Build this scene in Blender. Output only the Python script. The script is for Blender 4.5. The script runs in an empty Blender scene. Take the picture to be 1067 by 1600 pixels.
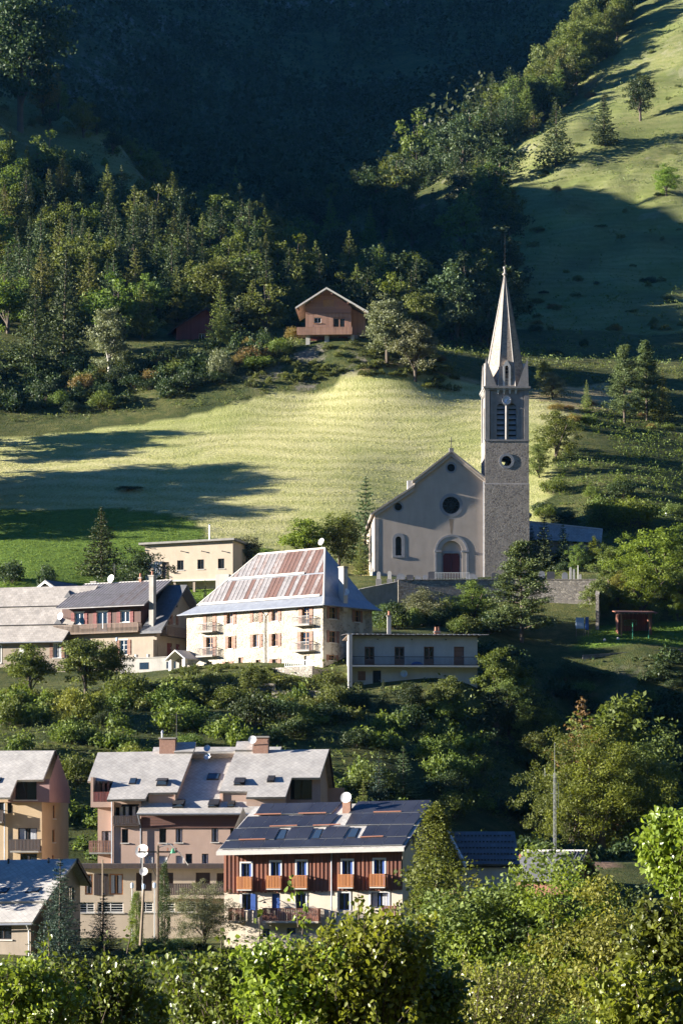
import bpy, bmesh, math, random
import numpy as np
from mathutils import Vector, Matrix, noise
from mathutils.geometry import tessellate_polygon

random.seed(7); RNG = np.random.default_rng(7)
scene = bpy.context.scene
col = scene.collection
R = math.radians

# ------------------------------------------------------------------ camera
FP, CX, HY = 4300.0, 533.5, 1320.0          # focal length in photo pixels, centre column, horizon row
cam_d = bpy.data.cameras.new('camera'); cam = bpy.data.objects.new('camera', cam_d); col.objects.link(cam)
cam_d.sensor_fit = 'VERTICAL'; cam_d.sensor_height = 36; cam_d.sensor_width = 24
cam_d.lens = 36 * FP / 1600
cam_d.shift_y = (HY - 800) / 1600
cam_d.clip_start = 1; cam_d.clip_end = 8000
cam.rotation_euler = (R(90), 0, 0)
scene.camera = cam

# ------------------------------------------------------------------ sky, sun, exposure
SUN_AZ, SUN_EL = 85.0, 12.5                 # degrees from -Y towards -X, and above the horizon
sdir = Vector((-math.cos(R(SUN_EL)) * math.sin(R(SUN_AZ)), -math.cos(R(SUN_EL)) * math.cos(R(SUN_AZ)), math.sin(R(SUN_EL))))
world = bpy.data.worlds.new('World'); scene.world = world; world.use_nodes = True
wn = world.node_tree.nodes; wl = world.node_tree.links
sky = wn.new('ShaderNodeTexSky'); sky.sky_type = 'NISHITA'; sky.sun_disc = False
sky.sun_elevation = R(SUN_EL); sky.sun_rotation = R(180 + SUN_AZ)
sky.air_density = 1.0; sky.dust_density = 0.0; sky.ozone_density = 10.0
wl.new(sky.outputs[0], wn['Background'].inputs[0]); wn['Background'].inputs[1].default_value = 0.055
sun_d = bpy.data.lights.new('sun', 'SUN'); sun_d.energy = 5.0; sun_d.angle = R(0.5); sun_d.color = (1.0, 0.93, 0.82)
sun = bpy.data.objects.new('sun', sun_d); col.objects.link(sun)
sun.rotation_euler = sdir.to_track_quat('Z', 'Y').to_euler(); sun.location = sdir * 300
vs = scene.view_settings
vs.view_transform = 'Standard'; vs.look = 'None'; vs.gamma = 1.0; vs.exposure = 2.1; vs.use_curve_mapping = False
scene.cycles.max_bounces = 6; scene.cycles.transparent_max_bounces = 8

def P(px, py, D):
    return Vector(((px - CX) * D / FP, D, (HY - py) * D / FP))

# ------------------------------------------------------------------ materials
def newmat(name):
    m = bpy.data.materials.new(name); m.use_nodes = True
    return m, m.node_tree.nodes, m.node_tree.links, m.node_tree.nodes['Principled BSDF']
def rgb(c): return (c[0], c[1], c[2], 1)
def n_noise(N, L, vec, scale, detail=6, rough=.6, dist=0):
    t = N.new('ShaderNodeTexNoise'); t.inputs['Scale'].default_value = scale
    t.inputs['Detail'].default_value = detail; t.inputs['Roughness'].default_value = rough; t.inputs['Distortion'].default_value = dist
    if vec is not None: L.new(vec, t.inputs['Vector'])
    return t.outputs['Fac']
def n_ramp(N, L, fac, stops, interp='LINEAR'):
    r = N.new('ShaderNodeValToRGB'); r.color_ramp.interpolation = interp
    while len(r.color_ramp.elements) < len(stops): r.color_ramp.elements.new(.5)
    for e, (p, c) in zip(r.color_ramp.elements, stops):
        e.position = p; e.color = rgb(c) if not isinstance(c, (int, float)) else (c, c, c, 1)
    L.new(fac, r.inputs[0]); return r.outputs[0]
def n_mix(N, L, fac, a, b, mode='MIX'):
    m = N.new('ShaderNodeMix'); m.data_type = 'RGBA'; m.blend_type = mode
    for sock, v in ((m.inputs[0], fac), (m.inputs[6], a), (m.inputs[7], b)):
        if isinstance(v, (int, float)): sock.default_value = v
        elif isinstance(v, tuple): sock.default_value = rgb(v)
        else: L.new(v, sock)
    return m.outputs[2]
def n_bump(N, L, h, strength, dist, bsdf):
    b = N.new('ShaderNodeBump'); b.inputs['Strength'].default_value = strength; b.inputs['Distance'].default_value = dist
    L.new(h, b.inputs['Height']); L.new(b.outputs[0], bsdf.inputs['Normal'])
def n_obj(N): return N.new('ShaderNodeTexCoord').outputs['Object']
def n_map(N, L, vec, scale=(1, 1, 1), rot=(0, 0, 0), loc=(0, 0, 0)):
    m = N.new('ShaderNodeMapping'); m.inputs['Scale'].default_value = scale; m.inputs['Rotation'].default_value = rot
    m.inputs['Location'].default_value = loc
    L.new(vec, m.inputs['Vector']); return m.outputs[0]

def m_plain(name, c1, c2=None, scale=1.5, rough=.8, bump=.15, metal=0, streak=0, fine=12):
    """mottled paint / plaster / wood: two tones, rain streaks, fine relief"""
    m, N, L, B = newmat(name); o = n_obj(N)
    c2 = c2 or tuple(x * .75 for x in c1)
    f = n_noise(N, L, o, scale, 8, .65)
    c = n_ramp(N, L, f, [(.3, c2), (.65, c1)])
    if streak:
        s = n_noise(N, L, n_map(N, L, o, (.9, .9, .16)), 1.3, 6, .65)
        k = n_ramp(N, L, s, [(.35, tuple(1 - streak for _ in range(3))), (.7, (1, 1, 1))])
        c = n_mix(N, L, 1.0, c, k, 'MULTIPLY')
    L.new(c, B.inputs['Base Color']); B.inputs['Roughness'].default_value = rough; B.inputs['Metallic'].default_value = metal
    if bump: n_bump(N, L, n_noise(N, L, o, fine, 4, .7), bump, .03, B)
    return m

def m_stone(name, mortar, s1, s2, scale=2.2, thr=.06, cover=None, covc=None, bump=.6):
    """rubble masonry; cover = how much old render still hides the stones"""
    m, N, L, B = newmat(name); o = n_obj(N)
    w = N.new('ShaderNodeTexVoronoi'); w.feature = 'DISTANCE_TO_EDGE'; w.inputs['Scale'].default_value = scale
    d = N.new('ShaderNodeTexVoronoi'); d.inputs['Scale'].default_value = scale
    vec = n_map(N, L, o, (1, 1, 1.6))
    ns = N.new('ShaderNodeTexNoise'); ns.inputs['Scale'].default_value = 2.5; L.new(vec, ns.inputs['Vector'])
    mv = N.new('ShaderNodeVectorMath'); mv.operation = 'ADD'; L.new(vec, mv.inputs[0])
    sc_ = N.new('ShaderNodeVectorMath'); sc_.operation = 'SCALE'; sc_.inputs[3].default_value = .35; L.new(ns.outputs['Color'], sc_.inputs[0]); L.new(sc_.outputs[0], mv.inputs[1])
    L.new(mv.outputs[0], w.inputs['Vector']); L.new(mv.outputs[0], d.inputs['Vector'])
    sx = N.new('ShaderNodeSeparateXYZ'); L.new(d.outputs['Color'], sx.inputs[0])
    st = n_ramp(N, L, sx.outputs[0], [(.0, s1), (1, s2)])
    edge = n_ramp(N, L, w.outputs['Distance'], [(thr * .4, 0.), (thr, 1.)])
    c = n_mix(N, L, edge, mortar, st)
    h = edge
    if cover is not None:
        cv = n_noise(N, L, o, .55, 9, .72)
        k = n_ramp(N, L, cv, [(cover - .03, 0.), (cover + .03, 1.)])
        c = n_mix(N, L, k, covc, c); 
        mm = N.new('ShaderNodeMath'); mm.operation = 'MULTIPLY'; L.new(edge, mm.inputs[0]); L.new(k, mm.inputs[1]); h = mm.outputs[0]
    g = n_ramp(N, L, n_noise(N, L, o, .5, 8, .7), [(.3, .72), (.65, 1.)])
    c = n_mix(N, L, 1.0, c, g, 'MULTIPLY')
    L.new(c, B.inputs['Base Color']); B.inputs['Roughness'].default_value = .9
    n_bump(N, L, h, bump, .06, B)
    return m

def m_slate(name, c1, c2, size=.42, rot=45):
    """small fibre-cement slates laid diamond fashion; local x along the eave, z up"""
    m, N, L, B = newmat(name); o = n_obj(N)
    s = N.new('ShaderNodeSeparateXYZ'); L.new(o, s.inputs[0])
    cb = N.new('ShaderNodeCombineXYZ'); L.new(s.outputs[0], cb.inputs[0])
    mu = N.new('ShaderNodeMath'); mu.operation = 'MULTIPLY'; mu.inputs[1].default_value = 1.75; L.new(s.outputs[2], mu.inputs[0]); L.new(mu.outputs[0], cb.inputs[1])
    v = n_map(N, L, cb.outputs[0], (1 / size,) * 3, (0, 0, R(rot)))
    b = N.new('ShaderNodeTexBrick'); b.offset = 0 if rot else .5; b.inputs['Scale'].default_value = 1
    b.inputs['Brick Width'].default_value = 1; b.inputs['Row Height'].default_value = 1; b.inputs['Mortar Size'].default_value = .03
    b.inputs['Color1'].default_value = rgb(c1); b.inputs['Color2'].default_value = rgb(c2); b.inputs['Mortar'].default_value = rgb(tuple(x * .68 for x in c2))
    L.new(v, b.inputs['Vector'])
    g = n_ramp(N, L, n_noise(N, L, o, .7, 8, .7), [(.3, .7), (.7, 1.08)])
    c = n_mix(N, L, 1.0, b.outputs[0], g, 'MULTIPLY')
    lich = n_ramp(N, L, n_noise(N, L, o, 3.5, 6, .75), [(.62, 0.), (.72, .5)])
    c = n_mix(N, L, lich, c, (.30, .27, .18))
    L.new(c, B.inputs['Base Color']); B.inputs['Roughness'].default_value = .7
    n_bump(N, L, b.outputs['Fac'], -.35, .03, B)
    return m

def m_wood(name, c1, c2, board=.16, axis=0, rough=.75):
    """boards: tone shifts board by board, grain along the board"""
    m, N, L, B = newmat(name); o = n_obj(N)
    s = N.new('ShaderNodeSeparateXYZ'); L.new(o, s.inputs[0])
    a = N.new('ShaderNodeMath'); a.operation = 'ADD'; L.new(s.outputs[0], a.inputs[0]); L.new(s.outputs[1], a.inputs[1])
    q = N.new('ShaderNodeMath'); q.operation = 'DIVIDE'; q.inputs[1].default_value = board
    L.new(a.outputs[0] if axis == 0 else s.outputs[2], q.inputs[0])
    fl = N.new('ShaderNodeMath'); fl.operation = 'FLOOR'; L.new(q.outputs[0], fl.inputs[0])
    fr = N.new('ShaderNodeMath'); fr.operation = 'FRACT'; L.new(q.outputs[0], fr.inputs[0])
    wn_ = N.new('ShaderNodeTexWhiteNoise'); wn_.noise_dimensions = '1D'; L.new(fl.outputs[0], wn_.inputs['W'])
    g = n_noise(N, L, n_map(N, L, o, (9, 9, .8) if axis == 0 else (.8, .8, 9)), 2, 6, .7)
    ad = N.new('ShaderNodeMath'); ad.operation = 'ADD'; L.new(wn_.outputs[0], ad.inputs[0]); L.new(g, ad.inputs[1])
    hf = N.new('ShaderNodeMath'); hf.operation = 'MULTIPLY'; hf.inputs[1].default_value = .5; L.new(ad.outputs[0], hf.inputs[0])
    c = n_ramp(N, L, hf.outputs[0], [(.2, c2), (.8, c1)])
    gap = n_ramp(N, L, fr.outputs[0], [(.0, .3), (.08, 1.), (.94, 1.), (1., .3)])
    c = n_mix(N, L, 1.0, c, gap, 'MULTIPLY')
    L.new(c, B.inputs['Base Color']); B.inputs['Roughness'].default_value = rough
    n_bump(N, L, gap, .5, .02, B)
    return m

def m_glass(name, c=(.012, .016, .022), rough=.06):
    m, N, L, B = newmat(name)
    B.inputs['Base Color'].default_value = rgb(c); B.inputs['Roughness'].default_value = rough
    B.inputs['Specular IOR Level'].default_value = .6
    n_bump(N, L, n_noise(N, L, n_obj(N), .8, 2), .03, .05, B)
    return m

def m_leaf(name, c1, c2, trans=.35, rough=.55, spec=.25):
    """leaf colour from the leaf's own shade attribute, shifted a little from tree to tree"""
    m, N, L, B = newmat(name)
    at = N.new('ShaderNodeAttribute'); at.attribute_name = 'shade'
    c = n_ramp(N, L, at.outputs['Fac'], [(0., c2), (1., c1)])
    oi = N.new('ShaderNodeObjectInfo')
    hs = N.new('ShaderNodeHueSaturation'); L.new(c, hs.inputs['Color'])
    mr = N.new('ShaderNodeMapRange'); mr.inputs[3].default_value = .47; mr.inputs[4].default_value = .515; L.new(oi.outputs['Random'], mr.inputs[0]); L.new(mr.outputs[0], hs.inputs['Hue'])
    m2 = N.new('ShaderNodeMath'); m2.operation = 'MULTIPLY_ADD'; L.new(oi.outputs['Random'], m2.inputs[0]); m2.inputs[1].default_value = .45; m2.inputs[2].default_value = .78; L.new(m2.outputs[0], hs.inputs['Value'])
    L.new(hs.outputs[0], B.inputs['Base Color']); B.inputs['Roughness'].default_value = rough; B.inputs['Specular IOR Level'].default_value = spec
    if trans:
        t = N.new('ShaderNodeBsdfTranslucent'); tc = n_mix(N, L, 1.0, hs.outputs[0], (1.0, 1.0, .55), 'MULTIPLY'); L.new(tc, t.inputs[0])
        mx = N.new('ShaderNodeMixShader'); mx.inputs[0].default_value = trans
        L.new(B.outputs[0], mx.inputs[1]); L.new(t.outputs[0], mx.inputs[2]); L.new(mx.outputs[0], N['Material Output'].inputs[0])
    return m

MT = {}
MT['plaster_tan'] = m_plain('church_render', (.50, .42, .35), (.43, .36, .295), .5, .9, .2, streak=.12)
MT['tower_stone'] = m_stone('tower_rubble', (.30, .265, .225), (.18, .15, .13), (.36, .31, .26), 2.6, .10, None, None, .5)
MT['ashlar'] = m_plain('dressed_stone', (.32, .295, .275), (.22, .205, .19), 1.2, .85, .25, streak=.25)
MT['ashlar_grey'] = m_plain('grey_stone_surround', (.28, .285, .30), (.20, .205, .22), 1.5, .85, .2)
MT['spire'] = m_stone('spire_stone', (.34, .28, .22), (.24, .19, .15), (.42, .35, .27), 3.0, .07, None, None, .3)
MT['rubble_white'] = m_stone('old_limewashed_rubble', (.42, .37, .29), (.24, .20, .15), (.42, .36, .27), 2.4, .16, .48, (.46, .42, .345), .8)
MT['wall_stone'] = m_stone('dry_stone', (.20, .18, .15), (.17, .15, .13), (.38, .34, .28), 2.2, .10, None, None, .8)
MT['cream'] = m_plain('cream_render', (.50, .41, .31), (.43, .35, .26), .6, .9, .12, streak=.10)
MT['white_wall'] = m_plain('white_render', (.52, .49, .45), (.45, .42, .385), .7, .9, .12, streak=.15)
MT['hotel_white'] = m_plain('pale_render', (.66, .57, .45), (.56, .48, .38), .8, .9, .12, streak=.1)
MT['pink'] = m_plain('pink_render', (.47, .335, .265), (.41, .285, .225), .5, .9, .12, streak=.10)
MT['yellow'] = m_plain('ochre_render', (.48, .36, .225), (.42, .31, .19), .6, .9, .12, streak=.1)
MT['tan_wall'] = m_plain('tan_render', (.34, .28, .215), (.27, .22, .17), .6, .9, .15, streak=.2)
MT['slate'] = m_slate('pale_slates', (.47, .44, .40), (.39, .365, .335), .34)
MT['slate_old'] = m_slate('old_slates', (.40, .36, .32), (.30, .27, .24), .45, 0)
MT['slate_dark'] = m_slate('dark_slates', (.13, .13, .14), (.10, .10, .105), .4, 0)
MT['sheet'] = m_plain('galvanised_sheet', (.27, .255, .255), (.17, .15, .145), 2.5, .5, .06, .1, streak=.3)
MT['sheet_mid'] = m_plain('half_rusted_sheet', (.26, .235, .23), (.125, .07, .055), 2.2, .6, .08, .1, streak=.25)
MT['sheet_rust'] = m_plain('rusted_sheet', (.125, .058, .044), (.085, .042, .034), 3, .75, .1, 0, streak=.3)
MT['zinc'] = m_plain('zinc', (.27, .29, .325), (.20, .215, .245), 1.5, .45, .05, .3)
MT['trim'] = m_plain('pale_trim', (.55, .52, .47), (.47, .44, .40), 2, .7, .05)
MT['brown_wood'] = m_wood('dark_brown_boards', (.095, .038, .026), (.055, .024, .018), .18)
MT['red_wood'] = m_wood('red_brown_boards', (.27, .105, .06), (.16, .062, .04), .24)
MT['fascia'] = m_wood('brown_fascia_boards', (.16, .075, .055), (.12, .055, .042), .25, 1)
MT['orange_wood'] = m_wood('varnished_pine', (.50, .20, .06), (.36, .13, .04), .12)
MT['chalet_wood'] = m_wood('chalet_planks', (.36, .20, .135), (.25, .135, .09), .3)
MT['chalet_log'] = m_wood('chalet_logs', (.33, .17, .11), (.24, .115, .08), .25, 1)
MT['grey_wood'] = m_wood('weathered_boards', (.19, .13, .09), (.12, .085, .06), .14)
MT['barn_red'] = m_wood('barn_red_boards', (.17, .04, .035), (.11, .028, .026), .2)
MT['shutter'] = m_wood('shutter_brown', (.26, .13, .085), (.18, .09, .06), .1, 1)
MT['jamb'] = m_plain('oiled_wood', (.38, .18, .07), (.28, .13, .05), 3, .6, .05)
MT['door_red'] = m_wood('oxblood_door', (.14, .022, .02), (.10, .016, .016), .22)
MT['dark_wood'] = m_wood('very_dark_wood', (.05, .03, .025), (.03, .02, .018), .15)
MT['blue_paint'] = m_plain('blue_paint', (.035, .09, .32), (.025, .07, .25), 3, .5, .05)
MT['white_paint'] = m_plain('white_paint', (.72, .71, .68), (.62, .61, .58), 3, .5, .04)
MT['glass'] = m_glass('window_glass')
MT['glass_blue'] = m_glass('skylight_glass', (.03, .05, .08), .03)
MT['curtain'] = m_plain('net_curtain', (.45, .46, .48), (.35, .36, .38), 6, .8, .1)
MT['dark'] = m_plain('dark_interior', (.018, .016, .015), (.010, .010, .010), 2, .95, 0)  # near-black colour, stands in for the shade of unlit interiors
MT['iron'] = m_plain('painted_iron', (.05, .045, .045), (.03, .03, .03), 4, .5, .05, .3)
MT['steel'] = m_plain('galvanised_steel', (.48, .49, .50), (.40, .41, .42), 4, .4, .03, .6)
MT['pole_wood'] = m_plain('pole_timber', (.22, .17, .12), (.15, .11, .08), 3, .85, .2)
MT['solar'] = None
MT['concrete'] = m_plain('concrete', (.34, .32, .29), (.25, .235, .21), 1.0, .9, .2, streak=.2)
MT['blue_tarp'] = m_plain('blue_tarp', (.04, .12, .36), (.03, .09, .27), 5, .5, .4)
MT['pale_blue'] = m_plain('pale_blue_sheet', (.42, .52, .66), (.34, .44, .58), 3, .6, .1)
MT['green_paint'] = m_plain('green_paint', (.02, .20, .10), (.02, .15, .08), 4, .5, .05)
MT['brick'] = m_plain('chimney_brick', (.36, .21, .15), (.27, .15, .11), 5, .9, .3)
MT['terracotta'] = m_plain('terracotta', (.36, .16, .10), (.28, .12, .08), 6, .85, .2)
MT['marble'] = m_plain('pale_marble', (.62, .58, .52), (.5, .47, .42), 3, .5, .05)
MT['granite'] = m_plain('dark_granite', (.10, .10, .11), (.07, .07, .08), 6, .4, .05)
MT['bark'] = m_plain('bark', (.12, .09, .065), (.06, .047, .036), 6, .95, .5)
MT['bark_pale'] = m_plain('pale_bark', (.50, .47, .42), (.22, .2, .18), 5, .9, .3)
MT['louver'] = m_plain('weathered_slats', (.30, .31, .32), (.22, .225, .235), 4, .8, .1)
MT['stain'] = m_plain('rusty_run_off', (.34, .26, .18), (.25, .18, .12), 1.5, .9, .1, streak=.2)
MT['bronze'] = m_plain('bell_bronze', (.14, .10, .05), (.10, .07, .04), 4, .5, .05, .6)
MT['red_flower'] = m_plain('red_flowers', (.6, .03, .08), (.4, .02, .05), 20, .8, .2)
def _solar():
    m, N, L, B = newmat('photovoltaic_panel'); o = n_obj(N)
    g = n_noise(N, L, o, .6, 3)
    L.new(n_ramp(N, L, g, [(.3, (.018, .019, .027)), (.7, (.034, .036, .046))]), B.inputs['Base Color'])
    B.inputs['Roughness'].default_value = .38; B.inputs['Specular IOR Level'].default_value = .6
    return m
MT['solar'] = _solar()

LEAF = dict(
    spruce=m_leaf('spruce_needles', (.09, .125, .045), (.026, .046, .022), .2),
    blue_spruce=m_leaf('blue_spruce_needles', (.055, .085, .055), (.022, .042, .032), .12),
    larch=m_leaf('larch_needles', (.19, .21, .055), (.07, .10, .03), .3),
    pine=m_leaf('pine_needles', (.13, .16, .05), (.04, .06, .024), .2),
    green=m_leaf('broad_leaves', (.17, .22, .045), (.055, .09, .02), .4),
    olive=m_leaf('olive_leaves', (.17, .205, .05), (.065, .09, .026), .35),
    bright=m_leaf('bright_leaves', (.22, .29, .04), (.08, .13, .02), .45),
    yellow=m_leaf('yellowing_leaves', (.27, .29, .05), (.11, .125, .03), .4),
    rust=m_leaf('russet_leaves', (.26, .19, .06), (.13, .10, .035), .35),
    grey=m_leaf('grey_green_leaves', (.21, .22, .12), (.10, .115, .06), .3),
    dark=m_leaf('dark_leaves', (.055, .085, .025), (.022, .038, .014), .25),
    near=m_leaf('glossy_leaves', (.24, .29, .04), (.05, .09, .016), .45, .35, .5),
    near_y=m_leaf('pale_glossy_leaves', (.30, .34, .07), (.10, .12, .03), .45, .35, .5),
)

# ------------------------------------------------------------------ mesh helpers
class MB:
    def __init__(s): s.v = []; s.f = []; s.m = []
    def face(s, pts, mi=0):
        i = len(s.v); s.v += [tuple(p) for p in pts]; s.f.append(tuple(range(i, i + len(pts)))); s.m.append(mi); return s
    def prism(s, pts, vec, mi=0, mside=None):
        """polygon swept along vec, closed; pts may be concave"""
        pts = [Vector(p) for p in pts]; vec = Vector(vec); n = len(pts); i = len(s.v)
        s.v += [tuple(p) for p in pts] + [tuple(p + vec) for p in pts]
        tri = tessellate_polygon([pts]) if n > 4 else None
        if tri is None:
            s.f += [tuple(range(i, i + n)), tuple(range(i + 2 * n - 1, i + n - 1, -1))]; s.m += [mi, mi]
        else:
            for t in tri:
                s.f.append(tuple(i + k for k in t)); s.f.append(tuple(i + n + k for k in reversed(t))); s.m += [mi, mi]
        for k in range(n):
            a, b = k, (k + 1) % n
            s.f.append((i + a, i + b, i + n + b, i + n + a)); s.m.append(mi if mside is None else mside)
        return s
    def box(s, x0, x1, y0, y1, z0, z1, mi=0):
        return s.prism([(x0, y0, z0), (x1, y0, z0), (x1, y1, z0), (x0, y1, z0)], (0, 0, z1 - z0), mi)
    def hole_wall(s, outer, holes, fn, depth=.22, mi=0):
        """flat wall polygon in (a, z) with openings and their reveals; fn(a, d, z) gives the local point"""
        loops = [[Vector((a, z, 0)) for a, z in outer]] + [[Vector((a, z, 0)) for a, z in h] for h in holes]
        flat = [p for l in loops for p in l]; i = len(s.v)
        s.v += [tuple(fn(p.x, 0, p.y)) for p in flat]
        for t in tessellate_polygon(loops): s.f.append(tuple(i + k for k in t)); s.m.append(mi)
        for h in holes:
            n = len(h); j = len(s.v)
            s.v += [tuple(fn(a, 0, z)) for a, z in h] + [tuple(fn(a, depth, z)) for a, z in h]
            for k in range(n):
                s.f.append((j + k, j + (k + 1) % n, j + n + (k + 1) % n, j + n + k)); s.m.append(mi)
        return s
    def tube(s, p0, p1, r0, r1=None, n=8, mi=0, cap=True):
        p0 = Vector(p0); p1 = Vector(p1); r1 = r0 if r1 is None else r1
        d = (p1 - p0).normalized(); a = d.orthogonal().normalized(); b = d.cross(a); i = len(s.v)
        for p, r in ((p0, r0), (p1, r1)):
            for k in range(n):
                t = 2 * math.pi * k / n; s.v.append(tuple(p + (a * math.cos(t) + b * math.sin(t)) * r))
        for k in range(n): s.f.append((i + k, i + (k + 1) % n, i + n + (k + 1) % n, i + n + k)); s.m.append(mi)
        if cap: s.f += [tuple(range(i + n - 1, i - 1, -1)), tuple(range(i + n, i + 2 * n))]; s.m += [mi, mi]
        return s
    def path(s, pts, r, n=6, mi=0):
        for a, b in zip(pts[:-1], pts[1:]): s.tube(a, b, r, r, n, mi)
        return s
    def ring(s, cx, cz, r0, r1, fn, d0, d1, n=28, a0=0, a1=2 * math.pi, mi=0):
        """flat ring (or arc) standing from depth d0 to d1"""
        full = abs(a1 - a0 - 2 * math.pi) < 1e-6; m = n if full else n + 1; i = len(s.v)
        for k in range(m):
            t = a0 + (a1 - a0) * k / n
            for r, d in ((r0, d0), (r1, d0), (r1, d1), (r0, d1)):
                s.v.append(tuple(fn(cx + r * math.cos(t), d, cz + r * math.sin(t))))
        for k in range(n):
            a = i + 4 * k; b = i + 4 * ((k + 1) % m)
            for q in range(4): s.f.append((a + q, a + (q + 1) % 4, b + (q + 1) % 4, b + q)); s.m.append(mi)
        if not full:
            e = i + 4 * n; s.f += [(i, i + 1, i + 2, i + 3), (e, e + 1, e + 2, e + 3)]; s.m += [mi, mi]
        return s
    def lathe(s, prof, c=(0, 0, 0), n=16, mi=0):
        i = len(s.v); c = Vector(c)
        for r, z in prof:
            for k in range(n):
                t = 2 * math.pi * k / n; s.v.append((c.x + r * math.cos(t), c.y + r * math.sin(t), c.z + z))
        for j in range(len(prof) - 1):
            for k in range(n):
                s.f.append((i + j * n + k, i + j * n + (k + 1) % n, i + (j + 1) * n + (k + 1) % n, i + (j + 1) * n + k)); s.m.append(mi)
        s.f += [tuple(i + k for k in range(n)), tuple(i + (len(prof) - 1) * n + k for k in range(n))]; s.m += [mi, mi]
        return s
    def build(s, name, mats, parent=None, smooth=False):
        me = bpy.data.meshes.new(name); me.from_pydata(s.v, [], s.f)
        if not isinstance(mats, (list, tuple)): mats = [mats]
        for m in mats: me.materials.append(MT[m] if isinstance(m, str) else m)
        me.polygons.foreach_set('material_index', s.m)
        if smooth: me.polygons.foreach_set('use_smooth', [True] * len(s.f))
        me.update()
        o = bpy.data.objects.new(name, me); col.objects.link(o)
        if parent: o.parent = parent
        return o

def tag(o, label=None, cat=None, group=None, kind=None):
    if label: o['label'] = label
    if cat: o['category'] = cat
    if group: o['group'] = group
    if kind: o['kind'] = kind
    return o

def empty(name, loc, rz=0, label=None, cat=None, group=None):
    o = bpy.data.objects.new(name, None); col.objects.link(o); o.empty_display_size = .5
    o.location = loc; o.rotation_euler = (0, 0, rz)
    return tag(o, label, cat, group)

# ------------------------------------------------------------------ terrain
CTRL = [P(*c) for c in [
    (60,1480,195),(250,1500,190),(500,1480,203),(640,1480,200),(900,1490,195),(1060,1500,195),
    (200,1450,232),(400,1450,236),(40,1430,238),(500,1440,240),
    (60,1165,272),(300,1150,275),(500,1165,272),(680,1200,272),(860,1345,232),(760,1380,225),(1040,1360,230),
    (60,1052,325),(200,1052,322),(100,1085,302),(230,1075,302),(290,1062,305),(420,1076,299),(540,1086,296),(650,1096,294),
    (780,1008,334),(1000,1006,334),(940,988,342),(1040,985,343),
    (50,905,362),(300,930,362),(450,905,364),(450,1000,328),(150,990,345),(620,985,332),(720,985,335),
    (600,912,354),(760,912,358),(900,905,360),(700,905,380),(620,905,380),(700,955,350),(850,955,349),(600,960,349),
    (50,860,378),(250,850,382),(420,840,387),(550,805,394),(100,770,405),(350,740,410),(550,700,420),(100,690,430),(300,660,435),
    (500,612,444),(680,594,447),(560,650,433),(740,620,445),(850,640,438),(880,700,420),(850,800,396),(700,740,414),(-60,700,428),(-60,880,372),
    (80,650,443),(80,580,462),(250,570,462),(-80,570,462),(500,575,448),(470,543,450),(575,541,450),(520,541,449),(520,539,466),(520,556,447.5),(650,556,450),
    (100,470,505),(300,500,500),(100,400,545),(300,420,545),(450,470,530),(550,500,530),
    (100,300,595),(250,320,600),(60,240,630),(200,265,640),(60,185,660),(150,200,668),(20,140,690),(-100,100,650),(-120,450,510),
    (0,215,750),(250,370,700),(400,450,660),(600,480,620),(700,500,600),(600,350,800),(480,240,1000),
    (300,100,1200),(100,-50,1300),(500,60,1300),(700,0,1400),(860,70,1250),(300,-300,1800),(700,-300,1900),(500,-800,2700),(1100,-300,1700),
    (900,560,520),(1000,650,443),(1060,560,520),(850,480,595),(1000,420,640),(800,420,640),(1000,300,690),(850,310,692),(700,330,720),(600,330,755),
    (1000,200,738),(850,220,748),(760,235,775),(1060,100,795),(950,110,815),(1060,0,855),(980,30,875),(850,120,960),(1000,60,1000),
    (1000,760,402),(1060,808,388),(950,835,380),(1030,905,358),(1000,695,425),(1150,600,460),(1150,800,400),(1150,1000,340),(1150,1340,250),
]] + [Vector(c) for c in [
    (0,0,-1.8),(-60,0,-3),(60,0,-3),(0,40,-8),(-40,40,-8.5),(40,40,-8),(0,110,-14),(-60,110,-14),(60,110,-14),(0,160,-12),(-60,160,-11),(60,160,-12),
    (200,300,8),(200,450,60),(250,700,220),(200,200,-8),(150,100,-15),(400,900,300),(400,400,170),(16,300,17.5),(17,322,22.5),(24,302,5),(36,300,4),(27,322,14),(37,322,14),(22,268,-2),(33,268,-2.5),(60,300,8),(0,-60,12),(0,-250,120),(0,-600,400),(0,-1300,650),(-500,-400,150),(500,-300,190),(700,-800,500),(-500,-1200,450),(700,300,330),(420,200,120),(800,-200,420),  # unseen mountains behind the camera and to the right, raised to cut low skylight
    (-200,300,18),(-200,400,36),(-200,200,-6),(-200,480,82),(-112,500,116),(-112,550,132),(-112,575,154),(-112,590,163),(-112,608,173),(-112,625,182),(-112,640,190),(-112,655,196),(-112,680,204),(-600,770,255),(-800,760,280),(-180,600,160),(-180,680,195),(-250,740,242),(-250,800,258),(-250,860,280),(-350,600,190),(-350,740,235),(-500,1020,640),(-350,950,500),(-250,950,430),(-500,500,110),(-600,1300,900),(-350,1150,620),(-600,300,20),(-500,100,-10),  # unseen western ridge and mountain, heights shaped to shade slope and valley
    (-700,1900,800),(700,1900,800),(700,1300,480),(-800,2700,1000),(800,2700,1000)]]
_S = 100.0
_A = np.array([[c.x / _S, c.y / _S] for c in CTRL]); _Z = np.array([c.z for c in CTRL])
def _k(d2): return .5 * d2 * np.log(np.maximum(d2, 1e-9))
_n = len(_A)
_K = _k(((_A[:, None] - _A[None]) ** 2).sum(-1)) + np.eye(_n) * .0015
_Q = np.hstack([np.ones((_n, 1)), _A])
_W = np.linalg.solve(np.block([[_K, _Q], [_Q.T, np.zeros((3, 3))]]), np.concatenate([_Z, np.zeros(3)]))
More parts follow.
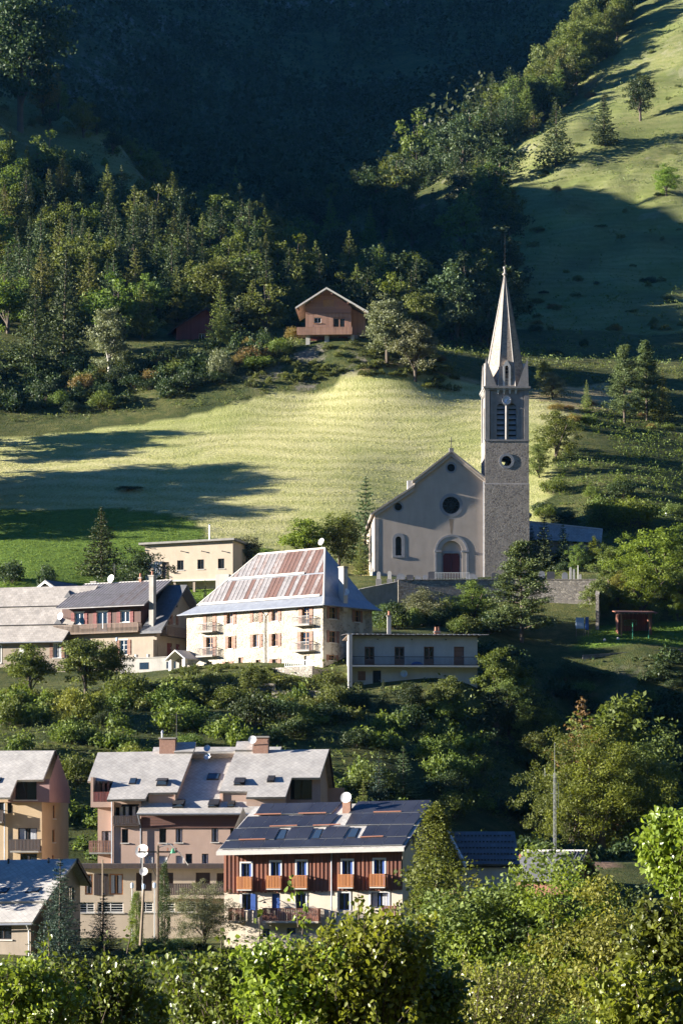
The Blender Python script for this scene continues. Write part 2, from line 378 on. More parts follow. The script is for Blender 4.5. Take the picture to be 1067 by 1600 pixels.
def gzs(x, y):
    """ground height for arrays of x, y"""
    p = np.stack([np.ravel(x) / _S, np.ravel(y) / _S], -1); out = np.empty(len(p))
    for i in range(0, len(p), 20000):
        q = p[i:i + 20000]
        out[i:i + 20000] = _k(((q[:, None] - _A[None]) ** 2).sum(-1)) @ _W[:_n] + _W[_n] + q @ _W[_n + 1:]
    return out
def gz(x, y): return float(gzs(np.array([x]), np.array([y]))[0])
def hit(px, py, d0=150, d1=2200):
    """where the ray through a photo pixel first meets the ground"""
    D = np.concatenate([np.arange(d0, 700, 1.0), np.arange(700, d1, 5.0)])
    z = gzs((px - CX) * D / FP, D); r = (HY - py) * D / FP
    k = np.nonzero(z >= r)[0]
    D = D[k[0]] if len(k) else d1
    return Vector(((px - CX) * D / FP, D, gz((px - CX) * D / FP, D)))
_tab = np.random.default_rng(3).random((256, 256))
def vnoise(x, y):
    xi = np.floor(x).astype(int); yi = np.floor(y).astype(int); fx = x - xi; fy = y - yi
    fx = fx * fx * (3 - 2 * fx); fy = fy * fy * (3 - 2 * fy)
    g = lambda a, b: _tab[a & 255, b & 255]
    return (g(xi, yi) * (1 - fx) + g(xi + 1, yi) * fx) * (1 - fy) + (g(xi, yi + 1) * (1 - fx) + g(xi + 1, yi + 1) * fx) * fy
def fbm(x, y, o=4):
    s = 0; a = 1; t = 0
    for i in range(o): s = s + a * (vnoise(x * 2 ** i + 17 * i, y * 2 ** i + 5 * i) - .5); t += a; a *= .5
    return s / t * 2
_base = gzs
def gzs(x, y):
    x = np.ravel(np.asarray(x, float)); y = np.ravel(np.asarray(y, float))
    a = np.interp(y, [-1500, -200, 0, 180, 440, 480, 650, 720, 1000, 1600], [20, 3, .35, .2, .2, .7, 1.7, 3.2, 14, 30])
    lo = np.interp(y, [690, 900], [0, 1])
    return _base(x, y) + a * (fbm(x / 9.0, y / 9.0, 4) * (1 - lo) + fbm(x / 70.0, y / 70.0, 6) * lo)

def poly_world(pp): return [(h.x, h.y) for h in (hit(*p) for p in pp)]
def inside(poly, x, y):
    x = np.asarray(x); y = np.asarray(y); r = np.zeros(x.shape, bool); n = len(poly)
    for i in range(n):
        (x0, y0), (x1, y1) = poly[i], poly[(i + 1) % n]
        c = (y0 > y) != (y1 > y)
        r ^= c & (x < (x1 - x0) * (y - y0) / ((y1 - y0) if y1 != y0 else 1e-9) + x0)
    return r
HAY = poly_world([(-40,690),(150,672),(285,655),(430,618),(560,592),(690,588),(760,605),(860,630),(905,655),(870,720),(850,800)]) + \
      [((780 - CX) * 375 / FP, 375), ((560 - CX) * 376 / FP, 376)] + poly_world([(430,862),(330,845),(300,815),(230,800),(100,798),(-40,798)])
GREEN = poly_world([(-40,798),(100,798),(230,800),(300,815),(330,845),(430,862)]) + [((430 - CX) * 362 / FP, 362), ((-40 - CX) * 345 / FP, 345)]
LAWN = [((925 - CX) * 345 / FP, 344), ((1090 - CX) * 345 / FP, 346), ((1090 - CX) * 334 / FP, 335.5), ((895 - CX) * 334 / FP, 335.5)]
LAWN2 = [(-14.5, 185), (-9.5, 185), (-9.0, 200), (-14, 200)]
DRY = poly_world([(430,612),(560,585),(700,580),(860,610),(940,600),(1010,610),(1000,640),(930,640),(905,655),(860,630),(760,605),(690,588),(560,592)])
SOIL = [P(700,1330,250).xy, P(960,1330,250).xy, P(960,1330,228).xy, P(700,1330,222).xy]

def _grid(a, segs):
    out = [a]
    for end, step in segs:
        n = max(1, int(round((end - out[-1]) / step))); out += list(np.linspace(out[-1], end, n + 1)[1:])
    return np.array(out)
gx = _grid(-900, [(-300, 50), (-130, 10), (-75, 3), (75, 1.25), (130, 3), (300, 10), (900, 50)])
gy = _grid(-1500, [(-300, 60), (0, 20), (180, 6), (480, 1.25), (720, 2.4), (1000, 6), (1600, 12), (2700, 40)])
XX, YY = np.meshgrid(gx, gy); ZZ = gzs(XX, YY).reshape(XX.shape)
nx, ny = len(gx), len(gy)
VV = np.stack([XX.ravel(), YY.ravel(), ZZ.ravel()], -1)
ii = np.arange((ny - 1) * (nx - 1)); r_, c_ = ii // (nx - 1), ii % (nx - 1)
QQ = np.stack([r_ * nx + c_, r_ * nx + c_ + 1, (r_ + 1) * nx + c_ + 1, (r_ + 1) * nx + c_], -1)
fx, fy = XX.ravel(), YY.ravel()
mk = np.zeros((len(VV), 4), np.float32); mk[:, 3] = 1
mk[:, 0] = inside(HAY, fx, fy); mk[:, 1] = inside(GREEN, fx, fy) | inside(LAWN, fx, fy) | inside(LAWN2, fx, fy); mk[:, 2] = inside(DRY, fx, fy)
mk[:, 3] = inside(SOIL, fx, fy)
PAST = [(.03 * 560, 560), (.2 * 560, 560), (.2 * 900, 900), (.075 * 900, 900), (.045 * 760, 760)]      # right-hand slope: green-gold grass, its sunlit brightness put into the colour
PAST2 = [(-75, 596), (-48, 600), (-44, 650), (-60, 690), (-100, 690), (-100, 600)]  # pasture above the wood, lightened the same way
pz_ = (inside(PAST, fx, fy) | inside(PAST2, fx, fy)) * np.clip(.55 + .6 * fbm(fx / 14, fy / 14, 4), .1, 1)
mk[:, 0] = np.maximum(mk[:, 0], .55 * pz_); mk[:, 1] = np.maximum(mk[:, 1], .28 * pz_)

def np_mesh(name, V, Q, mats, mi=None, attrs=None, smooth=False):
    me = bpy.data.meshes.new(name); V = np.asarray(V, np.float32); Q = np.asarray(Q, np.int32); k = Q.shape[1]
    me.vertices.add(len(V)); me.vertices.foreach_set('co', V.ravel())
    me.loops.add(Q.size); me.loops.foreach_set('vertex_index', Q.ravel())
    me.polygons.add(len(Q)); me.polygons.foreach_set('loop_start', np.arange(len(Q), dtype=np.int32) * k)
    me.polygons.foreach_set('loop_total', np.full(len(Q), k, np.int32))
    for m in mats: me.materials.append(m)
    if mi is not None: me.polygons.foreach_set('material_index', np.asarray(mi, np.int32))
    if smooth: me.polygons.foreach_set('use_smooth', np.ones(len(Q), bool))
    for an, (dom, typ, data) in (attrs or {}).items():
        a = me.attributes.new(an, typ, dom); a.data.foreach_set('color' if 'COLOR' in typ else 'value', np.ascontiguousarray(data, np.float32).ravel())
    me.update(calc_edges=True); me.validate()
    return me

def _terrain_mat():
    m, N, L, B = newmat('grassy_ground')
    geo = N.new('ShaderNodeNewGeometry').outputs['Position']
    at = N.new('ShaderNodeAttribute'); at.attribute_name = 'cover'
    sp = N.new('ShaderNodeSeparateColor'); L.new(at.outputs['Color'], sp.inputs[0])
    big = n_noise(N, L, geo, .09, 7, .65); mid = n_noise(N, L, geo, .7, 6, .7); fine = n_noise(N, L, geo, 3.2, 5, .75)
    # rough hillside: mixed green and straw
    rough = n_mix(N, L, n_ramp(N, L, mid, [(.35, 0.), (.65, 1.)]), (.042, .062, .016), (.125, .12, .042))
    rough = n_mix(N, L, n_ramp(N, L, big, [(.42, 0.), (.62, .85)]), rough, (.032, .046, .015))
    rough = n_mix(N, L, n_ramp(N, L, fine, [(.6, 0.), (.75, .6)]), rough, (.14, .115, .06))
    # steep ground shows stones and earth
    nrm = N.new('ShaderNodeNewGeometry').outputs['True Normal']; ns = N.new('ShaderNodeSeparateXYZ'); L.new(nrm, ns.inputs[0])
    steep = n_ramp(N, L, ns.outputs[2], [(.68, 1.), (.80, 0.)])
    rk = n_mix(N, L, mid, (.16, .14, .12), (.24, .215, .18))
    sm = N.new('ShaderNodeMath'); sm.operation = 'MULTIPLY'; L.new(steep, sm.inputs[0]); L.new(n_ramp(N, L, n_noise(N, L, geo, .16, 8, .75), [(.5, 0.), (.58, .8)]), sm.inputs[1])
    rough = n_mix(N, L, sm.outputs[0], rough, rk)
    # hay field: mown swaths following the contour, bent by noise
    pz = N.new('ShaderNodeSeparateXYZ'); L.new(geo, pz.inputs[0])
    nz = N.new('ShaderNodeMath'); nz.operation = 'MULTIPLY_ADD'; L.new(n_noise(N, L, geo, .035, 3, .5), nz.inputs[0]); nz.inputs[1].default_value = 9.0; L.new(pz.outputs[2], nz.inputs[2])
    wv = N.new('ShaderNodeMath'); wv.operation = 'MULTIPLY'; wv.inputs[1].default_value = 3.4; L.new(nz.outputs[0], wv.inputs[0])
    sn = N.new('ShaderNodeMath'); sn.operation = 'SINE'; L.new(wv.outputs[0], sn.inputs[0])
    tuft = n_noise(N, L, n_map(N, L, geo, (1.6, .6, 1)), 1.8, 6, .8)
    ad = N.new('ShaderNodeMath'); ad.operation = 'MULTIPLY_ADD'; L.new(sn.outputs[0], ad.inputs[0]); ad.inputs[1].default_value = .065; L.new(tuft, ad.inputs[2])
    hay = n_ramp(N, L, ad.outputs[0], [(.34, (.24, .245, .085)), (.46, (.37, .355, .15)), (.56, (.45, .42, .20)), (.72, (.50, .46, .25))])
    hay = n_mix(N, L, n_ramp(N, L, n_noise(N, L, geo, .05, 5, .6), [(.45, 0.), (.62, .55)]), hay, (.22, .26, .065))
    lush = n_ramp(N, L, n_noise(N, L, geo, 1.1, 7, .75), [(.3, (.065, .12, .018)), (.7, (.15, .22, .035))])
    dry = n_ramp(N, L, fine, [(.3, (.22, .17, .09)), (.7, (.42, .35, .18))])
    soil = n_ramp(N, L, mid, [(.3, (.14, .09, .06)), (.7, (.24, .16, .11))])
    c = n_mix(N, L, sp.outputs[0], rough, hay); c = n_mix(N, L, sp.outputs[1], c, lush)
    c = n_mix(N, L, sp.outputs[2], c, dry); c = n_mix(N, L, at.outputs['Alpha'], c, soil)
    L.new(c, B.inputs['Base Color']); B.inputs['Roughness'].default_value = .95; B.inputs['Specular IOR Level'].default_value = .1
    hb = N.new('ShaderNodeMath'); hb.operation = 'ADD'; L.new(fine, hb.inputs[0]); L.new(tuft, hb.inputs[1])
    n_bump(N, L, hb.outputs[0], .8, .35, B)
    return m
TERR = _terrain_mat()
cent_x = XX[:-1, :-1].ravel(); cent_y = YY[:-1, :-1].ravel()
fh = inside(HAY, cent_x, cent_y); fg = inside(GREEN, cent_x, cent_y) & ~fh; fl = inside(LAWN, cent_x, cent_y)
far = (cent_y > 720) & ~fh
for nm, sel in (('hay_meadow', fh), ('green_meadow', fg), ('lawn', fl), ('mountainside', far), ('ground', ~(fh | fg | fl | far))):
    q = QQ[sel]; used, inv = np.unique(q, return_inverse=True)
    me = np_mesh(nm, VV[used], inv.reshape(q.shape), [TERR], attrs={'cover': ('POINT', 'FLOAT_COLOR', mk[used])}, smooth=True)
    o = bpy.data.objects.new(nm, me); col.objects.link(o); tag(o, kind='structure')

# ------------------------------------------------------------------ building frame: local x along the front, y into the depth, z up
class Fr:
    def __init__(s, name, px, py, D, deg, label, cat='house', group=None):
        s.O = P(px, py, D); s.th = R(deg)
        s.root = empty(name, s.O, s.th, label, cat, group)
        s.mi = Matrix.Rotation(-s.th, 3, 'Z'); s.o = s.mi @ (-s.O)
    def ray(s, px, py): return s.mi @ Vector(((px - CX) / FP, 1, (HY - py) / FP))
    def pl(s, px, py, p0, n):
        d = s.ray(px, py); n = Vector(n); t = (Vector(p0) - s.o).dot(n) / d.dot(n); return s.o + d * t
    def F(s, px, py, v=0): return s.pl(px, py, (0, v, 0), (0, 1, 0))          # on a plane parallel to the front
    def L(s, px, py, v=0): q = s.F(px, py, v); return q.x, q.z
    def S(s, px, py, c): q = s.pl(px, py, (c, 0, 0), (1, 0, 0)); return q.y, q.z   # on a plane parallel to the side
def zoomer(sc, ox, oy): return lambda X, Y: (ox + X / sc, oy + Y / sc)
def front(v): return lambda a, d, z: (a, v + d, z)
def right(c): return lambda a, d, z: (c - d, a, z)

def rect(a0, a1, z0, z1): return [(a0, z0), (a1, z0), (a1, z1), (a0, z1)]
def fbox(mb, fn, a0, a1, z0, z1, d0, d1, mi=0):
    p = [fn(a0, d0, z0), fn(a1, d0, z0), fn(a1, d0, z1), fn(a0, d0, z1)]
    q = Vector(fn(a0, d1, z0)) - Vector(fn(a0, d0, z0)); mb.prism(p, q, mi)

def window(parent, fn, a0, a1, z0, z1, depth=.16, frame='white_paint', pane='glass', mull=1, bars=0, sill='trim', shutters=None, name='window', fw=.06, surround=None, curtain=False):
    """frame set back in its opening, with pane, sill and shutters as sub-parts"""
    mb = MB()
    fbox(mb, fn, a0 + .004, a0 + fw, z0, z1, depth - .05, depth); fbox(mb, fn, a1 - fw, a1 - .004, z0, z1, depth - .05, depth)
    fbox(mb, fn, a0 + fw, a1 - fw, z0 + .004, z0 + fw, depth - .05, depth); fbox(mb, fn, a0 + fw, a1 - fw, z1 - fw, z1 - .004, depth - .05, depth)
    for k in range(mull):
        a = a0 + (a1 - a0) * (k + 1) / (mull + 1); fbox(mb, fn, a - fw * .5, a + fw * .5, z0 + fw, z1 - fw, depth - .045, depth - .002)
    for k in range(bars):
        z = z0 + (z1 - z0) * (k + 1) / (bars + 1); fbox(mb, fn, a0 + fw, a1 - fw, z - .02, z + .02, depth - .04, depth - .004)
    w = mb.build(name, frame, parent)
    p = MB(); fbox(p, fn, a0 + .002, a1 - .002, z0 + .002, z1 - .002, depth - .015, depth + .03); p.build('pane', pane, w)
    if curtain:
        q = MB()
        for s0, s1 in ((.06, .36), (.64, .94)):
            n = 5
            for k in range(n):
                aa = a0 + (a1 - a0) * (s0 + (s1 - s0) * k / n); ab = a0 + (a1 - a0) * (s0 + (s1 - s0) * (k + 1) / n)
                fbox(q, fn, aa, ab, z0 + fw, z1 - fw, depth - .022 - .008 * (k % 2), depth - .01)
        q.build('curtain', 'curtain', w)
    if sill:
        s_ = MB(); fbox(s_, fn, a0 - .10, a1 + .10, z0 - .09, z0, -.09, depth - .02); s_.build('sill', sill, w)
    if surround:
        s_ = MB(); b = .11
        fbox(s_, fn, a0 - b, a0, z0, z1 + b, -.035, .02); fbox(s_, fn, a1, a1 + b, z0, z1 + b, -.035, .02); fbox(s_, fn, a0, a1, z1, z1 + b, -.034, .02)
        s_.build('surround', surround, w)
    if shutters:
        mt, wid = shutters
        for sd in (-1, 1):
            q = MB(); b0, b1 = (a0 - wid - .02, a0 - .02) if sd < 0 else (a1 + .02, a1 + wid + .02)
            fbox(q, fn, b0, b1, z0 - .02, z1 + .02, -.07, -.025)
            for t in (.18, .5, .82): fbox(q, fn, b0 + .03, b1 - .03, z0 + (z1 - z0) * t - .05, z0 + (z1 - z0) * t + .05, -.095, -.07)
            q.build('shutter', mt, w)
    return w

def door(parent, fn, a0, a1, z0, z1, mat='dark_wood', depth=.16, name='door', panels=2):
    mb = MB(); fbox(mb, fn, a0 + .003, a1 - .003, z0, z1 - .003, depth - .03, depth + .04)
    for k in range(panels):
        za = z0 + (z1 - z0) * (k + .12) / panels; zb = z0 + (z1 - z0) * (k + .9) / panels
        fbox(mb, fn, a0 + (a1 - a0) * .16, a0 + (a1 - a0) * .84, za, zb, depth - .05, depth - .03)
    d = mb.build(name, mat, parent)
    h = MB(); fbox(h, fn, a1 - .16, a1 - .12, z0 + .95, z0 + 1.1, depth - .10, depth - .02); h.build('handle', 'steel', d)
    return d

def rail(mb, fn, a0, a1, z0, h, d, step=.14, r=.012, solid=0, mi=0, ends=None):
    """railing at depth d (negative = in front of wall) with returns to the wall"""
    fbox(mb, fn, a0, a1, z0 + h - .06, z0 + h, d - .03, d + .03, mi); fbox(mb, fn, a0, a1, z0 + .06, z0 + .1, d - .02, d + .02, mi)
    n = max(2, int((a1 - a0) / step))
    for k in range(n + 1):
        a = a0 + (a1 - a0) * k / n
        if solid: fbox(mb, fn, a - step * solid * .5, a + step * solid * .5, z0 + .02, z0 + h - .02, d - .018, d + .012, mi)
        else: fbox(mb, fn, a - r, a + r, z0, z0 + h, d - r, d + r, mi)
    if ends is not None:
        for a in (a0, a1):
            fbox(mb, fn, a - .02, a + .02, z0 + h - .06, z0 + h, d, ends, mi); m = max(1, int(abs(ends - d) / step))
            for k in range(1, m): 
                dd = d + (ends - d) * k / m; w_ = step * solid * .5 if solid else r
                fbox(mb, fn, a - .014, a + .014, z0 + .02, z0 + h - .02, dd - w_, dd + w_, mi)

def balcony(parent, fn, a0, a1, z, depth=1.0, h=1.0, slab='concrete', railm='iron', step=.14, solid=0, t=.14):
    m = MB(); fbox(m, fn, a0, a1, z - t, z, -depth, .05); b = m.build('balcony', slab, parent)
    m = MB(); rail(m, fn, a0 + .03, a1 - .03, z, h, -depth + .06, step, .012, solid, 0, 0.0); m.build('railing', railm, b)
    return b

def dish(parent, c, r=.5, face=(-.3, -1, .35), name='satellite_dish', mat='white_paint', stem=None):
    """dish bowl, feed arm and mast"""
    c = Vector(c); f = Vector(face).normalized(); a = f.orthogonal().normalized(); b = f.cross(a)
    m = MB(); n = 20; rows = 5; i0 = len(m.v)
    for back in (0, -.015):
        for j in range(rows + 1):
            rr = r * j / rows; dd = .22 * r * (j / rows) ** 2 + back
            for k in range(n): t = 2 * math.pi * k / n; m.v.append(tuple(c + a * rr * math.cos(t) + b * rr * math.sin(t) + f * dd))
    for g in (0, 1):
        o_ = g * (rows + 1) * n
        for j in range(rows):
            for k in range(n): m.f.append((o_ + j * n + k, o_ + j * n + (k + 1) % n, o_ + (j + 1) * n + (k + 1) % n, o_ + (j + 1) * n + k)); m.m.append(0)
    d = m.build(name, mat, parent, True)
    q = MB(); q.tube(c - b * r * .9 * (1 if b.z > 0 else -1), c + f * r * .9, .018, .018, 6); q.tube(c + f * r * .82, c + f * r, .05, .05, 8)
    if stem is not None: q.tube(c - f * .02, stem, .03, .03, 8)
    q.build('dish_mount', 'steel', d)
    return d

def chimney(parent, x0, x1, y0, y1, z0, z1, mat='brick', pots=1, name='chimney'):
    m = MB(); m.box(x0, x1, y0, y1, z0, z1); c = m.build(name, mat, parent)
    m = MB(); m.box(x0 - .08, x1 + .08, y0 - .08, y1 + .08, z1 - .02, z1 + .12); m.build('cap', 'concrete', c)
    for k in range(pots):
        x = x0 + (x1 - x0) * (k + .5) / pots; m = MB(); m.lathe([(.13, 0), (.15, .1), (.11, .45), (.14, .5)], (x, (y0 + y1) / 2, z1 + .1), 10); m.build('chimney_pot', 'terracotta', c)
    return c

def skylight(parent, pts, nrm, mat='glass_blue', lift=.08, opened=0):
    """roof window: raised frame on the slope pts (4 points, ccw) plus glass"""
    pts = [Vector(p) for p in pts]; nrm = Vector(nrm).normalized(); cc = sum(pts, Vector()) / 4
    m = MB(); m.prism([p - nrm * .1 for p in pts], nrm * (lift + .1)); w = m.build('roof_window', 'iron', parent)
    g = MB(); inn = [cc + (p - cc) * .82 + nrm * (lift + .006) for p in pts]
    g.prism(inn, nrm * .012); g.build('pane', mat, w)
    if opened:
        q = MB(); top = [pts[3], pts[2]]; a = [pts[0] + nrm * opened, pts[1] + nrm * opened, pts[2] + nrm * .12, pts[3] + nrm * .12]
        q.prism(a, nrm * .05); q.build('sash', 'iron', w)
    return w

def gutter(parent, p0, p1, r=.07, mat='zinc', name='gutter'):
    m = MB(); m.tube(p0, p1, r, r, 8); return m.build(name, mat, parent)
# ================================================================== CHURCH
def build_church():
    f = Fr('church', 585, 925, 365, 2.0, 'tan rendered church with red arched door, oculus windows and square stone bell tower with spire', 'church')
    rt = f.root; L = f.L; fn = front(0)
    A = lambda px, py: L(px, py)
    x0 = A(585, 850)[0]; xr = A(762, 850)[0]
    le, l1, l2, ap, re = A(585, 802), A(647, 761), A(647, 752), A(704.6, 707), A(762, 752)
    base = -3.0
    outer = [(x0, base), (xr, base), (xr, re[1]), ap, l2, l1, (x0, le[1])]
    def circ(px, py, r, n=24):
        c = A(px, py); k = r * 365 / FP; return c, k, [(c[0] + k * math.cos(2 * math.pi * i / n), c[1] + k * math.sin(2 * math.pi * i / n)) for i in range(n)]
    c1 = circ(704.6, 730.7, 6.2); c2 = circ(704.6, 789.3, 13.5); c3 = circ(622, 791.8, 6.0)
    def arch(pxa, pxb, pyt, pyb, n=12):
        a, zt = A(pxa, pyt); b, zb = A(pxb, pyb); r = (b - a) / 2; zc = zt - r
        return [(a, zb), (b, zb)] + [((a + b) / 2 + r * math.cos(math.pi * i / n), zc + r * math.sin(math.pi * i / n)) for i in range(n + 1)], (a, b, zb, zc, r)
    wn_, wi = arch(617.8, 627.2, 838, 868); pt, pi_ = arch(689, 721.5, 845, 920)
    W = MB(); W.hole_wall(outer, [c1[2], c2[2], c3[2], wn_, pt], fn, .45)
    depth = 24.0
    W.face([(x0, 0, base), (x0, depth, base), (x0, depth, le[1]), (x0, 0, le[1])])          # left wall
    W.face([(l2[0], 0, l1[1]), (l2[0], depth, l1[1]), (l2[0], depth, l2[1]), (l2[0], 0, l2[1])])
    xr2 = 2 * ap[0] - x0
    W.face([(xr, .3, base), (xr2, .3, base), (xr2, .3, le[1]), (2 * ap[0] - l1[0], .3, l1[1]), (xr, .3, l1[1])])
    W.face([(xr2, .3, base), (xr2, depth, base), (xr2, depth, le[1]), (xr2, .3, le[1])])
    W.face([(x0, depth, base), (xr2, depth, base), (xr2, depth, le[1]), (ap[0], depth, ap[1]), (x0, depth, le[1])])
    W.build('wall', 'plaster_tan', rt)
    # roofs: nave and left aisle, each with a verge standing proud of the front
    ov, t = .45, .28
    def slope(p, q, name, out=.6):
        p = Vector((p[0], 0, p[1])); q = Vector((q[0], 0, q[1])); d = (q - p).normalized(); p = p - d * out
        m = MB(); m.prism([(p.x, -ov, p.z), (q.x, -ov, q.z), (q.x, depth + .3, q.z), (p.x, depth + .3, p.z)], (0, 0, t)); return m.build(name, ['slate_old'], rt)
    r1 = slope(l2, (ap[0], ap[1] - .0), 'nave_roof', .35); slope((2 * ap[0] - l2[0], l2[1]), (ap[0], ap[1]), 'nave_roof', .35)
    slope(le, l1, 'aisle_roof'); slope((xr2, le[1]), (2 * ap[0] - l1[0], l1[1]), 'aisle_roof')
    # verge moulding
    for p, q in ((l2, ap), (re, ap), (le, l1)):
        m = MB(); P0 = Vector((p[0], 0, p[1])); Q0 = Vector((q[0], 0, q[1])); up = Vector((0, 0, -.5))
        m.prism([P0 + Vector((0, -.3, 0)), Q0 + Vector((0, -.3, 0)), Q0 + Vector((0, -.3, 0)) + up, P0 + Vector((0, -.3, 0)) + up], (0, .298, 0)); m.build('verge_moulding', 'plaster_tan', rt)
    m = MB(); fbox(m, fn, x0 + .005, x0 + .55, base + .3, le[1] - .7, -.03, .1); m.build('quoin_strip', 'ashlar', rt)
    m = MB(); m.box(l2[0] - .9, l2[0] - .02, -.1, 1.2, l1[1] - .3, l2[1] + .1); m.build('kneeler', 'marble', rt)
    for c, k, nm in ((c1, 1.45, 'oculus'), (c2, 1.36, 'rose_window'), (c3, 1.42, 'oculus')):
        m = MB(); m.ring(c[0][0], c[0][1], c[1], c[1] * k, fn, -.035, .05); s_ = m.build(nm, 'ashlar_grey', rt)
        m = MB(); m.prism([(a, .30, z) for a, z in c[2]], (0, .1, 0)); m.build('pane', 'glass', s_)
        if nm == 'rose_window':
            m = MB()
            for i in range(6):
                t_ = math.pi * i / 6; d_ = Vector((math.cos(t_), 0, math.sin(t_))) * c[1] * .98; cc = Vector((c[0][0], .27, c[0][1])); m.tube(cc - d_, cc + d_, .03, .03, 6)
            m.ring(c[0][0], c[0][1], c[1] * .45, c[1] * .50, fn, .24, .3); m.build('tracery', 'iron', s_)
    a_, z1_ = A(700, 811); b_, z0_ = A(709, 836); m = MB(); m.prism([(a_ + .12, -.003, z1_), (b_ - .1, -.003, z1_), (b_ - .18, -.003, z0_ + .9), (b_ - .3, -.003, z0_), (a_ + .3, -.003, z0_ + .3), (a_ + .22, -.003, z0_ + 1.2)], (0, .006, 0)); m.build('rust_stain', 'stain', rt)
    # lancet window
    a, b, zb, zc, r = wi; m = MB(); k = .42
    m.ring((a + b) / 2, zc, r, r + k, fn, -.03, .05, 16, 0, math.pi); fbox(m, fn, a - k, a, zb, zc, -.03, .05); fbox(m, fn, b, b + k, zb, zc, -.03, .05); fbox(m, fn, a - k, b + k, zb - .3, zb, -.1, .05)
    s_ = m.build('lancet_window', 'ashlar_grey', rt); m = MB(); m.prism([(q[0], .3, q[1]) for q in wn_], (0, .08, 0)); m.build('pane', 'glass', s_)
    # portal: stepped arch, tympanum, red door
    a, b, zb, zc, r = pi_; m = MB()
    for i, (q, d0) in enumerate(((.0, .10), (.28, .02), (.56, -.05))):
        r0 = r + q; m.ring((a + b) / 2, zc, r0, r0 + .28, fn, d0, .2, 24, 0, math.pi)
        fbox(m, fn, (a + b) / 2 - r0 - .28, (a + b) / 2 - r0, zb, zc, d0, .2); fbox(m, fn, (a + b) / 2 + r0, (a + b) / 2 + r0 + .28, zb, zc, d0, .2)
    for sd in (-1, 1): cxx = (a + b) / 2 + sd * (r + .42); fbox(m, fn, cxx - .5, cxx + .5, zc - .12, zc + .12, -.1, .2)
    por = m.build('portal', 'ashlar_grey', rt)
    m = MB(); m.prism([(q[0], .34, q[1]) for q in pt], (0, .1, 0)); m.build('tympanum', 'plaster_tan', por)
    da, dz = A(692, 864.5); db, _ = A(718, 864.5)
    m = MB(); fbox(m, fn, da - .28, da, zb, dz, .16, .36); fbox(m, fn, db, db + .28, zb, dz, .16, .36); fbox(m, fn, da - .28, db + .28, dz, dz + .3, .15, .36); m.build('door_frame', 'ashlar_grey', por)
    c45 = .3
    for s0, s1 in ((da, (da + db) / 2 - .01), ((da + db) / 2 + .01, db)):
        m = MB(); 
        pts = [(s0, .24, zb), (s1, .24, zb), (s1, .24, dz), (s0, .24, dz)]
        pts = [(s0, .24, zb), (s1, .24, zb), (s1, .24, dz - (c45 if s1 == db else 0)), (s1 - (c45 if s1 == db else 0), .24, dz), (s0 + (c45 if s0 == da else 0), .24, dz), (s0, .24, dz - (c45 if s0 == da else 0))]
        pts = [p for i, p in enumerate(pts) if p != pts[i - 1]]
        m.prism(pts, (0, .08, 0))
        for q in range(3): fbox(m, fn, s0 + .12, s1 - .12, zb + .5 + q * 1.25, zb + 1.5 + q * 1.25, .215, .25)
        m.build('door_leaf', 'door_red', por)
    # roof cross
    m = MB(); m.box(ap[0] - .3, ap[0] + .3, -.35, .25, ap[1] + .1, ap[1] + .55); m.build('cross_plinth', 'ashlar', rt)
    m = MB(); z = ap[1] + .5; m.tube((ap[0], -.05, z), (ap[0], -.05, z + 1.5), .05); m.tube((ap[0] - .38, -.05, z + 1.0), (ap[0] + .38, -.05, z + 1.0), .045)
    m.build('gable_cross', 'iron', rt)
    # downpipe against the tower
    m = MB(); m.tube((xr - .55, -.12, re[1]), (xr - .55, -.12, base + .5), .07); m.build('downpipe', 'zinc', rt)
    # ---------------- bell tower, standing slightly in front of the facade
    fy = -.5; T = lambda px, py: L(px, py, fy); tf = front(fy)
    x0, _ = T(757.3, 800); x1, _ = T(825.8, 800); w = x1 - x0; d = w
    zb, zl, zs, zt = base, T(790, 757)[1], T(790, 688)[1], T(790, 607)[1]
    oc = T(791, 720.3); orr = 8 * 364.5 / FP
    hole = [(oc[0] + orr * math.cos(2 * math.pi * i / 24), oc[1] + orr * math.sin(2 * math.pi * i / 24)) for i in range(24)]
    # lower shaft, a hand wider than the stage above
    m = MB(); m.box(x0 - .06, x1 + .06, fy - .06, fy + d + .06, zb, zl); tw = m.build('tower_shaft', 'tower_stone', rt)
    m = MB(); ch = .06
    m.prism([(x0 - .06, fy - .06, zl), (x1 + .06, fy - .06, zl), (x1, fy, zl + .2), (x0, fy, zl + .2)], (0, .02, .0)); m.build('offset_course', 'ashlar', tw)
    m = MB(); th = .9
    m.hole_wall([(x0, zl), (x1, zl), (x1, zs), (x0, zs)], [hole], tf, th)
    m.hole_wall([(x0, zl), (x1, zl), (x1, zs), (x0, zs)], [hole], lambda a, dd, z: (a, fy + d - dd, z), th)
    m.face([(x0, fy, zl), (x0, fy + d, zl), (x0, fy + d, zs), (x0, fy, zs)]); m.face([(x1, fy, zl), (x1, fy + d, zl), (x1, fy + d, zs), (x1, fy, zs)])
    m.face([(x0, fy, zs), (x1, fy, zs), (x1, fy + d, zs), (x0, fy + d, zs)]); m.face([(x0, fy, zl), (x1, fy, zl), (x1, fy + d, zl), (x0, fy + d, zl)])
    st = m.build('clock_stage', 'tower_stone', rt)
    m = MB(); m.ring(oc[0], oc[1], orr, orr * 1.5, tf, -.05, .05); m.build('oculus_surround', 'ashlar_grey', st)
    m = MB(); bz = oc[1] - orr * 1.0; m.lathe([(.32, 0), (.28, .1), (.2, .4), (.1, .52)], (oc[0], fy + .45, bz), 14); m.tube((oc[0], fy + .45, bz - .3), (oc[0], fy + .45, bz + .1), .035); m.build('small_bell', 'bronze', st)
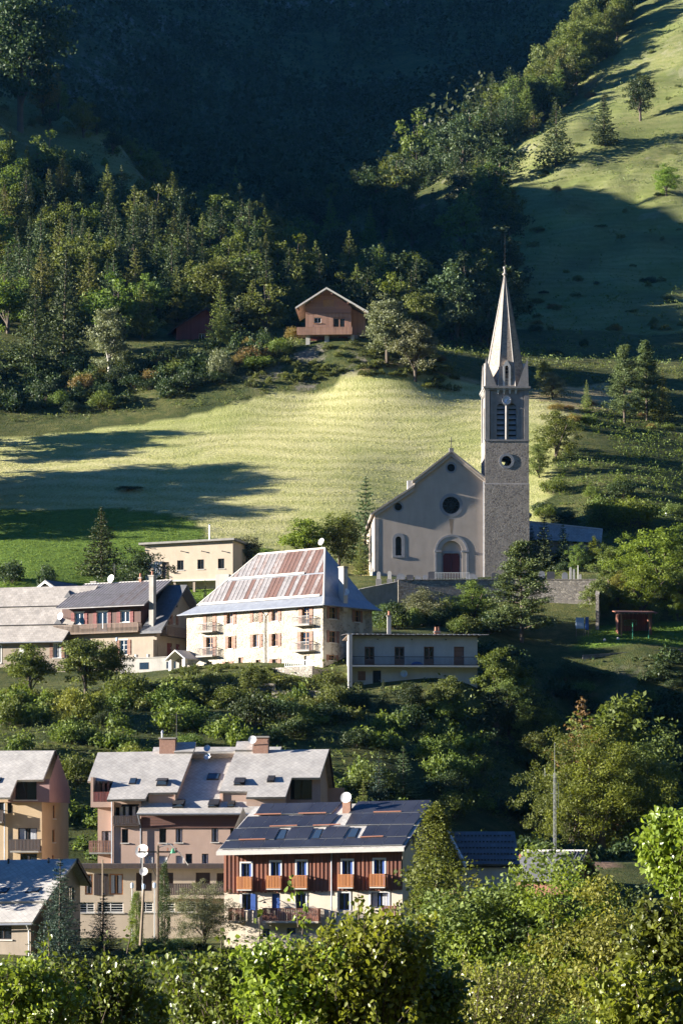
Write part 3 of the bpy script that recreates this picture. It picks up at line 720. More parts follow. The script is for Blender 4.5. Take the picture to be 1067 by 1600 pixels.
    m = MB(); fbox(m, tf, oc[0] - orr, oc[0] + orr, oc[1] - orr * .82, oc[1] - orr * .68, .35, .6); m.build('bell_beam', 'pole_wood', st)
    # belfry: corner piers, recessed panel with two louvred openings, on all four sides
    yc = fy + d / 2; xc = (x0 + x1) / 2
    la, lt = T(776, 630); lb, lz = T(787.8, 687); ra, _ = T(794.5, 630); rb, _ = T(806.4, 687)
    def pane_arch(a, b):
        r = (b - a) / 2; zc = lt - r; return [(a, lz), (b, lz)] + [((a + b) / 2 + r * math.cos(math.pi * i / 10), zc + r * math.sin(math.pi * i / 10)) for i in range(11)]
    hw = w / 2
    for k in range(4):
        rot = Matrix.Rotation(math.pi / 2 * k, 3, 'Z')
        def fs(a, dd, z, rot=rot): q = rot @ Vector((a - xc, -hw + dd, 0)); return (xc + q.x, yc + q.y, z)
        m = MB(); m.hole_wall([(x0 + .55, zs), (x1 - .55, zs), (x1 - .55, zt), (x0 + .55, zt)], [pane_arch(la, lb), pane_arch(ra, rb)], lambda a, dd, z: fs(a, dd + .22, z), .5)
        pn = m.build('belfry_panel', 'ashlar', rt)
        if k in (0, 3):
            for (a, b) in ((la, lb), (ra, rb)):
                n = 7
                for i in range(n):
                    z0_ = lz + (lt - lz) * (i + .05) / n
                    m = MB(); p = [fs(a + .01, .40, z0_), fs(b - .01, .40, z0_), fs(b - .01, .74, z0_ + .5), fs(a + .01, .74, z0_ + .5)]
                    m.prism(p, (0, 0, .06)); m.build('louver', 'louver', pn)
                m = MB(); m.prism([fs(q[0], .78, q[1]) for q in pane_arch(a, b)], Vector(fs(a, .84, 0)) - Vector(fs(a, .78, 0))); m.build('dark_opening', 'dark', pn)  # near-black sheet, painted shade of the belfry interior
            m = MB(); p = fs((lb + ra) / 2, .15, lz); q = fs((lb + ra) / 2, .15, lt - .3); m.tube(p, q, .2, .18, 10); m.build('mullion', 'ashlar', pn)
            for i in range(4):
                a = x0 + w * (.30 + .135 * i); m = MB()
                p = [fs(a - .16, -.12, zt), fs(a + .16, -.12, zt), fs(a + .10, .0, zt - .55), fs(a, .0, zt - .75), fs(a - .10, .0, zt - .55)]
                m.prism(p, Vector(fs(a, .3, 0)) - Vector(fs(a, 0, 0))); m.build('corbel', 'marble', pn)
    for (a, b) in ((x0, fy), (x1 - .62, fy), (x0, fy + d - .62), (x1 - .62, fy + d - .62)):
        m = MB(); m.box(a, a + .62, b, b + .62, zs, zt)
        m.build('corner_pier', 'ashlar', rt)
    for a in (x0 + .72, x1 - 1.06):
        m = MB(); m.box(a, a + .34, fy + .1, fy + .26, zs, zt - .3); m.build('pilaster', 'ashlar', rt)
    m = MB(); m.box(x0 - .05, x1 + .05, fy - .05, fy + d + .05, zs - .12, zs + .12); m.build('string_course', 'ashlar', rt)
    m = MB(); m.box(x0 - .22, x1 + .22, fy - .22, fy + d + .22, zt + .02, zt + .28); m.box(x0 - .1, x1 + .1, fy - .1, fy + d + .1, zt - .2, zt + .02); m.build('cornice', 'ashlar', rt)
    # clock
    cc = T(791.2, 625.2); m = MB(); m.prism([(cc[0] + .54 * math.cos(2 * math.pi * i / 28), fy - .02, cc[1] + .54 * math.sin(2 * math.pi * i / 28)) for i in range(28)], (0, .3, 0)); ck = m.build('clock_dial', 'white_paint', rt)
    m = MB(); m.ring(cc[0], cc[1], .52, .60, tf, -.06, .1)
    m.build('clock_rim', 'ashlar_grey', ck)
    for i in range(12):
        t_ = math.pi * i / 6; m = MB(); d_ = Vector((math.sin(t_), 0, math.cos(t_))); p = Vector((cc[0], fy - .03, cc[1])); m.tube(p + d_ * .36, p + d_ * .48, .03, .03, 4); m.build('hour_mark', 'blue_paint', ck)
    for t_, l_ in ((R(75), .30), (R(215), .44)):
        m = MB(); d_ = Vector((math.sin(t_), 0, math.cos(t_))); p = Vector((cc[0], fy - .05, cc[1])); m.tube(p - d_ * .08, p + d_ * l_, .045, .02, 5); m.build('clock_hand', 'blue_paint', ck)
    # spire
    zb = zt + .28; za = L(790, 431, fy + d / 2)[1]; r8 = hw * .965 / math.cos(math.pi / 8)
    m = MB(); b = [(xc + r8 * math.cos(math.pi / 8 + math.pi / 4 * i), yc + r8 * math.sin(math.pi / 8 + math.pi / 4 * i), zb) for i in range(8)]
    tpp = [(xc + .1 * math.cos(math.pi / 8 + math.pi / 4 * i), yc + .1 * math.sin(math.pi / 8 + math.pi / 4 * i), za) for i in range(8)]
    for i in range(8): m.face([b[i], b[(i + 1) % 8], tpp[(i + 1) % 8], tpp[i]])
    sp = m.build('spire', 'spire', rt)
    for i in range(8):
        m = MB(); m.tube(b[i], tpp[i], .10, .05, 5); m.build('spire_rib', 'ashlar', sp)
    m = MB(); m.lathe([(.1, 0), (.16, .15), (.34, .3), (.34, .42), (.17, .55), (.13, 1.0), (.24, 1.2), (.27, 1.32), (.1, 1.4)], (xc, yc, za - .15), 12); m.build('finial', 'ashlar', sp)
    z = za + 1.2; m = MB(); m.tube((xc, yc, z), (xc, yc, z + 4.3), .022, .012, 6); m.tube((xc - .26, yc, z + 1.5), (xc + .26, yc, z + 1.5), .02)
    m.lathe([(.02, 0), (.14, .12), (.02, .26)], (xc, yc, z + .6), 10); m.build('spire_cross', 'iron', sp)
    ph = L(760, 558, fy)[1] - zb
    for sx in (0, 1):
        for sy in (0, 1):
            m = MB(); e = 1.55; ax = x0 + .02 if sx == 0 else x1 - .02; ay = fy + .02 if sy == 0 else fy + d - .02; ux = 1 if sx == 0 else -1; uy = 1 if sy == 0 else -1
            q = [(ax, ay, zb), (ax + ux * e, ay, zb), (ax, ay + uy * e, zb)]; tip = (ax + ux * .12, ay + uy * .12, zb + ph)
            m.face(q); m.face([q[0], q[1], tip]); m.face([q[1], q[2], tip]); m.face([q[2], q[0], tip]); m.build('corner_pinnacle', 'ashlar', sp)
    for k in range(4):
        rot = Matrix.Rotation(math.pi / 2 * k, 3, 'Z')
        def g(a, dd, z, rot=rot): q = rot @ Vector((a, -hw * .965 + dd, 0)); return (xc + q.x, yc + q.y, z)
        hz = 3.3; ww = .52
        m = MB(); o_ = [(-ww, zb), (ww, zb), (ww, zb + hz - .6), (0, zb + hz + .25), (-ww, zb + hz - .6)]
        r = .24; hl = [(-r, zb + .1), (r, zb + .1)] + [(r * math.cos(math.pi * i / 8), zb + hz - .75 + r * math.sin(math.pi * i / 8)) for i in range(9)]
        m.hole_wall(o_, [hl], lambda a, dd, z: g(a, dd + .02, z), .25)
        for i in (2, 3):
            pa, pb = o_[i], o_[(i + 1) % 5]; m.face([g(pa[0], .02, pa[1]), g(pb[0], .02, pb[1]), g(pb[0], 1.9, pb[1]), g(pa[0], 1.9, pa[1])])
        for sgn in (-1, 1): m.face([g(sgn * ww, .02, zb), g(sgn * ww, 1.6, zb), g(sgn * ww, 1.6, zb + hz - .6), g(sgn * ww, .02, zb + hz - .6)])
        lu = m.build('lucarne', 'marble', sp)
        if k == 0:
            m = MB(); m.prism([g(p[0], .3, p[1]) for p in hl], (0, .06, 0)); m.build('dark_opening', 'dark', lu)  # near-black sheet painted in for the unlit lucarne
            for i in range(6): m = MB(); zz = zb + .35 + i * .42; m.prism([g(-r, .12, zz), g(r, .12, zz), g(r, .28, zz + .18), g(-r, .28, zz + .18)], (0, 0, .05)); m.build('louver', 'grey_wood', lu)
build_church()

# ================================================================== STONE HOUSE with the rusty hipped roof
def build_stone_house():
    f = Fr('stone_house', 504.5, 1058, 305, -40, 'three storey pale rubble stone house with hipped sheet roof streaked with rust', 'house')
    rt = f.root; Z = zoomer(3.233, 270, 840)
    xl = f.L(292, 1000)[0]; L2 = 8.6; zt = f.L(504.5, 944)[1]; base = -3.0
    fn = front(0); fr_ = right(0)
    def rz(x0, y0, x1, y1):
        a, z1 = f.L(*Z(x0, y0)); b, z0 = f.L(*Z(x1, y1)); return a, b, z0, z1
    wins = [rz(*r) for r in ((276,372,305,435),(408,362,437,427),(503,358,531,420),(283,500,304,560),(408,490,437,552),(503,486,531,548),(505,614,530,668),(268,628,290,668),(172,628,198,670),(420,618,444,650))]
    drs = [rz(*r) for r in ((172,377,204,474),(655,347,690,440),(172,503,204,598),(648,477,690,570))]
    gdr = [rz(*r) for r in ((332,606,358,672),(663,597,690,676))]
    m = MB(); m.hole_wall([(xl, base), (0, base), (0, zt), (xl, zt)], [rect(*w) for w in wins + drs + gdr], fn, .35)
    def sz(x0, y0, x1, y1):
        a, z1 = f.S(*Z(x0, y0), 0); b, z0 = f.S(*Z(x1, y1), 0); return a, b, z0, z1
    sw = [sz(*r) for r in ((790,348,826,412),(790,470,826,532),(788,592,822,622),(918,366,944,428))]
    sw = [(a, min(b, L2 - .3), c, d) for a, b, c, d in sw]
    m.hole_wall([(0, base), (L2, base), (L2, zt), (0, zt)], [rect(*w) for w in sw], fr_, .35)
    m.face([(xl, 0, base), (xl, L2, base), (xl, L2, zt), (xl, 0, zt)]); m.face([(xl, L2, base), (0, L2, base), (0, L2, zt), (xl, L2, zt)])
    m.build('wall', 'rubble_white', rt)
    for i, w in enumerate(wins):
        window(rt, fn, *w, depth=.25, frame='jamb', mull=1, bars=1, sill='trim', shutters=('shutter', .48) if i < 8 else None, fw=.07, curtain=i % 2 == 0)
    for w in drs:
        window(rt, fn, *w, depth=.22, frame='jamb', mull=1, bars=2, sill=None, shutters=('shutter', .5), name='french_window', fw=.08)
        balcony(rt, fn, w[0] - .85, w[1] + .75, w[2], .95, .95, 'concrete', 'iron', .13)
    door(rt, fn, *gdr[0], 'shutter', .25); door(rt, fn, *gdr[1], 'white_paint', .25)
    for w in sw: window(rt, fr_, *w, depth=.25, frame='jamb', mull=1, bars=1, sill='trim', shutters=('shutter', .42))
    # roof: steep upper slopes and a flatter skirt at the eaves
    ov = .75; ze = zt - .12; hb = 1.55
    rl = f.F(404.5, 866, L2 / 2); rr = f.F(508, 857, L2 / 2); zr = (rl.z + rr.z) / 2
    E = [(xl - ov, -ov, ze), (ov, -ov, ze), (ov, L2 + ov, ze), (xl - ov, L2 + ov, ze)]
    ra, rb = Vector((rl.x, L2 / 2, zr)), Vector((min(rr.x, -.6), L2 / 2, zr))
    def kink(e, r, t): e = Vector(e); q = e.lerp(r, t); q.z = e.z + (r.z - e.z) * (t * .62); return q
    K = [kink(E[0], ra, .24), kink(E[1], rb, .24), kink(E[2], rb, .24), kink(E[3], ra, .24)]
    m = MB()
    for i in range(4): m.face([E[i], E[(i + 1) % 4], K[(i + 1) % 4], K[i]])
    m.face([K[1], K[2], rb]); m.face([K[3], K[0], ra]); m.face([K[2], K[3], ra, rb])
    m.face([K[0], K[1], rb, ra])
    m.face([(e[0], e[1], e[2] - .02) for e in E])
    roof = m.build('roof', 'zinc', rt)
    # the front slope is covered in separate sheets, two courses, many rusted through
    k0, k1 = K[0], K[1]; nrm = (k1 - k0).cross(ra - k0).normalized()
    if nrm.z < 0: nrm = -nrm
    rn = random.Random(5)
    wsh = .62
    for c0, c1 in ((.02, .47), (.50, .985)):
        def edge(s, side): return (k0.lerp(ra, s) if side == 0 else k1.lerp(rb, s))
        a0, b0, a1, b1 = edge(c0, 0), edge(c0, 1), edge(c1, 0), edge(c1, 1)
        x = a0.x + .1
        while x < b0.x - .1:
            x2 = min(x + wsh, b0.x)
            def at(xx, s):
                lo, hi = edge(s, 0), edge(s, 1); t = (xx - lo.x) / (hi.x - lo.x); return lo.lerp(hi, t)
            # clip the sheet where it runs into the hips
            pts = []
            for xx in (x, x2 - .05):
                smax = c1; lo, hi = a1.x, b1.x
                if xx < a1.x: smax = c0 + (c1 - c0) * (xx - a0.x) / max(.01, a1.x - a0.x)
                if xx > b1.x: smax = c0 + (c1 - c0) * (b0.x - xx) / max(.01, b0.x - b1.x)
                pts.append((at(xx, c0), at(xx, max(smax, c0 + .01))))
            p = [pts[0][0], pts[1][0], pts[1][1], pts[0][1]]
            t = (x - k0.x) / (k1.x - k0.x)
            pr = .12 + .75 * max(0, t - .42) * (1.25 if c0 > .1 else 1.35); u = rn.random()
            if .34 < t < .44 and c0 > .3: pr = .6
            mt = 'sheet_rust' if u < pr else ('sheet_mid' if u < pr + .30 else 'sheet')
            m = MB(); m.prism([q + nrm * .012 for q in p], nrm * .03)
            m.tube(p[0] + nrm * .05, p[3] + nrm * .05, .028, .028, 5); m.build('roof_sheet', mt, roof)
            x = x2
    for s, e0, e1 in ((.485, .02, .80), (.0, .02, .97)):
        lo, hi = k0.lerp(ra, s), k1.lerp(rb, s); m = MB(); a = lo.lerp(hi, e0) + nrm * .1; b = lo.lerp(hi, e1) + nrm * .1
        m.prism([a, b, b + Vector((0, .05, .22)), a + Vector((0, .05, .22))], nrm * .05); m.build('snow_guard', 'trim', roof)
    for p, q in ((ra, rb), (K[1], rb), (K[0], ra), (E[1], K[1])):
        m = MB(); m.tube(Vector(p) + Vector((0, 0, .03)), Vector(q) + Vector((0, 0, .03)), .11, .11, 6); m.build('ridge_cap', 'trim', roof)
    gutter(rt, (xl - ov, -ov - .05, ze - .04), (ov, -ov - .05, ze - .04)); gutter(rt, (ov + .05, -ov, ze - .04), (ov + .05, L2 + ov, ze - .04))
    x = f.L(*Z(470, 500))[0]; m = MB(); m.path([(x, -.7, ze - .1), (x, -.1, ze - .7), (x, -.1, base + 1)], .055); m.build('downpipe', 'iron', rt)
    # chimney on the right hip
    y0, _ = f.S(*Z(862, 300), .35); y1, _ = f.S(*Z(896, 300), .35); ztop = f.S(*Z(880, 152), .3)[1]
    chimney(rt, -.35, .35, y0, y0 + .75, zt - .6, ztop, 'white_wall', 0)
    dish(rt, (.45, y0 + .3, zt + 1.55), .42, (.4, -1, .25), stem=(.2, y0 + .35, zt + 1.2))
    dish(rt, rb + Vector((-.45, -.1, .75)), .42, (-.1, -1, .35), stem=rb + Vector((-.45, 0, -.1)))
    # porch at the far left
    pa, pz = f.L(*Z(48, 650)); pb, _ = f.L(*Z(165, 650)); m = MB(); q0 = f.L(*Z(100, 720))[1]; q1 = f.L(*Z(100, 592))[1]
    xa, xb = xl - 1.0, xl + 1.6
    for a in (xa, xb - .45): m.box(a, a + .45, -2.0, -1.55, base, q1 - .6)
    pc = m.build('porch', 'trim', rt)
    m = MB(); xm = (xa + xb) / 2
    for s0, s1 in (((xa - .3, q1 - .7), (xm, q1 + .35)), ((xm, q1 + .35), (xb + .3, q1 - .7))):
        m.prism([(s0[0], -2.3, s0[1]), (s1[0], -2.3, s1[1]), (s1[0], .1, s1[1]), (s0[0], .1, s0[1])], (0, 0, .14))
    m.build('porch_roof', 'trim', pc)
    # front terrace with its rubble wall
    tz = f.L(*Z(660, 674))[1]; xt = f.L(*Z(495, 674))[0]
    m = MB(); m.box(xt, 1.2, -3.2, -.02, base - 3, tz - .04); m.box(xt - .02, 1.25, -3.25, -2.9, base - 3, tz + .25); m.build('terrace', 'wall_stone', rt)
    m = MB(); rail(m, front(-3.05), -2.9, 1.1, tz + .24, .7, 0, .3, .02); m.build('terrace_railing', 'white_paint', rt)
    return f
SH = build_stone_house()

# ================================================================== SHADED HOUSE with the long balcony
def build_balcony_house():
    f = Fr('balcony_house', 549.4, 1092, 298, 4, 'pale flat-roofed house with one long balcony across four doors', 'house')
    rt = f.root; Z = zoomer(4.64, 530, 970); fn = front(0); base = -5
    xr = f.L(745.5, 1040)[0]; zt = f.L(600, 993)[1]; dep = 7.5
    def rz(x0, y0, x1, y1):
        a, z1 = f.L(*Z(x0, y0)); b, z0 = f.L(*Z(x1, y1)); return a, b, z0, z1
    ds = [rz(*r) for r in ((183,187,255,326),(400,187,472,326),(613,187,686,326),(830,187,904,326))]
    lo = [rz(135,365,190,433), rz(243,360,302,500)]
    m = MB(); m.hole_wall([(0, base), (xr, base), (xr, zt), (0, zt)], [rect(*w) for w in ds + lo], fn, .3)
    m.face([(0, 0, base), (0, dep, base), (0, dep, zt), (0, 0, zt)]); m.face([(xr, 0, base), (xr, dep, base), (xr, dep, zt), (xr, 0, zt)]); m.face([(0, dep, base), (xr, dep, base), (xr, dep, zt), (0, dep, zt)])
    m.build('wall', 'white_wall', rt)
    zf = ds[0][2]
    for i, w in enumerate(ds):
        if i == 3: door(rt, fn, *w, 'shutter', .2)
        else:
            d_ = window(rt, fn, *w, depth=.2, frame='shutter', mull=1, bars=1, sill=None, name='french_window', fw=.12)
            m = MB(); fbox(m, fn, w[0] + .1, w[1] - .1, w[2] + .05, w[2] + .75, .12, .18); m.build('lower_panel', 'shutter', d_)
    window(rt, fn, *lo[0], depth=.04, frame='shutter', pane='shutter', mull=1, sill='trim')
    door(rt, fn, *lo[1], 'dark', .22)
    balcony(rt, fn, .0, xr + .05, zf, 1.1, .95, 'trim', 'iron', .13, t=.18)
    m = MB(); fbox(m, fn, -.42, -.02, base, zt + .02, -1.1, .4); m.build('end_wall', 'white_wall', rt)
    # low corrugated roof: ripples run back from the eave
    m = MB(); n = int((xr + 2.0) / .11); ys = (-.75, dep + .4); x_ = [-.7 + .11 * k for k in range(n + 1)]
    for k in range(n):
        za = zt + .1 + (.035 if k % 2 else -.035); zb_ = zt + .1 + (.035 if (k + 1) % 2 else -.035)
        m.face([(x_[k], ys[0], za), (x_[k + 1], ys[0], zb_), (x_[k + 1], ys[1], zb_ + .5), (x_[k], ys[1], za + .5)])
    r_ = m.build('roof', 'sheet', rt)
    m = MB(); m.box(-.5, xr + .3, -.5, dep, zt - .06, zt + .02); m.build('roof_deck', 'grey_wood', r_)
    for k in range(int((xr + 1.2) / .55)):
        m = MB(); x = -.6 + k * .55; m.box(x, x + .22, -.80, -.70, zt + .02, zt + .14); m.build('eave_clip', 'marble', r_)
    for k in range(3): m = MB(); x = 2.8 + k * 3.7; m.tube((x, -.1, zt - .35), (x, -.3, zt - .45), .05, .07, 6); m.build('wall_lamp', 'iron', rt)
    cx_ = f.L(610, 960)[0]; chimney(rt, cx_ - .2, cx_ + .2, 1.6, 2.0, zt, f.L(610, 963, 1.6)[1], 'white_wall', 1)
    cx_ = f.L(690, 960)[0]; chimney(rt, cx_ - .3, cx_ + .3, 4.6, 5.1, zt, zt + .75, 'terracotta', 2)
    a, z = f.L(*Z(465, 385)); dish(rt, (a, -.35, z), .40, (.1, -1, .2), mat='pale_blue', stem=(a, 0, z))
    # tarpaulin heap on the balcony
    a0, z0 = f.L(*Z(515, 322), -.6); a1, _ = f.L(*Z(612, 322), -.6); m = MB(); n = 12
    for i in range(n):
        for (ia, ib) in ((i, i + 1),):
            for j in range(6):
                def q(i_, j_):
                    t = i_ / n; s = j_ / 6; h = .42 * math.sin(math.pi * min(max(t, .0), 1)) ** .5 * math.sin(math.pi * s) ** .6 if 0 < t < 1 and 0 < s < 1 else 0
                    return (a0 + (a1 - a0) * t, -.9 + .6 * s, zf + .01 + h * (1 + .2 * noise.noise((t * 5, s * 5, 1))))
                m.face([q(ia, j), q(ib, j), q(ib, j + 1), q(ia, j + 1)])
    o = m.build('tarpaulin', 'blue_tarp', None, True); o.location = f.O; o.rotation_euler = (0, 0, f.th)
    tag(o, 'crumpled blue tarpaulin heaped on the long balcony', 'tarpaulin')
build_balcony_house()

# ================================================================== BROWN FARMHOUSE and its long slate neighbour
def build_farmhouse():
    f = Fr('farmhouse', 222, 1046, 323, -26, 'farmhouse with dark timber upper floor, balcony and ribbed sheet-metal roof', 'house')
    rt = f.root; Z = zoomer(4.446, 60, 890); fn = front(0); base = -3
    xl = f.L(98, 1000)[0]; zt = f.L(218, 948)[1]; zm = f.L(*Z(690, 440))[1]; xs = 2.0; dep = 10.5
    def rz(x0, y0, x1, y1, v=0):
        a, z1 = f.L(*Z(x0, y0), v); b, z0 = f.L(*Z(x1, y1), v); return a, b, z0, z1
    up = [rz(258,300,320,380), rz(412,294,484,425), rz(576,290,638,366)]; lo = [rz(568,490,620,590)]
    m = MB(); m.hole_wall([(xl, base), (xs, base), (xs, zm), (xl, zm)], [rect(*w) for w in lo], fn, .25)
    fs = right(xs)
    def sz(x0, y0, x1, y1):
        a, z1 = f.S(*Z(x0, y0), xs); b, z0 = f.S(*Z(x1, y1), xs); return a, b, z0, z1
    g_lo = [sz(800,485,832,607), sz(895,508,930,605), sz(957,515,985,605)]; g_up = [sz(880,308,905,380), sz(935,318,957,382)]
    ya, zg = f.S(*Z(915, 150), xs); zg = f.S(*Z(915, 130), xs)[1]; ya = dep * .5; zgl = f.L(*Z(740, 400))[1]
    m.hole_wall([(0, base), (dep, base), (dep, zgl + .9), (ya, zg), (0, zgl)], [rect(a, min(b, dep - .2), c, d) for a, b, c, d in g_lo + g_up], fs, .25)
    m.face([(xl, 0, base), (xl, dep, base), (xl, dep, zt), (xl, 0, zt)]); m.face([(xl, dep, base), (xs, dep, base), (xs, dep, zt), (xl, dep, zt)])
    m.build('wall', 'tan_wall', rt)
    m = MB(); m.hole_wall([(xl, zm), (-.1, zm), (-.1, zt + .1), (xl, zt + .1)], [rect(*w) for w in up], front(-.06), .2); m.face([(-.1, -.06, zm), (-.1, 3.4, zm), (-.1, 3.4, zt + 1.2), (-.1, -.06, zt)])
    m.build('timber_wall', 'brown_wood', rt)
    for w in up: window(rt, front(-.06), *w, depth=.12, frame='white_paint', mull=1, sill='trim', shutters=('barn_red', .5), surround='white_paint', fw=.09)
    for w in lo: window(rt, fn, *w, depth=.15, frame='white_paint', mull=1, bars=2, sill='trim', shutters=('shutter', .45), surround='white_paint')
    for w in g_up: window(rt, fs, w[0], min(w[1], dep - .2), w[2], w[3], depth=.15, frame='white_paint', sill=None, shutters=('shutter', .5))
    for w in g_lo: door(rt, fs, w[0], min(w[1], dep - .2), w[2], w[3], 'barn_red', .15)
    bz = f.L(*Z(400, 436), -1.1)[1]
    balcony(rt, fn, xl - .6, .1, bz, 1.15, 1.0, 'grey_wood', 'grey_wood', .17, .45)
    y0, z0 = f.S(*Z(828, 440), xs + 1.0); balcony(rt, fs, max(y0, .8), dep - .4, z0, 1.0, 1.0, 'grey_wood', 'grey_wood', .17, .5)
    # ribbed metal roof over the timber front
    e0 = f.F(*Z(125, 268), -1.3); e1 = f.F(*Z(727, 247), -1.3); vr = dep * .5
    r0 = f.F(*Z(275, 104), vr); r1 = f.F(*Z(882, 84), vr)
    e0.z = e1.z = (e0.z + e1.z) / 2; r0.z = r1.z = (r0.z + r1.z) / 2
    x0_, x1_ = e0.x, e1.x + .2; nr = Vector((0, -(r0.z - e0.z), vr + 1.3)).normalized()
    m = MB(); m.prism([(x0_, -1.3, e0.z), (x1_, -1.3, e0.z), (x1_, vr, r0.z), (x0_, vr, r0.z)], (0, 0, -.1)); rf = m.build('metal_roof', 'sheet', rt)
    n = int((x1_ - x0_) / .42)
    for c0, c1 in ((0, .47), (.49, 1)):
        for k in range(n):
            xa = x0_ + (x1_ - x0_) * k / n; xb = x0_ + (x1_ - x0_) * (k + 1) / n - .05
            def q(x, t): return Vector((x, -1.3 + (vr + 1.3) * t, e0.z + (r0.z - e0.z) * t)) + nr * (.02 + (.03 if c0 == 0 else .06))
            m = MB(); m.prism([q(xa, c0), q(xb, c0), q(xb, c1), q(xa, c1)], nr * .012); m.tube(q(xa, c0) + nr * .03, q(xa, c1) + nr * .03, .035, .035, 5); m.build('roof_sheet', 'sheet' if random.random() < .85 else 'sheet_mid', rf)
    m = MB(); m.tube((x0_, vr, r0.z + .06), (x1_, vr, r0.z + .06), .1, .1, 6); m.build('ridge_cap', 'trim', rf)
    # old steep roof showing at the gable end, and its back slope
    m = MB(); xo = xs + 1.15
    m.prism([(x1_ - .8, -.9, zgl - .55), (xo, -.9, zgl - .55), (xo, ya, zg + .55), (x1_ - .8, ya, zg + .55)], (0, 0, -.28)); 
    m.prism([(xl - .8, ya, r0.z - .1), (xo, ya, zg + .55), (xo, dep + .9, zgl + .2), (xl - .8, dep + .9, zgl + .2)], (0, 0, -.28)); m.build('old_roof', 'slate_dark', rt)
    for k in range(4):
        m = MB(); t = (k + .5) / 4; m.box(xs - .1, xo - .1, ya * t - .1 - .6 * (1 - t), ya * t + .1 - .6 * (1 - t), zgl - .75 + (zg - zgl + .95) * t - .35, zgl - .75 + (zg - zgl + .95) * t - .05); m.build('purlin', 'dark_wood', rt)
    # chimney in front of the old roof
    a, zt_ = f.L(*Z(785, 45), -.3); zb_ = f.L(*Z(785, 335), -.3)[1]
    chimney(rt, a - .3, a + .3, -.3, .35, zb_ - 1.2, zt_, 'concrete', 1)
    a, z = f.F(*Z(514, 80), vr).x, r0.z; dish(rt, (a, vr - .2, z + .55), .5, (-.2, -1, .3), stem=(a, vr, z - .05))
    a, z = f.L(*Z(160, 325), -1.2); dish(rt, (a, -1.3, z), .45, (-.2, -1, .3), stem=(a + .1, -.05, z - .1))
    a = f.F(*Z(713, 80), vr).x; chimney(rt, a - .15, a + .15, vr - .2, vr + .1, r0.z - .2, r0.z + .45, 'terracotta', 1)
    a = f.F(*Z(360, 80), vr).x; chimney(rt, a - .35, a + .35, vr + .8, vr + 1.3, r0.z - .8, r0.z + .35, 'concrete', 0)
    m = MB(); a = f.F(*Z(530, 80), vr).x; m.tube((a, vr, r0.z - .1), (a, vr, r0.z + 2.4), .025); 
    for k in range(4): m.tube((a - .3, vr, r0.z + 1.6 + .2 * k), (a + .3, vr, r0.z + 1.6 + .2 * k), .012)
    m.build('aerial', 'iron', rt)
    # lower terrace wall
    ta = f.L(*Z(580, 618), -1.8)[0]; tz = f.L(*Z(700, 618), -1.8)[1]
    m = MB(); m.box(ta, xs + 4.2, -2.1, -1.8, base - 2, tz); m.box(ta, xs + 4.2, -2.2, -1.75, tz, tz + .1); m.box(ta, xs + 4.2, -1.8, .0, base - 2, tz - .5); w = m.build('terrace_wall', 'concrete', rt)
    for xx in (ta + 2.6, ta + 6.2): m = MB(); fbox(m, front(-2.1), xx, xx + 1.2, tz - 1.3, tz - .5, -.03, .05); m.build('cellar_window', 'glass', w)
    # rose pot
    for k, xx in enumerate((ta + 2.1, ta + 3.7)):
        m = MB(); m.lathe([(.16, 0), (.22, .35), (.2, .36)], (xx, -1.95, tz + .09), 10); o = m.build('flower_pot', 'marble', None); o.location = f.O; o.rotation_euler = (0, 0, f.th)
        tag(o, 'small white flower pot on the farmhouse terrace wall', 'flower pot', 'white pots on the terrace wall')
    # ---- long slate roofed house to the left
    g = Fr('slate_house', 97, 1048, 326, -14, 'long low house under a weathered grey slate roof beside the farmhouse', 'house')
    rt = g.root; xl = g.L(-70, 1020)[0]; zt = g.L(50, 1001)[1]; fn = front(0); dep = 9
    w1 = g.L(*Z(105, 512)); w1b = g.L(*Z(162, 612)); wn1 = (w1[0], w1b[0], w1b[1], w1[1])
    wn2 = (g.L(0, 1020)[0] - .5, g.L(2, 1020)[0], g.L(0, 1036)[1], g.L(0, 1008)[1])
    m = MB(); m.hole_wall([(xl, base), (.6, base), (.6, zt), (xl, zt)], [rect(*wn1), rect(*wn2)], fn, .25); m.face([(.6, 0, base), (.6, dep, base), (.6, dep, zt), (.6, 0, zt)]); m.face([(xl, 0, base), (xl, dep, base), (xl, dep, zt), (xl, 0, zt)])
    m.build('wall', 'tan_wall', rt)
    window(rt, fn, *wn1, frame='white_paint', curtain=True, shutters=('shutter', .4), surround='white_paint'); window(rt, fn, *wn2, frame='white_paint', surround='white_paint')
    vr = dep * .55; zr = g.F(60, 917, vr).z; ze = zt - .15; xr = 1.6
    m = MB(); m.prism([(xl - .6, -.7, ze), (.35, -.7, ze), (xr + 1.2, vr, zr), (xl - .6, vr, zr)], (0, 0, -.2)); m.prism([(xl - .6, vr, zr), (xr + 1.2, vr, zr), (xr + 1.2, dep + .7, ze), (xl - .6, dep + .7, ze)], (0, 0, -.2)); rf = m.build('roof', 'slate_old', rt)
    for t in (.28, .62):
        m = MB(); p = Vector((xl, -.7 + (vr + .7) * t, ze + (zr - ze) * t + .12)); m.tube(p, p + Vector((-xl + .2, 0, 0)), .06, .06, 6); m.build('snow_rail', 'iron', rf)
    gutter(rt, (xl - .6, -.8, ze - .1), (.4, -.8, ze - .1))
    m = MB()
    for k in range(5): z = g.L(35, 1001)[1] - .45 - .5 * k; a = g.L(35, 1020)[0]; w_ = .75 if k % 2 else .5; m.box(a - w_ / 2, a + w_ / 2, -.06, .05, z - .48, z)
    m.build('quoin', 'white_paint', rt)
    p1 = Vector((g.F(93, 975, 1.2).x, 1.2, ze + (zr - ze) * .42)); nr = Vector((0, -(zr - ze), vr + .7)).normalized()
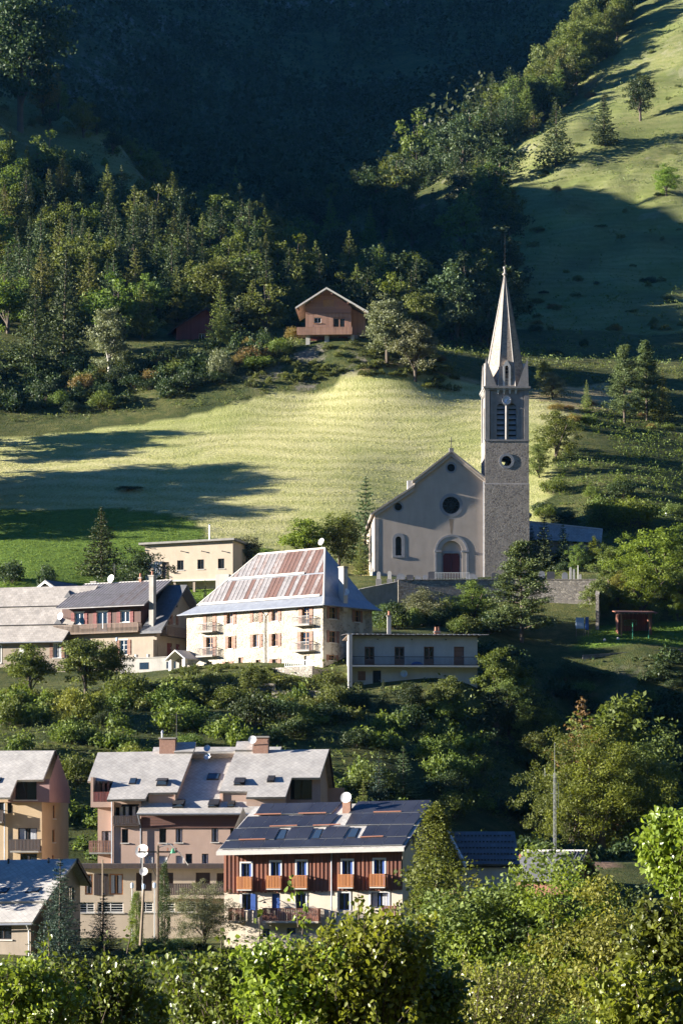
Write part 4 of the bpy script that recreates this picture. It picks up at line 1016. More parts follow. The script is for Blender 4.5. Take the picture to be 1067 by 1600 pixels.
    for px_, t in ((93, .30), (107, .78)):
        q = Vector((g.F(px_, 960, vr * t).x, -.7 + (vr + .7) * t, ze + (zr - ze) * t)); m = MB(); m.prism([q + Vector((-.5, 0, .02)), q + Vector((.5, 0, .02)), q + Vector((0, .2, .8))], (0, 1.0, .35)); m.build('roof_vent', 'slate_dark', rf)
    # small gable roof behind
    h = Fr('outbuilding', 62, 940, 345, -30, 'small gabled outbuilding behind the long slate roof', 'shed')
    rt = h.root; ap = h.L(74, 908); l = h.L(61, 918); r = h.L(87, 918)
    m = MB(); m.prism([(l[0], 0, -4), (r[0], 0, -4), (r[0], 0, l[1]), (ap[0], 0, ap[1] - .15), (l[0], 0, l[1])], (0, 6, 0)); m.build('wall', 'tan_wall', rt)
    m = MB()
    for s0 in (l, r): d_ = .5 if s0 is r else -.5; m.prism([(s0[0] + d_, -.4, l[1] - .35), (ap[0], -.4, ap[1]), (ap[0], 6.3, ap[1]), (s0[0] + d_, 6.3, l[1] - .35)], (0, 0, .14))
    m.build('roof', 'slate_dark', rt)
    m = MB()
    for s0 in (l, r): d_ = .5 if s0 is r else -.5; m.prism([(s0[0] + d_, -.46, l[1] - .35), (ap[0], -.46, ap[1]), (ap[0], -.46, ap[1] - .25), (s0[0] + d_, -.46, l[1] - .6)], (0, .05, 0))
    m.build('bargeboard', 'white_paint', rt)
build_farmhouse()

# ================================================================== MODERN CREAM HOUSE
def build_cream_house():
    f = Fr('modern_house', 364, 928, 362, -15, 'cream modern house with a flat slab roof at the foot of the meadow', 'house')
    rt = f.root; Z = zoomer(5.928, 200, 820); fn = front(0); base = -3
    xl = f.L(227, 880)[0]; zr_ = f.L(*Z(975, 145))[1]; zl = f.L(*Z(160, 190))[1]; zs = f.L(*Z(700, 506))[1]; dep = 8
    def rz(x0, y0, x1, y1):
        a, z1 = f.L(*Z(x0, y0)); b, z0 = f.L(*Z(x1, y1)); return a, b, z0, z1
    ws = [rz(457,330,517,418), rz(645,322,705,410), rz(835,314,893,405)]; dr = [rz(318,346,382,500)]; pl_ = [rz(240,345,300,500)]
    m = MB(); m.hole_wall([(xl, zs), (0, zs), (0, zr_), (xl, zl)], [rect(*w) for w in ws + dr + pl_], fn, .25)
    for x, z in ((xl, zl), (0, zr_)): m.face([(x, 0, zs), (x, dep, zs), (x, dep, z), (x, 0, z)])
    m.face([(xl, dep, base), (0, dep, base), (0, dep, zr_), (xl, dep, zl)]); m.box(xl + .3, -.3, 1.0, dep - .1, base, zs)
    m.build('wall', 'cream', rt)
    for w in ws: window(rt, fn, *w, depth=.18, frame='iron', mull=1, sill='trim')
    for w in pl_: window(rt, fn, *w, depth=.1, frame='white_paint', pane='curtain', mull=2, sill='trim')
    door(rt, fn, *dr[0], 'grey_wood', .2)
    m = MB(); m.prism([(xl - .7, -.6, zl + .02), (.35, -.6, zr_ + .02), (.35, dep + .4, zr_ + .02), (xl - .7, dep + .4, zl + .02)], (0, 0, .26)); m.build('roof', 'concrete', rt)
    m = MB(); m.box(xl, 0, -.5, 1.0, zs - .22, zs + .01); m.build('floor_slab', 'trim', rt)
    xa = f.L(*Z(430, 520))[0]; xb = f.L(*Z(610, 520))[0]
    for x in (xa, xb, -.35): m = MB(); m.box(x, x + .3, -.3, 0, base, zs - .2); m.build('pillar', 'tan_wall', rt)
    for a in (500, 690, 880): q = f.L(*Z(a, 245)); m = MB(); m.tube((q[0], 0, q[1]), (q[0], -.3, q[1]), .05); m.lathe([(.05, 0), (.1, .03), (.06, .14)], (q[0], -.3, q[1] - .08), 8); m.build('wall_lamp', 'iron', rt)
    a, z = f.L(327.7, 821, 2); m = MB(); m.tube((a, 2, zr_ - .3), (a, 2, z), .11, .11, 10); m.lathe([(.17, 0), (.05, .18)], (a, 2, z), 10); m.build('flue', 'steel', rt)
    m = MB(); a, z = f.L(350, 898, -2.5); m.box(a - .9, a + .9, -3.2, -2.2, base, z); m.build('gate_pier', 'white_wall', rt)
build_cream_house()
# ================================================================== HOTEL with the solar roof
def build_hotel():
    f = Fr('solar_house', 628.6, 1475, 200, -12, 'red timber and pale render house with a roof covered in solar panels', 'house')
    rt = f.root; Z = zoomer(2.964, 330, 1240); fn = front(0); base = -3
    xl = f.L(350.5, 1400)[0]; dep = 11.5
    zf0, zf1 = f.L(352, 1393)[1], f.L(628, 1389)[1]; ze0, ze1 = f.L(345, 1331)[1], f.L(628, 1325)[1]
    zf = (zf0 + zf1) / 2
    def rz(x0, y0, x1, y1, v=0):
        a, z1 = f.L(*Z(x0, y0), v); b, z0 = f.L(*Z(x1, y1), v); return a, b, z0, z1
    up = [rz(*r, -.12) for r in ((140,322,186,440),(276,315,321,436),(396,312,441,434),(606,308,654,430),(753,304,802,428))]
    lo = [rz(*r) for r in ((143,464,185,540),(281,464,319,542),(392,462,438,540),(590,460,640,540),(738,458,820,532))]
    gl = [rz(238,625,272,665), rz(350,622,392,650)]
    m = MB(); m.hole_wall([(xl, base), (0, base), (0, zf1), (xl, zf0)], [rect(*w) for w in lo + gl], fn, .25); fs = right(0)
    def sz(x0, y0, x1, y1):
        a, z1 = f.S(*Z(x0, y0), 0); b, z0 = f.S(*Z(x1, y1), 0); return a, b, z0, z1
    sw = [sz(926,186,950,250), sz(916,456,958,548)]; sw = [(a, min(b, dep - 1), c, d) for a, b, c, d in sw]
    rr = f.F(674, 1253, dep / 2); rl = f.F(404, 1259, dep / 2); zr = rr.z
    m.hole_wall([(0, base), (dep, base), (dep, ze1 + .1), (dep / 2, zr - .35), (0, ze1 + .1)], [rect(*w) for w in sw], fs, .25)
    m.face([(xl, 0, base), (xl, dep, base), (xl, dep, ze0), (xl, dep / 2, zr - .35), (xl, 0, ze0)]); m.face([(xl, dep, base), (0, dep, base), (0, dep, ze1), (xl, dep, ze0)])
    m.build('wall', 'hotel_white', rt)
    # board cladding: each board proud by its own amount
    m = MB(); m.hole_wall([(xl, zf0 - .05), (-.01, zf1 - .05), (-.01, ze1 + .1), (xl, ze0 + .1)], [rect(*w) for w in up], front(-.08), .25); cl = m.build('cladding', 'red_wood', rt)
    n = int(-xl / .30); rn = random.Random(3); mb = MB()
    for k in range(n):
        a = xl + (0 - xl) * (k + .12) / n; b = xl + (0 - xl) * (k + .62 + .1 * rn.random()) / n; t = (a - xl) / -xl
        zz0 = zf0 + (zf1 - zf0) * t - .05 - .1 * rn.random(); zz1 = ze0 + (ze1 - ze0) * t + .08; pr = -.115 - .03 * rn.random()
        cuts = [(w[2], w[3]) for w in up if a < w[1] + .1 and b > w[0] - .1]
        for s0, s1 in ([(zz0, zz1)] if not cuts else [(zz0, cuts[0][0] - .02), (cuts[0][1] + .1, zz1)]):
            m = MB(); fbox(m, fn, a, b, s0, s1, pr, -.075); m.build('board', 'red_wood', cl)
    for w in up:
        d_ = window(rt, front(-.12), *w, depth=.16, frame='white_paint', mull=1, sill=None, name='french_window', fw=.06, surround='white_paint')
        for sd in (0, 1): 
            m = MB(); a = w[0] + .02 if sd == 0 else w[1] - .16; fbox(m, front(-.12), a, a + .14, w[2] + .05, w[3] - .05, .02, .08); m.build('shutter', 'blue_paint', d_)
        b = MB(); fbox(b, fn, w[0] - .22, w[1] + .12, w[2] - .14, w[2] - .06, -.62, -.08); bb = b.build('balcony', 'trim', rt)
        h = w[2] + .92
        m = MB(); rail(m, fn, w[0] - .2, w[1] + .1, w[2] - .06, .95, -.58, .105, .03, .72, 0, -.1); m.build('railing', 'orange_wood', bb)
    for i, w in enumerate(lo):
        if i == 1: door(rt, fn, *w, 'blue_paint', .15)
        else:
            d_ = window(rt, fn, *w, depth=.18, frame='blue_paint', mull=1, sill=None, name='french_window', surround='white_paint', curtain=(i == 4))
            if i == 0: m = MB(); fbox(m, fn, w[1] - .02, w[1] + .35, w[2], w[3], -.05, -.01); m.build('shutter', 'blue_paint', d_)
    for w in gl: window(rt, fn, *w, frame='blue_paint', sill=None)
    for w in sw: d_ = window(rt, fs, *w, frame='white_paint', mull=1, sill='trim', surround='white_paint'); m = MB(); fbox(m, fs, w[1] + .02, w[1] + .5, w[2], w[3], -.06, -.02); m.build('shutter', 'blue_paint', d_)
    a0, z0 = f.L(*Z(238, 590), -1.0); a1, _ = f.L(*Z(495, 590), -1.0); balcony(rt, fn, a0, a1, z0, 1.0, .95, 'hotel_white', 'red_wood', .13, .75)
    a0, z0 = f.L(*Z(790, 580), -1.0); a1, _ = f.L(*Z(852, 580), -1.0); balcony(rt, fn, a0, a1, z0, 1.0, .95, 'hotel_white', 'red_wood', .13, .75)
    a0, z0 = f.L(*Z(80, 590), -1.0); a1, _ = f.L(*Z(140, 590), -1.0); balcony(rt, fn, a0, a1, z0, 1.0, .95, 'hotel_white', 'red_wood', .13, .75)
    x = f.L(*Z(560, 300))[0]; m = MB(); m.tube((x, -.2, ze1 - .1), (x, -.2, base + 1), .05); m.build('downpipe', 'zinc', rt)
    # roof plane through eave and ridge
    oe = -.95; e0 = f.F(338, 1331, oe); e1 = f.F(631, 1324.5, oe); r0 = f.F(399, 1260, dep / 2); r1 = f.F(674.5, 1252.5, dep / 2)
    nr = (e1 - e0).cross(r1 - e0).normalized(); nr = nr if nr.z > 0 else -nr
    r0 = Vector((r0.x, dep / 2, r1.z - (r1 - e1).z + (e0.z - e1.z) + (r1.z - e1.z))) if False else r0
    m = MB(); m.prism([e0, e1, r1, r0], -nr * .22)
    bk = lambda p: Vector((p.x, dep + .9, e1.z))
    m.prism([r0, r1, bk(r1), bk(r0)], (0, 0, -.2)); rf = m.build('roof', 'slate', rt)
    m = MB(); m.prism([e0 + Vector((0, -.03, .02)), e1 + Vector((0, -.03, .02)), e1 + Vector((0, -.03, -.26)), e0 + Vector((0, -.03, -.26))], (0, .08, 0)); m.build('fascia', 'trim', rf)
    m = MB(); m.prism([e1 + Vector((.01, 0, .03)), r1 + Vector((.01, 0, .03)), r1 + Vector((.01, 0, -.3)), e1 + Vector((.01, 0, -.3))], (.05, 0, 0)); m.build('bargeboard', 'slate_dark', rf)
    def on(X, Y): return f.pl(*Z(X, Y), e0, nr)
    def panel(a, b, c, d):
        m = MB(); q = [p + nr * .07 for p in (a, b, c, d)]; cc = sum(q, Vector()) / 4
        m.prism([cc + (p - cc) * .975 for p in q], nr * .05, 0, 1); o = m.build('solar_panel', ['solar', 'steel'], rf); return o
    def row(l0, l1, h0, h1, n):
        """panels between the lower edge l0-l1 and the upper edge h0-h1"""
        l0, l1, h0, h1 = on(*l0), on(*l1), on(*h0), on(*h1)
        for k in range(n): panel(l0.lerp(l1, k / n), l0.lerp(l1, (k + 1) / n), h0.lerp(h1, (k + 1) / n), h0.lerp(h1, k / n))
    row((203,103),(557,97),(236,52),(606,44),6); row((634,98),(985,92),(680,42),(1018,35),6)
    row((122,166),(545,155),(170,112),(590,100),8); row((620,152),(940,147),(650,97),(985,93),6)
    row((70,222),(292,218),(110,168),(322,164),4); row((338,218),(448,216),(372,163),(478,161),2); row((502,215),(610,212),(535,160),(645,157),2); row((690,210),(905,203),(722,154),(940,149),4)
    row((38,262),(885,243),(68,226),(912,206),9)
    for p in ((296,217,340,216,355,166,322,168),(460,215,500,214,520,165,486,167),(624,209,668,207,690,160,652,162)):
        skylight(rf, [on(p[0], p[1]), on(p[2], p[3]), on(p[4], p[5]), on(p[6], p[7])], nr, 'glass_blue', .05)
    for a, b in (((272,160),(400,156)),((405,100),(533,97)),((472,156),(600,151)),((752,94),(880,91)),((130,222),(252,219)),((200,105),(325,102)),((690,210),(797,206))):
        p, q = on(*a) + nr * .16, on(*b) + nr * .16; m = MB(); m.tube(p, q, .05, .05, 6); m.build('snow_rail', 'terracotta', rf)
    p = on(628, 85); chimney(rt, p.x - .3, p.x + .3, p.y - .2, p.y + .4, p.z - .8, p.z + .8, 'brick', 1)
    dish(rt, p + Vector((.05, -.5, 1.05)), .42, (-.1, -1, .3), stem=p + Vector((0, 0, .6)))
    # wall lamp on a curved bracket
    a, z = f.L(*Z(215, 500)); m = MB(); pts = [(a, 0, z)] + [(a + .55 * (1 - math.cos(math.pi * k / 8)) / 2 * 1.2, -.05 - .5 * k / 8, z + .4 * math.sin(math.pi * k / 8) + .02) for k in range(9)]; m.path(pts, .02)
    q = pts[-1]; m.lathe([(.16, -.12), (.05, .02)], q, 10); m.build('bracket_lamp', 'iron', rt)
    # blue and white notice board on posts before the corner
    sgn = empty('notice_board', (0, 0, 0), 0, 'white notice board with blue lettering at the corner of the solar house', 'sign'); sgn.location = f.O; sgn.rotation_euler = (0, 0, f.th)
    a0, z1 = f.L(*Z(842, 609), -1.3); a1, z0 = f.L(*Z(886, 668), -1.3); fb = front(-1.3)
    m = MB(); fbox(m, fb, a0, a1, z0, z1, 0, .04); m.build('board', 'white_paint', sgn)
    rn = random.Random(9); bw = a1 - a0
    for r_i, (zz, s0, s1, mt) in enumerate(((.86, .08, .92, 'blue_paint'), (.68, .42, .58, 'blue_paint'), (.50, .08, .92, 'blue_paint'), (.26, .15, .85, 'iron'), (.12, .2, .8, 'blue_paint'))):
        m = MB(); a = a0 + bw * s0
        while a < a0 + bw * s1 - .02:
            w_ = .035 + .03 * rn.random(); zc = z0 + (z1 - z0) * zz; fbox(m, fb, a, a + .012, zc - .045, zc + .045, -.006, .002); fbox(m, fb, a + .014, a + w_, zc + (.02 if rn.random() < .5 else -.045), zc + (.045 if rn.random() < .5 else -.02), -.006, .002); a += w_ + .025
        m.build('lettering', mt, sgn)
    for a in (a0 + .12, a1 - .12): m = MB(); m.tube((a, -1.23, base), (a, -1.23, z1 - .1), .03); m.build('post', 'steel', sgn)
build_hotel()

# ================================================================== PINK APARTMENT BLOCK with stepped slate roofs, plus its terrace wing
def build_block():
    f = Fr('apartment_block', 221, 1440, 232, -5, 'pink apartment block with stepped pale slate roofs and brick chimneys', 'building')
    rt = f.root; Z1 = zoomer(4.639, 120, 1140); Z2 = zoomer(5.08, 330, 1140); fn = front(0); base = -4
    pit = math.tan(R(36)); ov = .8
    ze = f.L(300, 1270, -ov)[1]; n = Vector((0, -pit, 1)).normalized()
    pM = Vector((0, -ov, ze)); pW = pM + Vector((0, 0, 1.05))
    def poly(pp, p0): return [f.pl(x, y, p0, n) for x, y in pp]
    zs = lambda pts, Zf: [Zf(*p) for p in pts]
    # main slope
    M = poly([Z1(435,608), Z2(322,660), (399,1255), (440,1168), (306,1167), (286,1180), (262,1240)], pM)
    yr = f.pl(350, 1167, pM, n).y; zr = f.pl(350, 1167, pM, n).z
    M = [f.pl(*Z1(435,608), pM, n), f.pl(*Z2(322,660), pM, n), f.pl(410, 1240, pM, n), Vector((f.pl(440, 1168, pM, n).x, yr, zr)), Vector((f.pl(240, 1168, pM, n).x, yr, zr)), f.pl(225, 1250, pM, n)]
    m = MB(); m.prism(M, -n * .25); mr = m.build('main_roof', 'slate', rt)
    def wing(pp, nm):
        pts = poly(pp, pW); m = MB(); m.prism(pts, -n * .22); w = m.build(nm, 'slate', rt)
        cc = sum(pts, Vector()) / len(pts); inn = [cc + (p - cc) * .965 - n * .21 for p in pts]
        return w, pts
    LW = zs(((155,165),(600,158),(846,158),(730,455),(520,458),(498,502),(220,507),(266,373),(80,373)), Z1)
    RW = zs(((196,162),(330,160),(598,160),(935,155),(862,380),(640,381),(590,533),(277,536),(291,490),(66,489)), Z2)
    lw, lp = wing(LW, 'wing_roof'); rw, rp = wing(RW, 'wing_roof')
    # cheeks closing the step between wing roofs and main roof
    def cheek(p, q, drop=1.1, t=.12, mat='pink', ins=.18):
        p = Vector(p); q = Vector(q); m = MB(); o_ = Vector((ins, 0, 0)) if ins else Vector()
        m.prism([p - o_ - n * .2, q - o_ - n * .2, q - o_ - n * .2 - Vector((0, 0, drop)), p - o_ - n * .2 - Vector((0, 0, drop))], (-t if ins > 0 else t, 0, 0)); m.build('roof_cheek', mat, rt)
    cheek(lp[2], lp[3]); cheek(rp[0], rp[9], ins=-.18)
    def under(p, q, drop, back=.25, mat='pink'):
        m = MB(); p = Vector(p) + Vector((0, back, -.12)); q = Vector(q) + Vector((0, back, -.12)); m.prism([p, q, q - Vector((0, 0, drop)), p - Vector((0, 0, drop))], (0, .1, 0)); m.build('wing_front', mat, rt)
    under(lp[4] + Vector((.0, 0, 0)), lp[3], 1.0); under(rp[9], rp[8], 1.0); under(rp[7], rp[6], .9, .4)
    # back slope so that the ridge is closed
    m = MB(); xa, xb = lp[0].x, rp[3].x; zb_ = max(lp[0].z, zr)
    m.prism([(xa, lp[0].y, lp[0].z - .05), (xb, rp[3].y, rp[3].z - .05), (xb, rp[3].y + 5, rp[3].z - 3.2), (xa, lp[0].y + 5, lp[0].z - 3.2)], (0, 0, -.2)); m.build('back_roof', 'slate', rt)
    # little raised roof pieces by the chimneys
    for pp, Zf in ((((712,92),(866,88),(846,160),(706,160)), Z1), (((205,92),(330,92),(330,160),(190,160)), Z2)):
        p = poly(zs(pp, Zf), pW + Vector((0, 0, .25))); m = MB(); m.prism(p, -n * .3); m.build('raised_roof', 'slate', rt)
    for (xa, ya, xb, yb), Zf in (((600,66,714,158), Z1), ((332,62,452,160), Z2)):
        q = f.F(*Zf(xa, yb), lp[0].y - .2); r = f.F(*Zf(xb, ya), lp[0].y - .2); chimney(rt, q.x, r.x, q.y, q.y + .9, q.z - .6, r.z, 'brick', 0)
        if Zf is Z1: m = MB(); m.tube((q.x + .2, q.y + .4, r.z), (q.x + .2, q.y + .4, r.z + .6), .1, .1, 8); m.lathe([(.16, 0), (.04, .2)], (q.x + .2, q.y + .4, r.z + .55), 8); m.build('flue', 'steel', rt)
    q = f.F(*Z2(328, 82), lp[0].y - .5); dish(rt, q, .36, (-.1, -1, .3), stem=q + Vector((.1, .4, -.6)))
    q = f.F(*Z1(725, 60), lp[0].y); m = MB(); m.tube(q - Vector((0, 0, .5)), q + Vector((0, 0, 2.2)), .025)
    for k in range(3): m.tube(q + Vector((-.6 + .1 * k, 0, 2.0 - .15 * k)), q + Vector((.6 - .1 * k, 0, 2.0 - .15 * k)), .014)
    m.build('aerial', 'iron', rt)
    for c_ in ((950,170),(950,230)):
        q = f.pl(*Z1(*c_), pM, n) + n * .5; dish(rt, q, .30, (-.2, -1, .3), mat='steel', stem=q - n * .55)
    # roof windows
    def sky(p0, x0, y0, x1, y1, Zf, sl=10, op=0):
        c = [f.pl(*Zf(x0, y1), p0, n), f.pl(*Zf(x1 - sl, y1), p0, n), f.pl(*Zf(x1, y0), p0, n), f.pl(*Zf(x0 + sl, y0), p0, n)]; skylight(rt, c, n, 'glass_blue', .10, op)
    for (p0, x0, y0, x1, y1, Zf, op) in ((pW,378,357,440,398,Z1,.0),(pW,576,362,668,410,Z1,.55),(pM,942,322,1044,366,Z1,0),(pM,694,515,790,570,Z1,.4),(pM,952,515,1042,566,Z1,.3),(pW,180,392,278,444,Z2,.3),(pW,442,376,512,420,Z2,.2),(pM,130,575,196,618,Z2,.3)): sky(p0, x0, y0, x1, y1, Zf, 14, op)
    # ---- walls
    def rz(x0, y0, x1, y1, v=0, Zf=Z1):
        a, z1 = f.L(*Zf(x0, y0), v); b, z0 = f.L(*Zf(x1, y1), v); return a, b, z0, z1
    xA, xB, xC, xR = f.L(150, 1300)[0], f.L(176.5, 1300)[0], f.L(221, 1300)[0], f.L(523, 1250)[0]
    zfas0, zfas1 = f.L(300, 1293.5)[1], f.L(300, 1271)[1]; zlw = f.L(200, 1252)[1]; dep = 9.5
    wm = [rz(*r) for r in ((600,718,650,820),(718,718,768,818),(978,714,1028,815),(790,900,838,990),(908,900,955,990))] + [rz(360,440,376,492,0,zoomer(1,0,0)) if False else (f.L(360,1293)[0], f.L(372,1293)[0], f.L(360,1316)[1], f.L(360,1293)[1]), (f.L(226,1336)[0], f.L(239,1336)[0], f.L(230,1353)[1], f.L(230,1337)[1]), (f.L(245,1336)[0], f.L(262,1336)[0], f.L(250,1353)[1], f.L(250,1337)[1]), (f.L(275,1336)[0], f.L(287,1336)[0], f.L(280,1353)[1], f.L(280,1337)[1])]
    m = MB(); m.hole_wall([(xC, base), (xR - 2, base), (xR - 2, zfas1 + .3), (xC, zfas1 + .3)], [rect(*w) for w in wm], fn, .2)
    lg = rz(272,540,452,688); wl = rz(328,720,375,820)
    m.hole_wall([(xB, base), (xC, base), (xC, zlw + .15), (xB, zlw + .15)], [rect(lg[0], min(lg[1], xC - .1), lg[2], lg[3]), rect(*wl)], front(-.02), .2)
    wa = rz(182,735,252,890, 1.0); za = f.L(150, 1222, 1.0)[1]
    la = rz(136,376,262,524, .6)
    m.hole_wall([(xA, base), (xB + .1, base), (xB + .1, za - 2.0), (xA, za - 2.0)], [rect(wa[0], min(wa[1], xB - .05), wa[2], wa[3])], front(1.0), .2)
    m.face([(xA, 1.0, base), (xA, dep, base), (xA, dep, za), (xA, 1.0, za)]); m.face([(xB, -.02, base), (xB, 1.0, base), (xB, 1.0, zlw), (xB, -.02, zlw)])
    m.face([(xR - 2, 0, base), (xR - 2, 3, base), (xR - 2, 3, zfas1), (xR - 2, 0, zfas1)])
    m.face([(xA, dep, base), (xR, dep, base), (xR, dep, lp[0].z - 3), (xA, dep, lp[0].z - 3)])
    m.build('wall', 'pink', rt)
    for i, w in enumerate(wm): window(rt, fn, *w, depth=.14, frame='dark_wood' if i < 6 else 'white_paint', pane='glass' if i < 6 else 'curtain', mull=(1 if i in (1, 2, 4) else 0), sill='trim', curtain=i in (1, 2, 4))
    window(rt, front(-.02), *wl, depth=.14, frame='dark_wood', mull=0, sill='trim')
    window(rt, front(1.0), wa[0], min(wa[1], xB - .05), wa[2], wa[3], depth=.14, frame='dark_wood', sill=None, name='french_window', curtain=True)
    # loggia box at top left
    m = MB(); zb_ = la[2]; m.box(xA - .5, xB + .6, .4, 4, zb_ - .45, zb_); m.box(xA - .5, xA - .28, .4, 4, zb_, za + .4); lb_ = m.build('loggia', 'pink', rt)
    m = MB(); m.box(xA - .27, xB + .6, 2.6, 2.7, zb_, za + .4); m.build('loggia_back', 'dark_wood', lb_)
    m = MB(); rail(m, front(.42), xA - .25, xB + .3, zb_, .85, 0, .12, .03, .8); m.build('railing', 'barn_red', lb_)
    for k, (a, mt) in enumerate(((.35, 'shutter'), (.75, 'red_wood'), (1.5, 'curtain'), (1.75, 'curtain'))): m = MB(); m.box(xA + a, xA + a + .22, 1.2, 1.24, zb_ + .3, zb_ + 1.75); m.build('hanging_cloth', mt, lb_)
    balcony(rt, front(1.0), xA - .55, xB + .0, wa[2], 1.0, 1.0, 'concrete', 'shutter', .2, .75)
    # middle loggia
    m = MB(); fbox(m, fn, lg[0], min(lg[1], xC - .1), lg[2], lg[3], 1.0, 1.1); lo_ = m.build('loggia_back', 'dark', rt)  # near-black back wall, the recess's shade put into its colour
    m = MB(); rail(m, fn, lg[0] + .02, xC - .12, lg[2], .75, -.25, .14, .03, .85); fbox(m, fn, lg[0], xC - .1, lg[2] - .12, lg[2], -.35, .9); m.build('railing', 'dark_wood', lo_)
    for k in range(2): window(lo_.parent, front(.6), lg[0] + .3 + k * 1.1, lg[0] + 1.2 + k * 1.1, lg[2] + .05, lg[3] - .15, depth=.1, frame='dark_wood', sill=None, name='french_window', curtain=True)
    # brown fascia band under the main eave
    m = MB(); fbox(m, fn, xC + .05, xR - 2.0, zfas0, zfas1 + .12, -.12, -.003); m.build('fascia_band', 'fascia', rt)
    gutter(rt, (M[0].x, -ov - .06, ze - .1), (M[1].x, -ov - .06, ze - .1))
    m = MB(); m.path([(xC - .15, -ov, ze - .15), (xC - .02, -.15, ze - 1.2), (xC - .02, -.15, base + 1)], .055); m.build('downpipe', 'zinc', rt)
    m = MB(); m.tube((xB - .05, -.1, zlw), (xB - .05, -.1, base + 1), .055); m.build('downpipe', 'zinc', rt)
    # right wing walls: dark picture window and gable
    gy = rp[4].y + .7
    c0 = f.F(*Z2(320, 540), gy).x; c1 = f.F(*Z2(868, 560), gy).x; zt_ = rp[4].z - .1; pw0 = f.F(*Z2(625, 390), gy); pw1 = f.F(*Z2(800, 556), gy)
    m = MB(); m.hole_wall([(c0, base), (c1, base), (c1, zt_), (c0, zt_ - .0)], [rect(pw0.x, pw1.x, pw1.z, pw0.z - .05)], front(gy), .6)
    yb_ = rp[3].y; gz_ = rp[3].z - .3
    m.face([(c1, gy, base), (c1, gy + 7.5, base), (c1, gy + 7.5, zt_ - .4), (c1, yb_ , gz_), (c1, gy, zt_)])
    m.build('wing_wall', 'pink', rt)
    window(rt, front(gy), pw0.x, pw1.x, pw1.z, pw0.z - .05, depth=.55, frame='dark_wood', mull=1, sill=None, name='picture_window')
    m = MB(); e = rp[3]; m.prism([e + Vector((-.05, 0, .02)), e + Vector((.1, 0, .02)), e + Vector((.1, 4.5, -3.0)), e + Vector((-.05, 4.5, -3.0))], (0, 0, -.3)); m.build('bargeboard', 'dark_wood', rt)
    # ---- single-storey wing with flat terrace roof in front
    g = Fr('terrace_wing', 128, 1432, 222, -4, 'low wing with brown slab edge and barred windows below the pink block', 'building')
    rt = g.root; Z = zoomer(4.268, 100, 1310); x1 = g.L(378, 1380)[0]; fn = front(0)
    zt = g.L(200, 1358)[1]; zm = g.L(*Z(300, 412))[1]; base = -5
    def rz(x0, y0, x1, y1):
        a, z1 = g.L(*Z(x0, y0)); b, z0 = g.L(*Z(x1, y1)); return a, b, z0, z1
    up = [rz(142,238,194,376), rz(304,236,396,376), rz(480,230,588,350), rz(672,228,730,330), rz(878,228,975,330), rz(1018,232,1090,330)]
    bx = rz(202,236,298,378); lo = [rz(104,426,205,494), rz(226,424,398,494), rz(496,422,596,490), rz(616,422,740,490), rz(760,422,880,490)]
    m = MB(); m.hole_wall([(-.3, base), (x1, base), (x1, zt + .05), (-.3, zt + .05)], [rect(*w) for w in up + lo], fn, .3); m.face([(-.3, 0, base), (-.3, 8, base), (-.3, 8, zt), (-.3, 0, zt)]); m.face([(x1, 0, base), (x1, 8, base), (x1, 8, zt), (x1, 0, zt)])
    m.build('wall', 'hotel_white' if False else 'cream', rt)
    for i, w in enumerate(up):
        if i in (0, 1): window(rt, fn, *w, depth=.16, frame='jamb', mull=i, sill=None, curtain=True, fw=.12)
        else:
            m = MB(); fbox(m, fn, w[0], w[1], w[2], w[3], .28, .4); m.build('doorway_shade_panel', 'dark_wood', rt)  # dark panel closes the opening, its shade put into the colour
    m = MB(); fbox(m, fn, *bx, -.05, .04)
    for k in range(7): a = bx[0] + (bx[1] - bx[0]) * (k + .5) / 7; fbox(m, fn, a - .06, a + .06, bx[2], bx[3], -.075, -.05)
    m.build('timber_panel', 'dark_wood', rt)
    for w in lo: window(rt, fn, *w, depth=.14, frame='white_paint', mull=max(1, int((w[1] - w[0]) / 1.1)), bars=3, sill='trim', fw=.07)
    m = MB(); m.box(-.8, x1, -.7, 7.6, zt + .06, zt + .42); m.build('roof_slab', 'dark_wood', rt)
    a0 = rz(720,310,870,330); m = MB(); zz = rz(720,376,980,378)[2]; fbox(m, fn, rz(600,300,610,330)[0], x1, zz - .25, zz, -1.2, .02); tb = m.build('balcony', 'cream', rt)
    m = MB(); rail(m, fn, rz(650,300,700,330)[0], x1 - .1, zz, .95, -1.1, .14, .03, .85); m.build('railing', 'dark_wood', tb)
build_block()

